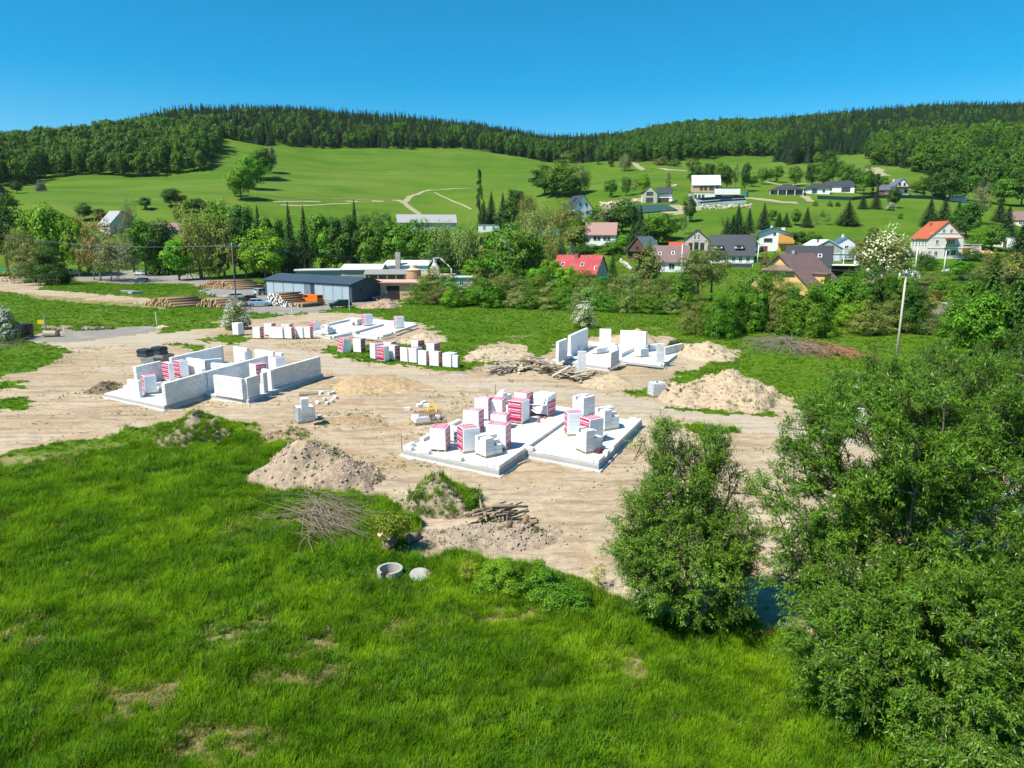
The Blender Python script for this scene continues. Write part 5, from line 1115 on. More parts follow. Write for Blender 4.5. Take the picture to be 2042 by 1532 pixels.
b = MB(); b.v = [(-3.4, -8.35, 6.0), (3.4, -8.35, 6.0), (0, -5.6, 9.22), (-3.4, -8.35, 5.85), (3.4, -8.35, 5.85)]; b.f = [(0, 1, 2), (3, 4, 1, 0)]; b.build('hip', R_MAUVE, h.roof)
b = MB(); b.box(4.2, -1.8, 3.2, 7.0, 1.2, 5.2).build('dormer', W_YEL, h.roof); MB().box(3.4, -2.2, 5.2, 7.6, 1.6, 5.35).build('dormer_roof', R_MAUVE, h.roof)
h.chim(-.2, -1, 8.8, .9, C('chimney_grey', (.4, .4, .4)))
h = House('three storey pale pink house with orange tiled roof and green balcony', 1882, 516, 10.5, 13, 6.6, 5.0, 24, 'y', W_PINK, R_RED, .5)
h.row('f', (-1.0, 1.2), 8.0, w=.9, h=1.3).win('f', -2.6, 4.6, .9, 1.4).win('f', 1.4, 4.4, 2.6, 1.6, FR_W, 3).row('f', (.6, 2.6), .8, w=1.5, h=2.0).win('f', -2.6, .8, 1.1, 1.6)
for z in (3.3, 6.6, 7.9): h.box('cornice', -5.3, -6.62, z, 5.3, -6.5, z+.14, W_PINK)
h.box('awning', -.3, -7.6, 6.2, 3.3, -6.5, 6.45, C('awning_red', (.42, .08, .08), .7)); h.box('balcony', -.5, -7.7, 3.5, 3.5, -6.5, 3.65, W_CREAM); h.box('railing', -.5, -7.75, 3.65, 3.5, -7.68, 4.6, C('rail_green', (.03, .12, .08), .6)); h.row('l', (-4.5, -2, .5, 3, 5), 4.2, w=1.1, h=1.5).row('l', (-4.5, -2, .5, 3), 1.0, w=1.1, h=1.5)
h.chim(-1.5, 2, 10.2, 1.0, HRED)
House('low annex with flat grey roof right of the pink house', 1932, 508, 7, 6, 3.2, 0, 24, 'x', W_CREAM, R_SILV, .2, 'annex', 'annex').door('f', -1, 2.4, 2.2, C('door_rust', (.30, .12, .06)))
House('white shed with tilted roof at the right under the spruces', 2003, 493, 6, 4, 2.8, .8, 15, 'y', W_WHITE, R_WHITE, .3, 'shed', 'shed').door('f', 0)
h = House('house with weathered brown roof at the far right edge', 2040, 452, 12, 8, 2.8, 3.2, -10, 'x', W_CREAM, R_MAUVE, .5); h.row('f', (-4, -1), .8)
House('pale house glimpsed between trees far left of the valley', 246, 462, 12, 9, 3.0, 6, 30, 'y', W_GREY, R_GREY, .5).row('f', (-2, 2), 1)
House('low pinkish barn roof between the left trees', 332, 470, 12, 8, 2.5, 3, 5, 'x', W_CREAM, R_PINKISH, .4, 'barn', 'barn').row('f', (-3, 3), .8)
House('brown gabled house cut by the left frame edge', -8, 392, 12, 10, 3.2, 5.2, 10, 'y', W_WOOD, C('roof_rust', (.24, .09, .06), .7), .7).row('f', (-2, 2), 1)
h = House('long grey roofed farm barn above the trees', 852, 462, 27, 9, 4.2, 3.4, 3, 'x', W_GREY, R_GREY, .5, 'barn', 'barn'); h.row('f', (-8, -4, 0, 4, 8), 1.6, w=1.6, h=1.2)
House('low building with white parapet right of the farm barn', 975, 462, 9, 7, 2.8, 0, 0, 'x', W_WHITE, C('roof_blue2', (.2, .27, .3), .4), .2, 'building', 'building').row('f', (-2, 2), 1)
h = House('grey-blue roofed house with dark roof windows behind the sawmill', 925, 560, 12, 9, 2.4, 4.2, -22, 'x', W_GREY, C('roof_steel', (.14, .19, .22), .45, .4), .4)
for k in range(6): h.sky(-2.6+k*1.1, .66, .7, -1, panel=True, h=1.6)
h.sky(1.0, .25, .9, -1)
h = House('stone hut with blue-grey lean-to roof amid the bushes', 905, 576, 10, 6, 2.8, 0, -6, 'x', W_GREY, C('roof_bluelite', (.42, .54, .60), .5), .4, 'shed', 'shed').win('f', 2, .8)
# sawmill cluster
SM1 = House('white flat roofed workshop left behind the grey hall', 655, 569, 17, 9, 4.0, .0, 0, 'x', C('plank_grey', (.34, .31, .28), .85, var=.25), R_WHITE, .5, 'workshop', 'workshop').row('f', (-2, 3), 1.4)
SM2 = House('white barn-like workshop with shallow white roof behind the hall', 722, 569, 11, 9, 4.3, 1.2, -12, 'x', MATS['plank_grey'], R_WHITE, .5, 'workshop', 'workshop').row('f', (-5, 2), 1.4, w=1.8).door('f', 6, 2.6, 3.4, W_WHITE)
SM3 = House('white roofed hall at the back of the sawmill', 810, 563, 13, 10, 4.8, 1.2, -14, 'x', W_WHITE, R_WHITE, .4, 'hall', 'hall').row('f', (-3, 3), 2)
SM4 = House('open timber shed with sagging grey roof at the sawmill', 782, 572, 14, 8, 3.4, .9, -6, 'x', C('timber_open', (.26, .15, .09), .85, var=.4), C('felt_grey', (.24, .24, .22), .8), .7, 'shed', 'shed')
for x in (-6, -3.6, -1.2, 1.2, 3.6, 6): SM4.box('post', x-.12, -4.6, SM4.low, x+.12, -4.4, 3.3, M_WOOD)
for k in range(14): SM4.box('plank', -6.2+k*.9, -4.12, .2, -5.6+k*.9, -4.02, 2.2, M_WOOD2)
SM5 = House('ochre brick sawmill building with flat pink roof', 800, 598, 13, 7, 3.4, 0, -12, 'x', C('brick_ochre', (.60, .40, .24), .85, var=.18, scale=1.5), C('roof_salmon', (.62, .36, .29), .7, var=.1), .7, 'workshop', 'workshop'); SM5.door('f', -1.6, 2.6, 2.8, C('dark_open', (.03, .02, .02))).win('f', 3.2, 1.2, 1.3, 1.2, FR_D)
P = gat(826, 590); e = empty('wooden_silo', P, 0, 'round wooden sawdust silo on a red base with small cap', 'silo'); MB().lathe([(1.4, -.3), (1.4, 2.6)], 18).build('base', C('silo_red', (.26, .07, .05), .7), e)
MB().lathe([(1.6, 2.6), (1.6, 5.4), (1.7, 5.4), (1.7, 5.55)], 18).build('drum', C('silo_wood', (.42, .28, .16), .8, var=.25, scale=1), e, smooth=False); MB().lathe([(1.72, 5.56), (.75, 5.9), (.7, 6.5), (.3, 6.6)], 16).build('cap', C('silo_cap', (.60, .46, .34), .7), e)
P = gat(868, 572); e = empty('dust_extractor', P, 0, 'grey dust extractor tower with curved pipe', 'silo'); MB().box(-1.2, -1.2, 0, 1.2, 1.2, 5.2).build('tower', C('extractor_grey', (.46, .46, .44), .6, dirt=.4), e); MB().lathe([(1.2, 5.2), (.5, 6.4), (.5, 7.6), (.6, 7.8)], 12).build('cone', MATS['extractor_grey'], e)
MB().path([(0, 0, 7.7), (1.6, 0, 7.6), (3.4, 0, 5.9), (4.4, 0, 5.0), (4.6, 0, 2.0)], .18, 8).build('pipe', MATS['extractor_grey'], e, smooth=True)
P = gat(795, 563); tag(MB().box(-.7, -.7, 0, .7, .7, 8.6).build('brick_chimney', C('chim_pale', (.42, .38, .33), .8), loc=P), 'square grey chimney rising behind the open shed', 'chimney')
P = gat(820, 575); e = tag(MB().box(0, 0, 0, 11, 6, 3.6).build('timber_building', C('plank_tan', (.52, .40, .26), .8, var=.2), loc=P, rot=(0, 0, R(-8))), 'tan boarded sawmill building right of the silo', 'building')
P = gat(782, 596); tag(MB().lathe([(.7, 0), (.75, 1.1), (.3, 1.3)], 12).build('white_sack', M_FILM, loc=P, smooth=True), 'round white sack before the ochre sawmill building', 'sack')
# grey metal hall
HP = at(702.4, 604); HL = at(529.8, 590.5); HR = at(749, 597); dx = (HL-HP); LNG = dx.length; ang = math.atan2(-dx.y, -dx.x); WD = 8.0
e = empty('metal_hall', HL, ang, 'long dark grey metal hall with light grey door panels', 'metal hall'); HH = 3.5
M_HALL = C('hall_steel', (.05, .072, .085), .5, .4, var=.06); M_PAN = C('hall_panel', (.34, .42, .46), .45, .4, var=.05, scale=.8, objvar=.08); M_SLAT = C('hall_roof', (.045, .065, .08), .45, .4, var=.08)
MB().prism([(0, -.3), (WD, -.3), (WD, HH), (WD/2, HH+1.1), (0, HH)], 0, LNG, 'x').build('wall', M_HALL, e)
b = MB(); b.prism([(WD/2, HH+1.12), (-.35, HH-.05), (-.35, HH+.1), (WD/2, HH+1.27), (WD+.35, HH+.1), (WD+.35, HH-.05)], -.3, LNG+.3, 'x')
rf = b.build('roof', M_SLAT, e)
xs = [(.6, 2.4), (2.55, 5.0), (5.15, 7.7), (7.85, 10.6), (13.2, 15.4), (15.5, 17.6), (17.7, 19.8), (19.9, 21.4)]
sc_ = LNG/22.0
for a, c in xs:
    a *= sc_; c *= sc_; MB().box(a, -.05, .1, c, 0, HH-.25).build('wall_panel', M_PAN, e)
MB().box(10.7*sc_, -.06, 0, 12.2*sc_, 0, HH-.3).build('wall_panel', C('hall_mid', (.16, .2, .22), .5), e)
MB().box(12.25*sc_, -.04, 0, 13.1*sc_, 0.01, HH-.4).build('door', C('hall_door', (.03, .05, .055), .5), e)
for y in (2.3, 6.2): o = MB().box(LNG, y-.45, 2.0, LNG+.05, y+.45, 2.8).build('window', C('win_dark', (.05, .08, .10), .4), e); MB().box(LNG+.05, y-.3, 2.1, LNG+.06, y+.3, 2.7).build('pane', GLASS, o)
for k in range(9): MB().box(LNG-.001, .02+k*1.0-.02, 0, LNG+.03, .06+k*1.0, HH-.1).build('seam', M_HALL, e) if k < 8 else None
# ------------------------------------------------------------------ vehicles
TYRE = C('tyre', (.02, .02, .02), .8); RIM = C('rim', (.4, .4, .42), .4, .5, metal=.6); CGL = C('car_glass', (.02, .025, .03), .06, .8); LAMP = C('lamp_glass', (.7, .7, .66), .2, .6); RLAMP = C('rear_lamp', (.45, .02, .02), .3, .5); PLATE = C('number_plate', (.75, .75, .75), .5)
def car(px, py, yaw, paint, label, kind='hatch', P=None, cat='car', name='parked_car'):
    P = gat(px, py) if P is None else P; e = empty(name, P, R(yaw), label, cat); w = .87
    prof = {'hatch': ([(-2.0, .35), (2.0, .35), (2.05, .62), (1.9, .82), (1.05, .95), (-1.85, .98), (-2.02, .7)], [(-1.8, .96), (-1.55, 1.42), (.1, 1.46), (1.0, .94)]),
            'estate': ([(-2.2, .35), (2.15, .35), (2.2, .62), (2.0, .82), (1.05, .93), (-2.1, .98), (-2.22, .7)], [(-2.1, .96), (-1.9, 1.4), (.1, 1.46), (1.05, .92)]),
            'van': ([(-2.3, .35), (2.2, .35), (2.3, .7), (2.15, 1.0), (1.9, 1.1), (-2.25, 1.1), (-2.32, .7)], [(-2.24, 1.08), (-2.2, 1.92), (1.25, 1.95), (1.98, 1.08)])}[kind]
    body = MB().prism(prof[0], -w, w, 'y'); me = body.mesh('body', paint); o = link('body', me, e); md = o.modifiers.new('bevel', 'BEVEL'); md.width = .06; md.segments = 2
    cab = prof[1]; hi = cab[1][1]
    MB().prism(cab, -w*.86, w*.86, 'y').build('cabin' if kind != 'van' else 'cabin', paint, e)
    (x0, z0), (x1, z1), (x2, z2), (x3, z3) = cab; g = MB(); z_lo = z0+.06+(.30 if kind == 'van' else 0); z_hi = z1-.08
    def xi(xa, za, xb, zb, z): return xa+(xb-xa)*(z-za)/(zb-za)
    a0, a1 = xi(x0, z0, x1, z1, z_lo)+.1, xi(x0, z0, x1, z1, z_hi)+.08; b0, b1 = xi(x3, z3, x2, z2, z_lo)-.12, xi(x3, z3, x2, z2, z_hi)-.08
    for s in (-1, 1):
        y = s*w*.865; m = (a0+b0)/2
        if kind == 'van': g.quad((m+.5, y, z_lo), (b0, y, z_lo), (b1, y, z_hi), (m+.5, y, z_hi))
        else: g.quad((a0, y, z_lo), (m-.05, y, z_lo), (m-.05, y, z_hi), (a1, y, z_hi)).quad((m+.05, y, z_lo), (b0, y, z_lo), (b1, y, z_hi), (m+.05, y, z_hi))
    g.build('side_window', CGL, e)
    for nm, xa, za, xb, zb in (('windscreen', x3+.02, z3, x2+.02, z2), ('rear_window', x0-.02, z0, x1-.02, z1)):
        zl, zh = za+.08+(.3 if kind == 'van' and nm[0] == 'r' else 0), zb-.07; MB().quad((xi(xa, za, xb, zb, zl), -w*.76, zl), (xi(xa, za, xb, zb, zl), w*.76, zl), (xi(xa, za, xb, zb, zh), w*.7, zh), (xi(xa, za, xb, zb, zh), -w*.7, zh)).build(nm, CGL, e)
    L = 1.28
    for sx in (-1, 1):
        for sy in (-1, 1):
            t = MB().tube((sx*L, sy*(w-.17), .31), (sx*L, sy*(w+.01), .31), .31, n=14).build('wheel', TYRE, e); MB().tube((sx*L, sy*(w+.011), .31), (sx*L, sy*(w+.02), .31), .19, n=10).build('rim', RIM, t)
    xf = prof[0][2][0]; xr = prof[0][-1][0]
    for sy in (-1, 1):
        MB().box(xf-.12, sy*.62-.17, .60, xf+.01, sy*.62+.17, .76).build('headlight', LAMP, e); MB().box(xr-.01, sy*.68-.1, .68, xr+.1, sy*.68+.1, .92).build('rear_light', RLAMP, e)
    MB().box(xf, -.26, .42, xf+.03, .26, .54).build('number_plate', PLATE, e); return e
def paint(n, c): return C('paint_'+n, c, .28, .6, var=.02)
car(518, 611, 18, paint('ice', (.34, .46, .54)), 'light blue hatchback parked left of the white-ended logs')
car(493, 604, 200, paint('plum', (.05, .02, .04)), 'dark plum car parked behind the light blue hatchback')
car(465, 599, 200, paint('silverblue', (.40, .48, .50)), 'silver-blue car parked at the foot of the left power pole')
car(523, 588, 60, paint('silver2', (.35, .40, .42)), 'small grey-green car at the left end of the grey hall')
car(622, 608, 150, paint('orange', (.72, .16, .015)), 'bright orange van parked in front of the grey hall', 'van', cat='van', name='parked_van')
car(678, 614, 205, paint('night', (.010, .022, .032)), 'black hatchback parked right of the orange van')
car(280, 549, 180, paint('white', (.72, .74, .75)), 'white car parked at the back of the gravel yard')
car(280, 564, 180, paint('navy', (.02, .06, .14)), 'dark blue car behind the green island bank', 'estate')
car(130, 547, 175, MATS['paint_white'], 'white pickup behind the dark tree at the left of the yard', 'van', cat='van', name='parked_van')
car(150, 549, 175, paint('cream', (.62, .45, .30)), 'cream van parked right of the white pickup', 'van', cat='van', name='parked_van')
car(765, 600, 190, MATS['paint_night'], 'black car mostly hidden at the right corner of the hall')
car(1690, 521, 190, paint('silver', (.50, .54, .56)), 'silver estate car below the patchy white house', 'estate')
car(1896, 545, 150, MATS['paint_silver'], 'silver hatchback on the lane below the pink house')
car(1922, 520, 170, paint('blue', (.10, .22, .38)), 'blue car beside the pink house', 'estate')
car(1640, 573, 170, paint('violet', (.07, .05, .14)), 'dark violet car beside the ochre house', 'estate')
car(1818, 512, 200, paint('grey', (.25, .27, .28)), 'grey car behind the chestnut tree blossom')
car(1340, 404, 60, MATS['paint_white'], 'white pickup beside the stone gabled house', 'van', cat='van', name='parked_van')
car(1393, 404, 10, MATS['paint_white'], 'white car at the left end of the retaining wall', 'hatch')
P = gat(1450, 393); e = empty('truck_trailer', P, R(-3), 'long white box trailer beside the pale blue roofed house', 'trailer'); MB().box(-6, -1.2, 1.1, 6, 1.2, 3.9).build('box_body', W_WHITE, e); MB().box(-6, -1.1, .8, 6, 1.1, 1.09).build('chassis', M_BLACK, e)
for x in (-4.6, -3.4, 4.2): MB().tube((x, -1.2, .5), (x, 1.2, .5), .5, n=12).build('wheel', TYRE, e)
MB().box(6.001, -.9, 1.6, 6.03, .9, 3.2).build('vent', M_BLACK, e)
P = gat(1447, 403); tag(MB().box(-2.5, -1, 0, 2.5, 1, 1.4, taper=-.2).build('waste_skip', C('skip_blue', (.03, .10, .42), .5), loc=P), 'blue waste skip before the white trailer', 'skip')
P = gat(1487, 394); tag(MB().lathe([(1.2, 0), (1.3, 2.6), (.6, 3.0)], 14).build('green_tank', C('tank_green', (.03, .18, .12), .5), loc=P), 'dark green tank right of the white trailer', 'tank')
# ------------------------------------------------------------------ walls, fences, gardens
def wall_run(name, label, cat, pts, h, t, m, group=None, base=-.5, cap=None, z0=0):
    P = [gat(*p) for p in pts]; b = MB()
    e = empty(name, P[0], 0, label, cat, group); O = P[0]
    for a, c in zip(P, P[1:]):
        d = (c-a).to_2d().normalized(); nrm = Vector((-d.y, d.x, 0))*t/2
        for s in (0,):
            q = [a-nrm, c-nrm, c+nrm, a+nrm]; k = len(b.v); b.v += [(*(v-O).to_2d(), v.z-O.z+base) for v in q]+[(*(v-O).to_2d(), v.z-O.z+h) for v in q]
            b.f += [(k, k+3, k+2, k+1), (k+4, k+5, k+6, k+7)]+[(k+i, k+(i+1) % 4, k+4+(i+1) % 4, k+4+i) for i in range(4)]
    b.build('run', m, e); return e, P
def fence(label, pts, h=1.4, m=FR_D, step=2.5, cat='fence', pm=None, mesh_=True):
    e, P = wall_run('fence', label, cat, pts, h*.92, .04, m, base=.1); O = P[0]
    for a, c in zip(P, P[1:]):
        n = max(1, int((c-a).length/step))
        for k in range(n+1): q = a.lerp(c, k/n)-O; MB().box(q.x-.06, q.y-.06, q.z-.4, q.x+.06, q.y+.06, q.z+h).build('post', pm or m, e)
    return e
wall_run('retaining_wall', 'upper white retaining wall with dark fence below the white trailer', 'wall', [(1388, 406), (1440, 402), (1483, 400)], 1.1, .4, W_WHITE)
wall_run('retaining_wall', 'lower white retaining wall with dark panels below the trailer', 'wall', [(1390, 412), (1440, 408), (1487, 405)], 1.3, .4, W_WHITE)
fence('dark panel fence on the upper white retaining wall', [(1388, 404.5), (1440, 400.5), (1484, 399)], 2.3, C('fence_dark', (.02, .025, .03), .5))
fence('dark panel fence on the lower white retaining wall', [(1395, 411), (1440, 407), (1486, 404)], 2.0, MATS['fence_dark'])
fence('long dark green fence around the bungalow gardens', [(1630, 397), (1700, 400), (1740, 396), (1810, 396), (1880, 399), (1925, 402)], 1.8, C('fence_green', (.012, .045, .035), .5), 4)
fence('white low fence below the wide black-roofed house', [(1440, 532), (1470, 533), (1500, 534)], 1.2, C('fence_navy', (.05, .05, .08), .5), 2.5, pm=FR_W)
fence('green mesh fence at the far left edge', [(-10, 541), (20, 542), (45, 543)], 1.3, C('mesh_green', (.02, .28, .18), .6), 4)
fence('green board fence below the terrace house', [(1618, 562), (1645, 563), (1672, 562)], 1.6, C('fence_deep', (.015, .07, .04), .5), 3)
fence('dark timber edging wall in the right garden', [(1824, 578), (1860, 580), (1892, 580)], 1.0, C('edging', (.06, .04, .05), .7), 4)
fence('grey garden wall right of the chestnut tree', [(1800, 545), (1826, 550), (1836, 560)], 1.4, W_WHITE, 6)
fence('wire fence with white posts behind the sawmill field', [(770, 613), (830, 606), (900, 604)], .9, C('wire_dim', (.3, .3, .25), .6), 5, pm=FR_W) if False else None
for i, (x, y, hh) in enumerate(((313, 649, 1.9), (583, 629, 1.9), (697, 618, 1.7), (775, 614, 1.7))):
    q = gat(x, y); tag(MB().tube((0, 0, -.2), (0, 0, hh), .07, n=6).build('boundary_post', FR_W, loc=q), 'grey-white boundary post '+('beside the narrow road and boulder', 'left of the far left slab', 'behind the far left slab, near the black car', 'in the grass right of the hall')[i], 'post')
P = gat(1158, 508)
# hedge above the garden lawn
def hedge(label, pts, h, w, col, n=1500):
    P = [gat(*p) for p in pts]; rng = np.random.default_rng(int(pts[0][0])); a, c = P[0], P[-1]; d = c-a; m = int(n*max(1, d.length/12)); t = rng.random(m); nn = Vector((-d.y, d.x, 0)).normalized()
    face = rng.integers(0, 3, m); u = rng.uniform(-1, 1, m)*w/2; v = rng.random(m)*h; u = np.where(face == 0, -w/2, np.where(face == 1, w/2, u)); v = np.where(face == 2, h, v)
    X = np.stack([d.x*t+nn.x*u, d.y*t+nn.y*u, d.z*t+v], 1)+rng.normal(0, .06, (m, 3)); N = np.stack([nn.x*np.sign(u)*(face < 2), nn.y*np.sign(u)*(face < 2), 1.0*(face == 2)+.2], 1)
    o = link('hedge', leaves_to_mesh('hedge', X, N, .16, .6, rng, LEAF, .35), loc=a); o.color = (*col, 1); return tag(o, label, 'hedge')
hedge('clipped green hedge below the dusty pink roofed house', [(1184, 503), (1242, 502)], 2.0, 1.6, (.055, .13, .012), 3000)
hedge('dark green hedge right of the silver estate car', [(1668, 548), (1700, 552)], 2.4, 2, (.03, .07, .015), 2000)
hedge('yellow-flowering hedge behind the chestnut tree', [(1697, 497), (1735, 496)], 1.6, 1.4, (.35, .25, .01), 1200)
hedge('rusty brown hedge in the right garden', [(1815, 606), (1925, 612)], 2.4, 2, (.11, .075, .015), 4000)
for lb, pts, z in (('dark netted garden bed left of the gravel drive', [(1252, 412), (1330, 410), (1352, 421), (1262, 428)], .12),):
    P = [gat(*p) for p in pts]; tag(MB().quad(*[p+Vector((0, 0, .5)) for p in P]).build('netting', C('net_green', (.03, .07, .06), .6, var=.5, scale=.5)), lb, 'netting')
def stones(label, x0, x1, y0, y1, n, s, col, seed, name='stone_wall', cat='stone wall'):
    rng = np.random.default_rng(seed); P = []; 
    for k in range(n): t = rng.random(); q = gat(x0+(x1-x0)*t, y0+(y1-y0)*t+rng.normal(0, 1.2)); P.append((q.x, q.y, q.z+rng.random()*s*2))
    V, F = scatter_np(ROCK, np.array(P), s*rng.uniform(.5, 1.2, n), rng); o = link(name, np_mesh(name, V, F, CLOD, False)); o.color = (*col, 1); return tag(o, label, cat, kind='stuff')
stones('dry stone bank left of the stone gabled house', 1196, 1285, 411, 401, 260, .6, (.62, .50, .36), 1)
stones('pale boulder bank below the white gabled cottage', 1135, 1165, 436, 448, 120, .6, (.62, .58, .52), 2)
stones('rubble bank under the retaining walls', 1392, 1500, 417, 412, 200, .5, (.58, .52, .42), 3)
stones('stepped stone garden right of the lawn', 1235, 1265, 520, 545, 120, .45, (.55, .50, .44), 4)
stones('rubble and rock garden right of the pink house', 1935, 1985, 505, 512, 140, .55, (.58, .42, .28), 5)
stones('line of grey rubble by the green island', 395, 430, 585, 592, 60, .3, (.34, .32, .28), 6)
q = gat(325, 655); o = link('boulder', ROCK, loc=q, scale=(1.3, .6, .55)); o.data.materials.append(HEAP) if not o.data.materials else None; o.color = (.55, .43, .28, 1); tag(o, 'sandy boulder at the edge of the narrow grey road', 'boulder')
for i, (x, y, lb) in enumerate(((1392, 366, 'grey rock on the upper meadow'), )): o = link('boulder', ROCK, loc=gat(1347, 371), scale=(3, 1.5, 1.2)); o.color = (.4, .36, .3, 1); tag(o, 'pale rock on the upper meadow right of the sparse poplar', 'boulder')
for i, (x, y) in enumerate(((255, 584), (270, 586))): q = gat(x, y); tag(MB().box(-1.4, -.6, 0, 1.4, .6, .5).build('concrete_slab', M_CONC, loc=q, rot=(0, .05, .2+i)), ('left' if i == 0 else 'right')+' concrete slab lying on the green island', 'concrete slab')
P = gat(55, 672); e = empty('black_bin', P, .1, 'black plastic bin standing at the narrow grey road', 'bin'); MB().box(-.55, -.4, 0, .55, .4, 1.6, taper=-.05).build('body', M_BLACK, e); MB().box(-.62, -.5, 1.6, .62, .45, 1.7).build('lid', M_BLACK, e)
P = gat(102, 672); e = empty('log_bench', P, .15, 'thick beige barrel-like log lying beside the narrow road', 'log'); MB().tube((-.8, 0, .4), (.7, 0, .4), .4, n=12).build('trunk', C('beige_log', (.42, .35, .26), .85, var=.2), e, smooth=False); MB().box(.68, -.3, 0, .95, .3, .9).build('end_block', C('dull_brown', (.22, .18, .12), .9), e)
P = gat(92, 660); e = empty('yellow_sign', P, 0, 'small yellow sign on a grey post by the narrow road', 'sign'); MB().tube((0, 0, -.2), (0, 0, 2.1), .12, n=8).build('post', M_STEEL, e); MB().box(-1.0, -.06, .95, -.1, -.01, 1.5).build('panel', C('sign_yellow', (.78, .55, .01), .5), e)
# lamp posts and power poles
def lamppost(px, py, top, label):
    P = gat(px, py); hh = zat(top, P.y)-P.z; e = empty('street_lamp', P, 0, label, 'street lamp'); MB().tube((0, 0, -.3), (0, 0, hh), .16, .1, 8).build('pole', FR_W, e, smooth=True); MB().path([(0, 0, hh), (.9, 0, hh+.25)], .05).build('arm', FR_W, e); MB().box(.8, -.15, hh+.2, 1.5, .15, hh+.35).build('lamp_head', M_STEEL, e)
lamppost(1358, 548, 488, 'white street lamp in front of the brown roofed house'); lamppost(1185, 566, 531, 'short white lamp post before the crimson roof'); lamppost(1510, 530, 490, 'thin dark lamp post right of the black-roofed house'); lamppost(1824, 545, 492, 'white street lamp right of the chestnut tree'); lamppost(1881, 548, 500, 'thin post in front of the pink house')
def power_pole(P, hh, label, w, m, rz):
    e = empty('power_pole', P, rz, label, 'power pole'); MB().tube((0, 0, -.5), (0, 0, hh), .13, .085, 10).build('pole', m, e, smooth=True)
    MB().box(-w, -.06, hh-.35, w, .06, hh-.22).build('crossarm', m, e)
    for x in (-w*.9, 0, w*.9): MB().lathe([(.05, 0), (.1, .08), (.06, .14), (.09, .22), (.04, .3)], 8, (x, 0, hh-.22 if x else hh)).build('insulator', FR_W, e)
    return e
M_POLEC = C('pole_concrete', (.46, .42, .34), .85, var=.12)
PR_ = at(1785, 735); PR_.z = tz(PR_.x, PR_.y); hR = zat(546, PR_.y)-PR_.z; pp1 = power_pole(PR_, hR, 'tall concrete power pole in the meadow at the right', .75, M_POLEC, R(10)); MB().box(-.3, -.16, hR+.02, .3, .16, hR+.1).build('cap_plate', M_STEEL, pp1)
PL_ = gat(472, 612); hL = zat(489, PL_.y)-PL_.z; pp2 = power_pole(PL_, hL, 'dark wooden power pole beside the log stacks at the left', 1.6, C('pole_dark', (.13, .11, .09), .9), R(-10))
def cable(a, b, sag, label, r=.02, group='overhead power cables'):
    pts = [a.lerp(b, k/14)-Vector((0, 0, sag*4*(k/14)*(1-k/14))) for k in range(15)]; tag(MB().path(pts, r, 4).build('power_cable', C('cable', (.12, .12, .12), .6)), label, 'cable', group)
TL_ = PL_+Vector((0, 0, hL)); TR_ = PR_+Vector((0, 0, hR))
for k, dxx in enumerate((-.7, .7)):
    cable(TR_+Vector((dxx, 0, -.05)), Vector((140+dxx, 72, 9.6)), 1.0, ('front' if k == 0 else 'rear')+' overhead cable running right from the concrete pole', .014)
    cable(TR_+Vector((dxx, 0, -.05)), gat(1435, 560)+Vector((dxx, 0, 7)), .8, ('front' if k == 0 else 'rear')+' overhead cable running left from the concrete pole', .014)
for k, dxx in enumerate((-1.4, 0, 1.4)):
    cable(TL_+Vector((dxx, 0, 0)), gat(905, 560)+Vector((dxx, 0, 7.5)), 1.5, ('lowest', 'middle', 'topmost')[k]+' overhead cable running right from the dark pole', .035)
    cable(TL_+Vector((dxx, 0, 0)), Vector((-130, 175+dxx*2, 13.5)), 1.5, ('lowest', 'middle', 'topmost')[k]+' overhead cable running left from the dark pole', .03)
# right garden odds and ends
P = gat(1861, 634); tag(MB().box(-2.2, -1.5, 0, 2.2, 1.5, 2.4).build('garden_shed', C('rusty_sheet', (.40, .36, .34), .8, var=.6, scale=1.2), loc=P, rot=(0, 0, R(-20))), 'patchy rusty white garden shed in the right bushes', 'shed')
P = gat(1866, 640); tag(MB().box(-2.0, -.7, .6, 2.0, .7, .95).box(-1.8, -.6, 0, 1.8, .6, .6).build('blue_boat', C('tarp_blue', (.04, .25, .55), .5), loc=P, rot=(0, 0, R(-18))), 'low blue and white covered boat in the right garden', 'boat')
P = gat(1898, 638); tag(MB().lathe([(1.2, 0), (1.2, .8), (.9, 1.5), (.3, 1.9)], 14).build('igloo_greenhouse', C('clear_dome', (.42, .52, .46), .3, .5), loc=P, smooth=True), 'pale round dome greenhouse among the right bushes', 'greenhouse')
P = gat(1910, 645); tag(MB().box(-1.1, -.15, 0, 1.1, .15, 2.2).build('board_screen', C('tan_board', (.50, .33, .22), .8), loc=P, rot=(0, 0, R(-15))), 'tan board screen beside the dome greenhouse', 'screen')
P = gat(1952, 632); o = tag(MB().box(-2.1, -1.2, 2.0, 2.1, 1.2, 2.5, taper=.3).box(-2, -1.1, 0, -1.9, -1, 2.0).box(1.9, -1.1, 0, 2.0, -1, 2.0).box(-2, 1, 0, -1.9, 1.1, 2.0).box(1.9, 1, 0, 2.0, 1.1, 2.0).build('blue_tent', C('tent_blue', (.02, .35, .70), .5, var=.3), loc=P), 'bright blue garden canopy at the right', 'canopy')
P = gat(2012, 560); tag(MB().box(-2.5, -.2, 0, 2.5, 3, 3.6, taper=.9).build('dark_tarp_roof', C('tarp_navy', (.015, .03, .06), .5), loc=P, rot=(0, 0, R(-50))), 'dark navy sloping roof between the right trees', 'roof')
P = gat(1662, 582); tag(MB().box(-2.6, -1.6, 2.0, 2.6, 1.6, 2.15).box(-2.4, -1.4, 0, 2.4, 1.4, 2.0).build('blue_roof_hut', R_SILV, loc=P, rot=(0, 0, R(-30))), 'small hut with pale blue flat roof beside the ochre house', 'shed')
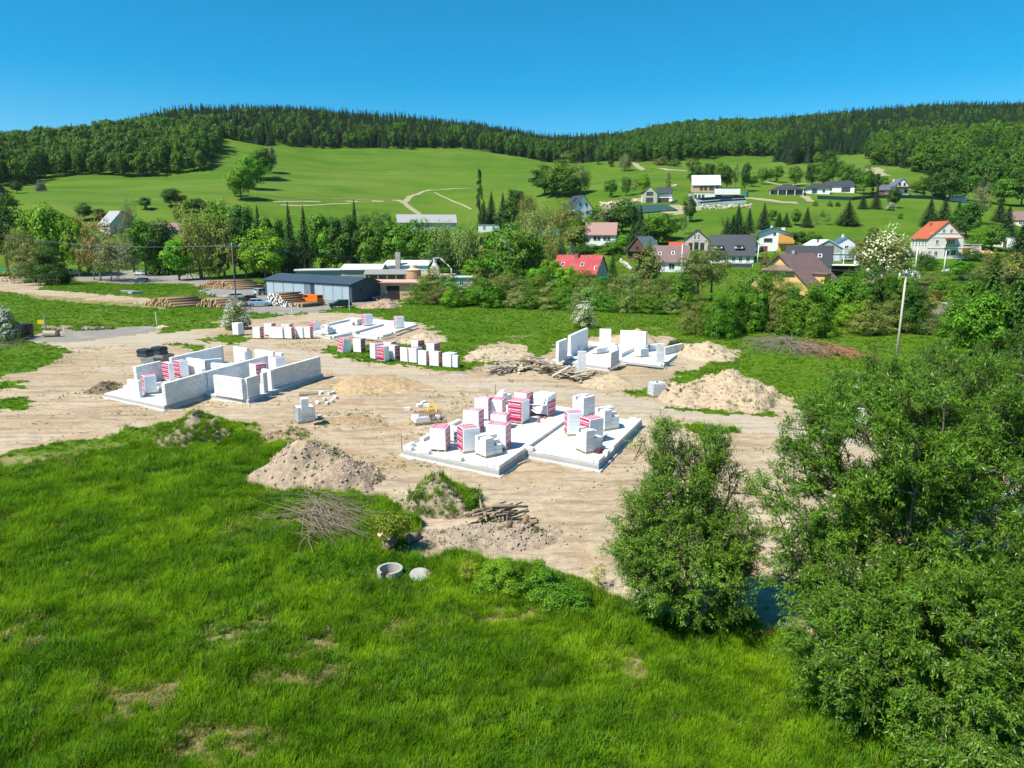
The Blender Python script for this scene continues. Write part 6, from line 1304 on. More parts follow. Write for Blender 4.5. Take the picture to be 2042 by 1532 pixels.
P = gat(1343, 607); tag(MB().lathe([(.6, 0), (.65, 1.5), (.3, 1.7)], 12).build('green_barrel', C('barrel_green', (.02, .25, .12), .5), loc=P), 'green rain barrel under the olive pine', 'barrel')
# hidden stack behind the right tree and small white marker
wrapped((1990, 1085), (1965, 1076), 'L', 0, 'white wrapped pallet seen through the branches of the big right tree', a=1.3, b=1.6, h=1.4, red='', top=False, group=None)
wrapped((2040, 1075), (2010, 1068), 'L', 0, 'second white wrapped pallet behind the big tree at the right edge', a=1.3, b=1.6, h=1.4, red='', top=False, group=None)
P = at(1715, 852); e = empty('utility_marker', P, 0, 'small white utility cabinet glimpsed through the right tree', 'cabinet'); MB().box(-.3, -.2, 0, .3, .2, .7).build('cabinet', W_WHITE, e); MB().box(-.28, -.22, .8, .28, .18, 1.3).build('panel', W_WHITE, e)
# ------------------------------------------------------------------ single trees and bushes: column, foot row, top row, width, kind, green, where
T = tree
L1 = 'in the tree belt at the left edge'
for a in [(18,549,405,95,'b','dark'),(72,549,418,80,'b','mid'),(52,555,455,80,'w','olive'),(112,551,408,95,'b','bright'),(160,552,436,60,'b','bright'),(-30,552,420,90,'b','dark')]: T(*a, L1)
T(98,568,498,100,'d','dark','beside the sandy patch at the left'); T(75,563,470,110,'r','olive','beside the sandy patch at the left'); T(131,566,538,24,'u','olive','beside the sandy patch at the left')
L2 = 'behind the gravel yard'
for a in [(205,560,428,100,'l','rust'),(188,558,470,70,'l','olive'),(240,562,468,110,'l','grey'),(222,560,500,70,'l','grey'),(178,549,470,50,'b','dark'),(268,548,405,50,'w','grey'),(292,549,450,75,'b','mid'),(330,548,468,55,'s','dark'),(312,549,500,40,'u','bright'),(358,559,478,70,'b','bright'),(402,557,412,105,'w','pale'),(438,557,500,60,'b','olive'),(448,552,416,80,'b','mid'),(320,546,440,80,'b','dark')]: T(*a, L2)
L3 = 'behind the grey metal hall'
for a in [(530,566,468,100,'b','bright'),(492,556,410,75,'b','dark'),(470,556,450,60,'b','olive'),(545,556,432,70,'b','mid'),(583,558,408,48,'s','spruce'),(612,556,414,46,'s','spruce'),(600,552,470,70,'n','dark'),(645,551,428,85,'b','mid'),(572,562,480,60,'b','dark'),(690,551,430,80,'b','dark'),(672,552,468,70,'b','mid'),(712,550,403,44,'s','spruce'),(735,550,420,60,'n','dark'),(772,550,418,60,'n','dark'),(742,551,452,80,'b','mid'),(800,551,445,90,'b','mid'),(522,552,414,50,'s','spruce')]: T(*a, L3)
L4 = 'in the valley behind the sawmill'
for a in [(840,551,450,80,'b','mid'),(880,552,444,90,'w','pale'),(925,558,446,95,'w','pale'),(960,556,466,70,'b','olive'),(885,560,490,60,'b','dark'),(1028,574,440,120,'l','mid'),(1010,572,455,110,'o','mid'),(1045,572,470,90,'b','mid'),(1075,548,436,100,'w','pale'),(1100,555,460,70,'w','olive'),(1062,505,410,95,'w','pale'),(985,560,480,60,'b','mid'),(945,560,500,70,'u','bright'),(1095,572,518,55,'b','bright'),(1010,580,540,60,'u','mid'),(1068,582,535,50,'b','bright')]: T(*a, L4)
L5 = 'at the foot of the open meadow'
T(957,455,342,19,'p','dark',L5)
for a in [(980,452,383,34,'s','spruce'),(1003,454,386,36,'s','spruce'),(965,456,400,34,'s','spruce'),(1027,452,378,48,'b','dark'),(1050,452,388,50,'w','olive'),(1010,462,420,60,'b','dark')]: T(*a, L5)
L6 = 'in the big clump on the open meadow'
for a in [(1086,390,336,62,'b','dark'),(1122,392,328,78,'b','mid'),(1156,388,330,48,'w','grey'),(1100,393,350,50,'b','dark'),(1138,394,352,50,'b','dark')]: T(*a, L6)
L7 = 'around the white gabled cottage'
for a in [(1128,455,395,58,'l','olive'),(1112,470,410,80,'w','pale'),(1140,468,420,60,'b','olive'),(1165,482,436,60,'n','dark'),(1188,455,414,50,'n','dark'),(1150,482,440,50,'b','mid')]: T(*a, L7)
L8 = 'around the pink-roofed house'
for a in [(1240,472,406,90,'b','dark'),(1222,468,415,50,'n','dark'),(1276,492,412,44,'s','spruce'),(1262,498,440,40,'s','spruce'),(1292,470,428,22,'s','blue'),(1312,492,430,72,'b','mid'),(1330,480,432,50,'b','dark'),(1288,500,450,50,'b','dark'),(1148,500,450,60,'b','olive'),(1140,524,486,36,'s','blue'),(1222,508,478,60,'u','mid'),(1210,497,483,50,'s','blue'),(1165,505,480,60,'u','dark'),(1190,532,506,20,'u','yel'),(1232,520,506,26,'u','mid'),(1243,490,462,34,'u','bright')]: T(*a, L8)
L9 = 'on the upper meadow right of the clump'
for a in [(1217,394,358,32,'b','mid'),(1248,391,352,24,'b','mid'),(1264,388,355,18,'l','olive'),(1283,386,350,30,'b','bright'),(1332,380,345,14,'p','grey'),(1246,342,308,34,'w','grey'),(1192,328,310,16,'b','dark'),(1130,328,304,26,'b','olive'),(1218,333,318,14,'b','dark'),(1180,322,298,22,'b','dark'),(1376,340,316,22,'b','olive'),(1345,332,314,30,'u','mid'),(1318,330,312,36,'u','olive')]: T(*a, L9)
LA_ = 'on the open slope below the new houses'
for a in [(1371,444,384,32,'l','dark'),(1375,442,395,28,'o','dark'),(1362,468,428,18,'l','dark'),(1449,474,438,32,'s','spruce'),(1470,474,410,42,'s','spruce'),(1492,474,416,36,'s','spruce'),(1460,476,430,40,'s','spruce'),(1522,457,406,36,'s','spruce'),(1553,452,424,24,'s','spruce'),(1567,452,424,24,'s','spruce'),(1540,440,418,22,'b','mid'),(1586,450,420,22,'b','mid'),(1608,453,414,28,'s','spruce'),(1626,448,428,14,'l','olive'),(1648,449,424,20,'l','olive'),(1690,449,401,52,'s','spruce'),(1720,417,386,24,'s','spruce'),(1746,417,376,26,'s','spruce'),(1780,415,377,30,'b','dark'),(1795,436,424,14,'u','mid'),(1852,452,396,44,'s','spruce'),(1880,452,395,46,'s','spruce'),(1908,452,402,40,'s','spruce'),(1925,478,404,66,'b','dark'),(1950,448,360,46,'l','grey'),(1992,442,398,36,'s','spruce'),(2006,474,410,46,'s','spruce'),(2034,515,438,66,'s','spruce'),(1445,450,430,26,'l','mid'),(1655,412,402,12,'u','dark'),(1670,412,402,12,'u','dark'),(1625,411,400,12,'u','mid'),(1640,432,420,10,'u','mid')]: T(*a, LA_)
T(1775,420,404,22,'g','olive','on the open slope below the new houses'); 
LB = 'behind the new houses on the slope'
for a in [(1388,380,328,34,'b','dark'),(1412,375,326,32,'b','dark'),(1432,378,330,26,'b','mid'),(1448,378,330,30,'b','dark'),(1466,376,328,14,'l','dark'),(1485,382,325,22,'b','dark'),(1500,372,350,26,'b','mid'),(1520,368,335,22,'b','mid'),(1550,364,330,26,'b','mid'),(1585,372,332,32,'b','mid'),(1535,362,340,20,'b','dark'),(1618,372,326,32,'b','dark'),(1640,376,330,34,'b','mid'),(1660,368,318,36,'b','dark'),(1682,376,326,36,'b','mid'),(1702,380,336,34,'b','dark'),(1722,388,336,38,'b','mid'),(1740,385,345,30,'b','dark'),(1630,330,306,22,'b','mid'),(1650,350,300,34,'b','dark'),(1760,385,350,24,'b','mid'),(1842,392,352,40,'b','mid'),(1866,398,345,44,'b','dark'),(1892,402,335,56,'b','dark'),(1925,400,350,50,'b','mid'),(1960,404,350,56,'b','dark'),(2000,410,356,60,'b','mid'),(2036,412,350,60,'b','dark'),(1828,385,362,30,'b','mid')]: T(*a, LB)
LO = 'in the small orchard on the left meadow'
for a in [(342,412,376,42,'b','dark'),(362,405,388,24,'b','olive'),(290,418,394,30,'b','dark'),(375,424,402,34,'b','mid'),(397,424,396,36,'b','dark'),(355,443,410,26,'w','olive'),(34,386,364,24,'b','dark'),(82,382,358,22,'u','blue'),(20,410,385,30,'u','mid'),(170,440,408,34,'b','dark'),(200,442,416,30,'b','dark'),(250,450,418,40,'w','grey'),(120,470,430,60,'b','mid'),(60,470,425,60,'b','dark'),(5,470,415,50,'b','dark')]: T(*a, LO)
LR = 'in the tree row down the left meadow'
for a in [(482,398,330,60,'b','bright'),(504,378,312,62,'b','bright'),(520,360,296,58,'b','mid'),(540,345,293,32,'b','grey'),(468,392,352,30,'b','mid')]: T(*a, LR)
LV = 'between the village houses'
for a in [(1390,602,492,100,'n','olive'),(1418,600,486,90,'n','olive'),(1366,598,530,70,'s','spruce'),(1386,560,487,36,'s','spruce'),(1292,590,480,52,'s','olive'),(1290,592,500,64,'b','olive'),(1220,582,505,40,'s','dark'),(1340,612,548,100,'n','dark'),(1256,600,545,60,'b','grey'),(1310,606,555,60,'b','mid'),(1280,606,560,60,'n','dark'),(1130,585,532,60,'b','bright'),(1160,592,545,70,'b','mid'),(1195,595,560,60,'u','mid'),(1590,500,462,40,'b','dark'),(1610,500,465,44,'b','mid'),(1500,505,465,26,'b','bright'),(1628,505,470,30,'b','dark'),(1595,515,490,46,'u','yel'),(1526,528,506,24,'u','rust'),(1545,530,505,22,'u','dark'),(1670,505,478,30,'u','dark'),(1710,512,480,50,'u','olive'),(1790,512,470,40,'u','pale'),(1842,540,498,36,'u','dark'),(1825,562,530,50,'n','mid'),(1855,530,512,40,'u','mid'),(1915,560,520,56,'b','mid'),(1936,520,492,50,'u','dark'),(1975,500,455,60,'b','mid'),(1905,490,440,40,'b','dark'),(1945,505,470,40,'b','mid'),(1976,545,500,44,'u','olive'),(1880,600,552,70,'u','mid'),(1850,570,548,60,'u','olive')]: T(*a, LV)
for x in (1965, 1985): e = T(x, 515, 500, 26, 'u', 'yel', 'beside the rock garden at the right')
T(1756,600,463,118,'f','olive','rising over the village bushes')
T(1915,500,478,30,'g','olive','between the village houses'); T(1700,520,490,36,'g','olive','between the village houses')
# bush belt behind the middle field
LH = 'in the scrub belt behind the field'
rnd = random.Random(11); x = 846
while x < 1345:
    base = 606+18*sstep(822, 1300, x)+rnd.uniform(-3, 3); T(x, float(base), float(base-rnd.uniform(42, 62)+(4 if x > 1200 else 0)), rnd.uniform(60, 88), rnd.choice('rrur'), rnd.choice(('olive', 'mid', 'pale', 'mid')), LH, jit=.18)
    if rnd.random() < .75: T(x+14, float(base-9), float(base-72), rnd.uniform(60, 84), rnd.choice('ur'), rnd.choice(('mid', 'olive')), LH, jit=.18)
    x += rnd.uniform(24, 36)
T(900,613,572,50,'u','bright',LH); T(1080,600,545,50,'b','mid',LH)
LM = 'in the green thicket right of the field'
for a in [(1385,668,592,76,'r','olive'),(1432,672,586,92,'d','mid'),(1428,668,622,52,'u','bright'),(1465,662,570,90,'d','mid'),(1500,660,548,100,'d','mid'),(1530,655,545,88,'d','mid'),(1552,662,560,70,'d','olive'),(1608,670,566,120,'d','mid'),(1660,640,556,90,'b','mid'),(1690,652,592,70,'u','bright'),(1700,640,540,90,'d','mid'),(1745,640,536,96,'d','dark'),(1725,668,612,76,'u','olive'),(1770,664,590,80,'r','olive'),(1812,664,575,96,'d','dark'),(1785,640,545,80,'b','mid'),(1835,640,580,70,'b','olive'),(1480,640,560,60,'l','dark'),(1570,625,570,60,'b','mid'),(1850,668,625,50,'r','grey')]: T(*a, LM)
LQ = 'in the thicket at the right edge'
for a in [(1905,690,600,100,'d','mid'),(1945,712,585,110,'b','mid'),(1990,700,580,90,'d','mid'),(2035,712,545,100,'b','dark'),(1968,655,510,110,'s','dark'),(1925,650,560,80,'b','mid'),(2010,640,520,90,'b','olive'),(2040,620,470,80,'s','spruce'),(1880,660,600,60,'r','olive'),(1895,630,575,60,'u','mid'),(1930,600,540,60,'n','dark'),(1955,575,535,50,'b','olive'),(1990,590,545,50,'u','olive'),(2030,575,520,60,'b','mid'),(1860,720,690,60,'u','olive')]: T(*a, LQ)
T(475,656,598,62,'g','olive','beside the lone white pallet'); T(1163,655,604,56,'g','olive','in the field before the scrub belt'); T(12,678,612,70,'g','olive','at the left frame edge'); T(33,672,640,40,'u','dark','at the left frame edge')
T(1345,700,672,40,'u','dark','at the right corner of the right shell')
# small plants near by
for a, w_ in (((1000,1178,1118,120,'d','bright'),'at the lower edge of the bare site'),((1085,1195,1135,110,'u','mid'),'at the lower edge of the bare site'),((1140,1215,1160,100,'u','mid'),'at the lower edge of the bare site'),((935,1165,1112,50,'l','yel'),'at the lower edge of the bare site'),((1192,1172,1128,44,'l','yel'),'on the bare soil left of the willow'),((935,1015,975,60,'u','mid'),'on the grassy soil heap')): T(*a, w_)
print('trees', len(TREES))
ORD = ['', 'first', 'second', 'third', 'fourth', 'fifth', 'sixth', 'seventh', 'eighth', 'ninth', 'tenth', 'eleventh', 'twelfth', 'thirteenth', 'fourteenth', 'fifteenth', 'sixteenth', 'seventeenth', 'eighteenth', 'nineteenth', 'twentieth']
ADJ = {'dark': 'dark green', 'mid': 'mid green', 'bright': 'bright green', 'olive': 'olive green', 'pale': 'pale green', 'spruce': 'very dark', 'blue': 'blue-green', 'grey': 'grey-green', 'rust': 'russet', 'yel': 'yellowish'}
grp = {}
for t in TREES: grp.setdefault((KN[t[2]], t[3], t[4]), []).append(t)
PLUR = lambda n: n+('es' if n.endswith('sh') else 's')
for (kn, col, wh), lst in grp.items():
    lst.sort(key=lambda t: t[1]); noun = kn.replace('_', ' '); n = len(lst)
    for i, t in enumerate(lst):
        if n == 1: lb = f'{ADJ[col]} {noun} {wh}'
        elif n == 2: lb = f'{"left" if i == 0 else "right"} of two {ADJ[col]} {PLUR(noun)} {wh}'
        elif i == n-1: lb = f'rightmost {ADJ[col]} {noun} {wh}'
        elif i == 0: lb = f'leftmost {ADJ[col]} {noun} {wh}'
        elif i+1 < len(ORD): lb = f'{ORD[i+1]} {ADJ[col]} {noun} from the left {wh}'
        else: lb = f'{ADJ[col]} {noun} number {i+1} from the left {wh}'
        tag(t[0], lb, CATS.get(kn, 'tree'), f'{PLUR(noun)} {wh}')
# ------------------------------------------------------------------ far woods (scattered by geometry nodes)
def hidden(name, me): return bpy.data.objects.new(name, me)
def instancer(name, pts, rots, scl, idx, protos_, label=None, cat=None, kind='stuff'):
    me = bpy.data.meshes.new(name); me.vertices.add(len(pts)); me.vertices.foreach_set('co', np.asarray(pts, np.float32).ravel())
    for nm, arr, ty in (('rot', rots, 'FLOAT_VECTOR'), ('scl', scl, 'FLOAT_VECTOR')):
        a = me.attributes.new(nm, ty, 'POINT'); a.data.foreach_set('vector', np.asarray(arr, np.float32).ravel())
    a = me.attributes.new('idx', 'INT', 'POINT'); a.data.foreach_set('value', np.asarray(idx, np.int32))
    me.update(); o = link(name, me); g = bpy.data.node_groups.new(name, 'GeometryNodeTree'); g.interface.new_socket('Geometry', in_out='INPUT', socket_type='NodeSocketGeometry'); g.interface.new_socket('Geometry', in_out='OUTPUT', socket_type='NodeSocketGeometry')
    N = g.nodes; gi = N.new('NodeGroupInput'); go = N.new('NodeGroupOutput'); ip = N.new('GeometryNodeInstanceOnPoints'); ip.inputs['Pick Instance'].default_value = True; jn = N.new('GeometryNodeJoinGeometry')
    for p in reversed(protos_):
        oi = N.new('GeometryNodeObjectInfo'); oi.inputs['Object'].default_value = p; oi.inputs['As Instance'].default_value = True; g.links.new(oi.outputs['Geometry'], jn.inputs[0])
    g.links.new(gi.outputs[0], ip.inputs['Points']); g.links.new(jn.outputs[0], ip.inputs['Instance'])
    for nm, ty, so in (('rot', 'FLOAT_VECTOR', 'Rotation'), ('scl', 'FLOAT_VECTOR', 'Scale'), ('idx', 'INT', 'Instance Index')):
        na = N.new('GeometryNodeInputNamedAttribute'); na.data_type = ty; na.inputs['Name'].default_value = nm; g.links.new([s for s in na.outputs if s.enabled][0], ip.inputs[so])
    g.links.new(ip.outputs[0], go.inputs[0]); m = o.modifiers.new('scatter', 'NODES'); m.node_group = g
    return tag(o, label, cat, kind=kind)
WM_D = leafmat('wood_broadleaf', (.062, .145, .012), .28, .4, yel=.12); WM_C = leafmat('wood_conifer', (.026, .064, .018), .15, .4, yel=.1); WM_B = leafmat('wood_light', (.085, .175, .012), .28, .35, yel=.15)
def fproto(kind, m, seed):
    if kind == 's': return hidden('spruce', spruce_mesh('spruce', seed, 15, m, 4, .055, .5, .9, .08, .2))
    return hidden('beech', crown_mesh('beech', seed, 26, 48, .052, .7, 'round', .23, m=m, z0=.05))
FP = {'d': [fproto('b', WM_D, s) for s in (201, 202)], 'c': [fproto('s', WM_C, s) for s in (211, 212)], 'l': [fproto('b', WM_B, s) for s in (221, 222)]}
PR = FP['d']+FP['c']+FP['l']; PIX = {'d': (0, 1), 'c': (2, 3), 'l': (4, 5)}
def wood(name, label, edge, mixf, sp, hts=(15, 24), seed=0, wd=8.5):
    """edge: list of (column, near distance, far distance); mixf(u, t) -> probabilities of broadleaf, conifer, light"""
    rng = np.random.default_rng(seed); px = np.array([e[0] for e in edge]); n0 = np.array([e[1] for e in edge]); n1 = np.array([e[2] for e in edge])
    X0 = (px.min()-CX)/FPX*n1.max()*1.02; X1 = max((px.max()-CX)/FPX*n1.max()*1.02, (px.max()-CX)/FPX*n0.min()*.98); X0 = min(X0, (px.min()-CX)/FPX*n0.min())
    xs = np.arange(X0, X1, sp); ys = np.arange(n0.min(), n1.max(), sp); gx, gy = np.meshgrid(xs, ys); gx = gx.ravel()+rng.uniform(-.48, .48, gx.size)*sp; gy = gy.ravel()+rng.uniform(-.48, .48, gy.size)*sp
    u = CX+FPX*gx/gy; a = np.interp(u, px, n0)+(fbm(gx*.03, gy*.03, seed, 2)-.5)*22; b = np.interp(u, px, n1); k = (u > px.min()) & (u < px.max()) & (gy > a) & (gy < b); gx, gy, u, a, b = gx[k], gy[k], u[k], a[k], b[k]; z = terr(gx, gy); t = (gy-a)/(b-a)
    P = mixf(u, t, fbm(gx*.012, gy*.012, seed+5, 3)); r = rng.random(len(gx)); kind = np.where(r < P[0], 0, np.where(r < P[0]+P[1], 1, 2)); idx = kind*2+rng.integers(0, 2, len(gx))
    h = rng.uniform(*hts, len(gx))*np.where(kind == 1, 1.16, 1)*np.where(t < .04, .8, 1); w = np.where(kind == 1, rng.uniform(.36, .48, len(gx))*h, rng.uniform(.65, 1.4, len(gx))*wd)
    instancer(name, np.stack([gx, gy, z-.3], 1), np.stack([gx*0, gx*0, rng.random(len(gx))*6.28], 1), np.stack([w, w, h], 1), idx, PR, label, 'wood'); print(name, len(gx))
cl = np.clip
wood('beech_wood', 'dense beech wood on the left hillside', [(-260, 500, 800), (0, 452, 760), (95, 480, 760), (130, 505, 760), (200, 500, 760), (330, 503, 770), (420, 515, 770), (450, 560, 770), (466, 640, 770)], lambda u, t, n: (.72-.0*t, cl(.0+.25*(t-.5), 0, .2), .2), 8.2, (16, 22), 1, 9.5)
wood('ridge_forest', 'dark spruce forest along the middle ridge above the meadow', [(-200, 800, 1080), (250, 790, 1080), (470, 735, 1080), (540, 722, 1080), (600, 738, 1100), (860, 782, 1130), (930, 790, 1130), (1000, 748, 1140), (1060, 736, 1140), (1160, 708, 1180), (1205, 690, 1180)], lambda u, t, n: (cl(.5-t*1.5, .06, 1)+cl((n-.55)*2, 0, .3), cl(.45+1.2*t, 0, .9)-cl((n-.55)*2, 0, .3)+cl((300-u)/300, 0, 1)*-.2, u*0+.08), 7.6, (17, 23), 2, 8.0)
wood('ridge_forest', 'mixed forest on the right ridge behind the fields', [(1185, 690, 1150), (1240, 655, 1140), (1330, 640, 1120), (1420, 700, 1120), (1500, 735, 1120), (1600, 720, 1130), (1700, 700, 1150), (2300, 690, 1180)], lambda u, t, n: (cl(.85-cl((u-1480)/150, 0, 1)*.75+cl((n-.5)*2, -.2, .3), .05, 1), cl(cl((u-1480)/150, 0, 1)*.85-cl((n-.5)*2, -.2, .3)+.1*(t > .85), 0, .93), u*0+.06), 7.8, (17, 23), 3, 8.6)
wood('beech_wood', 'bright mixed beech wood on the right foreground hill', [(1700, 560, 720), (1715, 520, 720), (1745, 505, 720), (1800, 470, 720), (1860, 455, 720), (1950, 425, 720), (2042, 400, 720), (2350, 395, 720)], lambda u, t, n: (.58-cl((n-.5)*2, -.3, .3), cl(.06+(n-.55)*1.5, 0, .4), .3+cl((n-.5)*2, -.25, .3)), 8.0, (14, 20), 4, 9.0)
wood('pine_copse', 'dark pine copse jutting into the upper field', [(1526, 640, 740), (1545, 600, 740), (1580, 585, 740), (1602, 600, 740), (1612, 650, 740)], lambda u, t, n: (u*0+.12, u*0+.88, u*0), 7.0, (16, 21), 5, 8)
# ------------------------------------------------------------------ the big foreground willows: grown limb by limb
WILLOW = leafmat('willow_leaves', None, .34, .7, .25, .38)
BARKW = mat('willow_bark', (.13, .105, .08), .9, .1, scale=7, bump=.5)
def grow(label, base, ells, ntarget, twigs, leaves_, leaf, asp, col, seed, stems=3, r0=.10, splen=.5, droop=.25, hollow=.55, z_min=.25):
    rng = np.random.default_rng(seed); base = np.array(base, float); ells = [(np.array(c, float), np.array(r, float)) for c, r in ells]; vol = np.array([r.prod() for c, r in ells])**.8; vol /= vol.sum()
    T = []
    while len(T) < ntarget:
        c, r = ells[rng.choice(len(ells), p=vol)]; d = rng.normal(0, 1, 3); d /= np.linalg.norm(d); s = rng.uniform(hollow**2, 1)**.5; p = c+d*r*s*(1+.12*math.sin(4*d[0]*3+seed)+.1*math.sin(7*d[2]+5*d[1]))
        if p[2] < z_min: p[2] = z_min+rng.random()*.4
        T.append(p)
    T = np.array(T); T = T[np.argsort(np.linalg.norm((T-base)*np.array([1, 1, .8]), axis=1))]
    nodes = [base-np.array([0, 0, .1])]; par = [-1]; plen = [0.0]
    top = max(c[2] for c, r in ells)
    for s in range(stems):
        a = s*6.283/stems+rng.random(); p = 0; sp = .16 if stems > 1 else .04
        for k in range(7):
            q = nodes[p]+np.array([math.cos(a)*sp*(1+.2*k), math.sin(a)*sp*(1+.2*k), top/8.5])+rng.normal(0, .05, 3); nodes.append(q); par.append(p); plen.append(plen[p]+np.linalg.norm(q-nodes[p])); p = len(nodes)-1
    nodes = list(nodes)
    for t in T:
        A = np.array(nodes); d = t-A; L = np.linalg.norm(d, axis=1); up = d[:, 2]/(L+1e-6); cost = L+.42*np.array(plen)+np.where(up < .0, .6*L*-up, 0); j = int(np.argmin(cost)); p = j; n = max(1, int(L[j]/.35)); st = nodes[j].copy()
        out = (t-st); b = np.array([out[0], out[1], 0])*.0
        for k in range(1, n+1):
            f = k/n; q = st+out*f+np.array([0, 0, 1])*L[j]*.13*math.sin(math.pi*f)+rng.normal(0, .025, 3)*(k < n); nodes.append(q); par.append(p); plen.append(plen[p]+np.linalg.norm(q-nodes[p])); p = len(nodes)-1
    A = np.array(nodes); par = np.array(par); rad = np.full(len(A), .0); ch = np.zeros(len(A)); child = np.zeros(len(A), int)
    for k in range(1, len(A)): child[par[k]] += 1
    acc = np.zeros(len(A))
    for k in range(len(A)-1, 0, -1):
        if acc[k] == 0: acc[k] = 1
        acc[par[k]] += acc[k]
    rad = r0*(acc/acc[0])**.42; rad = np.maximum(rad, .006)
    e = empty('willow_tree', tuple(base), 0, label, 'tree')
    # branches as square-ish tubes
    k = np.arange(1, len(A)); p0 = A[par[k]]; p1 = A[k]; ra = np.minimum(rad[par[k]], rad[k]*1.5); rb = rad[k]; d = p1-p0; d /= np.linalg.norm(d, axis=1)[:, None]+1e-9; hlp = np.where(np.abs(d[:, 2:3]) > .9, np.array([[1., 0, 0]]), np.array([[0, 0, 1.]])); u = np.cross(d, hlp); u /= np.linalg.norm(u, axis=1)[:, None]; v = np.cross(d, u); ns = 5
    V = []; an = np.arange(ns)*2*np.pi/ns
    ring = lambda P, r: P[:, None]+(u[:, None]*np.cos(an)[None, :, None]+v[:, None]*np.sin(an)[None, :, None])*r[:, None, None]
    V = np.concatenate([ring(p0, ra), ring(p1, rb)], 1); F = []; i = np.arange(ns); q = np.stack([i, (i+1) % ns, ns+(i+1) % ns, ns+i], 1); F = (q[None]+(np.arange(len(k))*2*ns)[:, None, None]).reshape(-1, 4)
    link('branches', np_mesh('branches', V.reshape(-1, 3)-base, F, BARKW, True), e)
    # leafy twigs at the targets
    m = len(T)*twigs; C_ = np.repeat(T, twigs, 0)+rng.normal(0, .12, (m, 3)); ctr = np.average([c for c, r in ells], axis=0, weights=vol); out = C_-np.array([base[0], base[1], ctr[2]*.7]); out /= np.linalg.norm(out, axis=1)[:, None]
    D = out*.9+rng.normal(0, .55, (m, 3))+np.array([0, 0, .15]); D /= np.linalg.norm(D, axis=1)[:, None]
    nl = leaves_; f = rng.random((m, nl))**.8; ln = splen*rng.uniform(.6, 1.2, m)
    P = C_[:, None]+D[:, None]*(f*ln[:, None])[..., None]; P[..., 2] -= droop*(f*ln[:, None])**1.6; P = P+rng.normal(0, .035, P.shape); P = P.reshape(-1, 3); P[:, 2] = np.maximum(P[:, 2], .05)
    Dr = np.repeat(D, nl, 0); n = len(P); Tn = Dr*.6+rng.normal(0, .6, (n, 3))+np.array([0, 0, -.35]); Tn /= np.linalg.norm(Tn, axis=1)[:, None]
    N = rng.normal(0, .4, (n, 3))+np.array([-.25, -.1, .8])+np.repeat(out, nl, 0)*.5; N -= (N*Tn).sum(1)[:, None]*Tn; N /= np.linalg.norm(N, axis=1)[:, None]+1e-9; B = np.cross(N, Tn); s = (leaf*rng.uniform(.6, 1.25, n))[:, None]
    V = np.empty((n, 4, 3)); V[:, 0] = P; V[:, 1] = P+Tn*s*.9-B*s*asp; V[:, 2] = P+Tn*s*2; V[:, 3] = P+Tn*s*.9+B*s*asp; V -= base
    o = link('leaves', np_mesh('leaves', V.reshape(-1, 3), np.arange(4*n).reshape(-1, 4), WILLOW, False, {'lr': np.repeat(np.clip(np.repeat(rng.random(m), nl)*.5+rng.random(n)*.5, 0, 1), 4)}), e); o.color = (*col, 1); tag(o, kind='stuff')
    # twigs themselves
    k2 = rng.choice(m, min(m, 1800), replace=False); b = MB()
    for q in k2: p = Vector(C_[q]-base); dd = Vector(D[q]); b.tube(p, p+dd*float(ln[q])+Vector((0, 0, -droop*float(ln[q])**1.6)), .006, .003, 3, False)
    tag(b.build('twigs', BARKW, e), kind='stuff'); print(label, len(A), n)
grow('full young willow with two pointed tops standing alone on the bare soil', (5.65, 20.4, 0), [((5.6, 20.6, 2.4), (2.05, 1.9, 2.0)), ((5.45, 20.8, 4.4), (1.5, 1.3, 1.4)), ((4.95, 20.9, 5.85), (.7, .65, 1.1)), ((6.2, 20.9, 5.7), (.62, .6, 1.0)), ((7.3, 20.9, 4.7), (.6, .55, .5)), ((4.1, 20.3, 3.3), (.8, .9, 1.2)), ((6.9, 20.6, 2.9), (.9, 1.0, 1.5))], 620, 9, 24, .056, .24, (.125, .245, .022), 1, 5, .13, .42, .3, .45, .2)
grow('big spreading willow with visible dark limbs filling the right side', (11.2, 19.0, 0), [((11.0, 19.3, 6.6), (2.9, 2.5, 2.2)), ((9.0, 18.9, 5.0), (1.6, 1.6, 1.3)), ((12.9, 18.6, 4.6), (2.6, 2.3, 2.3)), ((10.4, 18.4, 2.9), (2.6, 2.0, 1.8)), ((13.6, 20, 7.2), (1.9, 2.0, 1.6))], 640, 10, 30, .068, .23, (.098, .205, .016), 2, 3, .19, .55, .3, .6, .3)
grow('lower leaning willow crown spilling over the grass at the bottom right', (11.6, 15.6, 0), [((11.2, 15.6, 2.5), (2.5, 1.7, 1.9)), ((8.9, 15.9, 2.1), (1.55, 1.2, 1.6)), ((9.6, 17.4, 3.0), (1.6, 1.2, 1.6)), ((13.2, 15.2, 3.4), (1.8, 1.7, 1.9)), ((11.0, 14.2, 1.3), (1.8, 1.0, 1.0))], 560, 10, 30, .062, .23, (.098, .205, .016), 3, 4, .14, .5, .35, .55, .25)
grow('tall willow at the right frame edge behind the big one', (17.2, 23.5, 0), [((17.0, 23.5, 6.6), (3.2, 2.6, 2.3)), ((16.0, 23.5, 4.2), (2.4, 2.4, 1.8))], 340, 10, 26, .070, .23, (.08, .17, .016), 4, 3, .17, .55, .3, .6, .3)
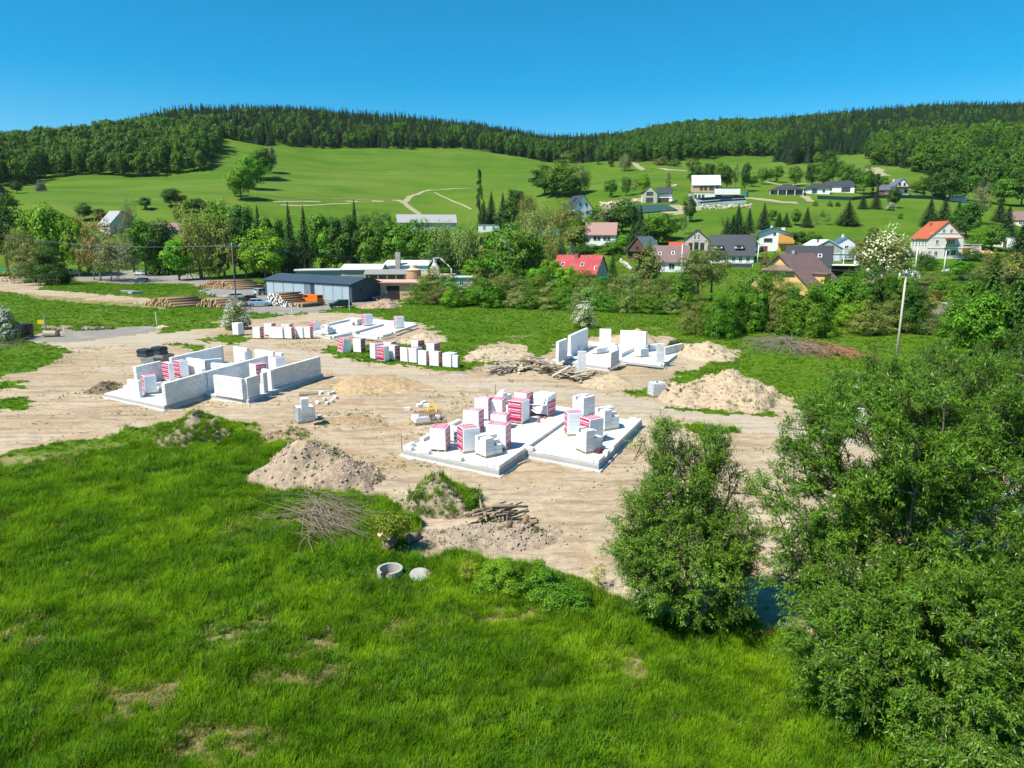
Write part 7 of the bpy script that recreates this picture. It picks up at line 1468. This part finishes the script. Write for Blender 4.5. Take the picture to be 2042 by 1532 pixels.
# ------------------------------------------------------------------ grass
GRM = NT('grass_blades'); oi = GRM.n('ShaderNodeObjectInfo'); loc = oi.outputs['Location']; rnd_ = oi.outputs['Random']; at2 = GRM.n('ShaderNodeAttribute', attribute_name='lr').outputs['Fac']
c = GRM.mix(GRM.ramp(GRM.noise(.30, 5, .62, loc), [(.42, 0.0), (.60, 1.0)]), (.115, .25, .007), (.25, .42, .012)); c = GRM.mix(GRM.ramp(GRM.noise(1.4, 3, .6, loc), [(.38, .75), (.52, 0.0)]), c, (.048, .125, .007))
c = GRM.mix(GRM.ramp(GRM.noise(.75, 3, .6, loc), [(.60, 0.0), (.74, .6)]), c, (.26,.42,.015)); c = GRM.mix(GRM.ramp(rnd_, [(.965, 0.0), (1.0, .45)]), c, (.28, .28, .08))
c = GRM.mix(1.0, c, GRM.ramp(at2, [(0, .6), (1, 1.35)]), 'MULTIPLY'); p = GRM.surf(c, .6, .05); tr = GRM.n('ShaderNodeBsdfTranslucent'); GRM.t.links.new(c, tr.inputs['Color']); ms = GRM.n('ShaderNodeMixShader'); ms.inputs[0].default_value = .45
GRM.t.links.new(p.outputs[0], ms.inputs[1]); GRM.t.links.new(tr.outputs[0], ms.inputs[2]); GRASS = GRM.done(ms)
STRAW = leafmat('straw', (.34, .27, .13), .2, .3)
def tuft(seed, n=34, h=.34, spread=.2, w=.011, m=None, lean=.5):
    rng = np.random.default_rng(seed); V = []; F = []; LR = []
    for k in range(n):
        a = rng.random()*6.28; r = spread*rng.random()**.6; x, y = r*math.cos(a), r*math.sin(a); hh = h*rng.uniform(.5, 1.15); b = rng.random()*6.28; le = lean*rng.uniform(.2, 1)*hh; dx, dy = math.cos(b)*le, math.sin(b)*le; px_, py_ = -math.sin(b)*w, math.cos(b)*w; i = len(V)
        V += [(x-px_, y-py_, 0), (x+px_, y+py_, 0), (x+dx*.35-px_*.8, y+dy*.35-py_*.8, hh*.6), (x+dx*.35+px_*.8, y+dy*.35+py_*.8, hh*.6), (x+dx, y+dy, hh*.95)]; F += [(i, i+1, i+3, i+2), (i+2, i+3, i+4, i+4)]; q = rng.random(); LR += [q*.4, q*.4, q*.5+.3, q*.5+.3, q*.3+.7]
    V = np.array(V); me = bpy.data.meshes.new('tuft'); me.from_pydata(V.tolist(), [], [tuple(dict.fromkeys(f)) for f in F]); a = me.attributes.new('lr', 'FLOAT', 'POINT'); a.data.foreach_set('value', np.array(LR, np.float32)); me.materials.append(m or GRASS); return hidden('tuft', me)
TUF = [tuft(1), tuft(2, 30, .42, .22), tuft(3, 40, .28, .24), tuft(4, 26, .5, .2, .01), tuft(5, 30, .26, .26, .013, None, .9)]; TST = [tuft(8, 40, .3, .28, .01, STRAW, 1.4)]
WEED = leafmat('weed_leaves', (.055, .155, .008), .35, .4, yel=.15); SEED = leafmat('seed_stems', (.20, .27, .05), .25, .3)
TWD = [tuft(9, 26, .26, .26, .034, WEED, 1.1), tuft(10, 12, .85, .25, .006, SEED, .35), tuft(12, 20, .40, .16, .026, WEED, .7)]
def polar(n, r0, r1, a0, a1, pw, rng):
    u = rng.random(n); r = (r0**pw+(r1**pw-r0**pw)*u)**(1/pw); a = np.radians(rng.uniform(a0, a1, n)); return r*np.sin(a), r*np.cos(a)
def avoid(x, y):
    k = np.zeros(len(x), bool)
    for cx, cy, r in ((at(780, 1150).x, at(780, 1150).y, .5), (at(838, 1155).x, at(838, 1155).y, .4)): k |= (x-cx)**2+(y-cy)**2 < r*r
    return k
def grass_field(name, label, n, r0, r1, a0, a1, pw, hs, seed, thin=0.0):
    rng = np.random.default_rng(seed); x, y = polar(n, r0, r1, a0, a1, pw, rng); D, G, RO, DR = masks(x, y); keep = (D < .5) & (G < .5) & (rng.random(n) > DR*.45) & ~avoid(x, y)
    cl_ = fbm(x*.8, y*.8, 90, 3); x, y, DR, cl_ = x[keep], y[keep], DR[keep], cl_[keep]; z = terr(x, y); n = len(x)
    near = sstep(95, 45, np.hypot(x, y)); z = z+near*(fbm(x*1.1, y*1.1, 62, 3)-.45)*.34
    s = hs*np.interp(np.hypot(x, y), [r0, r1], [1, 1.6])*(.55+.9*cl_)*rng.uniform(.75, 1.2, n)*(1-.5*DR); idx = np.where(rng.random(n) < .012+.5*DR, 5, rng.integers(0, 5, n)); wn = fbm(x*.45+9, y*.45, 95, 3); idx = np.where((wn > .60) & (rng.random(n) < .35), rng.choice([6, 8], n), idx); idx = np.where(rng.random(n) < .006, 7, idx)
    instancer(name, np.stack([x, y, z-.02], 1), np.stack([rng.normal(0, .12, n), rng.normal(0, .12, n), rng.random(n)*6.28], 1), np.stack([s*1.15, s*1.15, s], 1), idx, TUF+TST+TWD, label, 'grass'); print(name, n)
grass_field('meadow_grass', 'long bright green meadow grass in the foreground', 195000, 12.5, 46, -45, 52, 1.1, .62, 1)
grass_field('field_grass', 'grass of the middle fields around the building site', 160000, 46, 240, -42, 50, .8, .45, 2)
# weeds on heaps and thinly on the bare soil
PT = []; rng = np.random.default_rng(44)
for e, V, ok, H, g, rx, ry in HEAPS:
    if g > 0:
        n = int(min(6000, g*rx*ry*170)) if g > .3 else int(60*rx*ry*g); k = rng.choice(len(V), n); q = V[k]; nn = fbm(q[:, 0]*.9, q[:, 1]*.9, 33, 3); q = q[nn > (.30 if g > .5 else .48)]; PT.append(q)
q = np.concatenate(PT)+rng.normal(0, .05, (sum(map(len, PT)), 3))*np.array([1, 1, 0]); n = len(q); s = rng.uniform(.5, 1.0, n)*.8
instancer('weed_tufts', q, np.stack([rng.normal(0, .2, n), rng.normal(0, .2, n), rng.random(n)*6.28], 1), np.stack([s, s, s], 1), rng.integers(0, 5, n), TUF, 'dark weeds and grass tufts growing on the soil heaps', 'weeds'); print('weeds', n)
x, y = polar(26000, 14, 110, -38, 40, 1.0, rng); D, G, RO, DR = masks(x, y); nn = fbm(x*.35, y*.35, 77, 4); k = (D > .5) & (RO < .5) & (nn > .60); x, y = x[k], y[k]; n = len(x); s = rng.uniform(.15, .5, n)
instancer('sparse_weeds', np.stack([x, y, terr(x, y)], 1), np.stack([x*0, x*0, rng.random(n)*6.28], 1), np.stack([s, s, s*.7], 1), rng.integers(0, 5, n), TUF, 'sparse young weeds on the bare soil', 'weeds'); print('sparse', n)
# clods and pebbles
x, y = polar(26000, 16, 95, -38, 40, 1.1, rng); D, G, RO, DR = masks(x, y); nn = fbm(x*.5, y*.5, 78, 3); k = (D > .5) & (rng.random(len(x)) < np.clip((nn-.38)*3, .05, 1)) & ~inpoly(np.array([nb(-.3, -.3), nb(-.3, bTop), nb(LA+.3, bTop), nb(LA+.3, -.3)]), x, y); x, y = x[k], y[k]; n = len(x)
V, F = scatter_np(ROCK, np.stack([x, y, terr(x, y)-.01], 1), .035*rng.uniform(.4, 1, n)**2*2.2+.008*0, rng); o = link('clods', np_mesh('clods', V, F, CLOD, False)); o.color = (.40, .31, .215, 1); tag(o, 'small clods and stones strewn over the bare soil', 'clods', kind='stuff'); print('clods', n)
for ob in list(COL.objects):
    if ob.type == 'MESH' and ob.data.materials and ob.data.materials[0] == HEAP and abs(ob.color[0]-1) < 1e-4: ob.color = (.40, .32, .235, 1)
print('objects', len(COL.objects))

hz = NT('haze_air'); pv = hz.n('ShaderNodeVolumePrincipled'); pv.inputs['Color'].default_value = (.75, .87, 1, 1); pv.inputs['Density'].default_value = .00003; pv.inputs['Anisotropy'].default_value = 0
hz.t.links.new(pv.outputs[0], hz.out.inputs['Volume'])
tag(MB().box(-4200, -2600, -60, 4200, 2700, 520).build('haze', hz.m), kind='stuff')
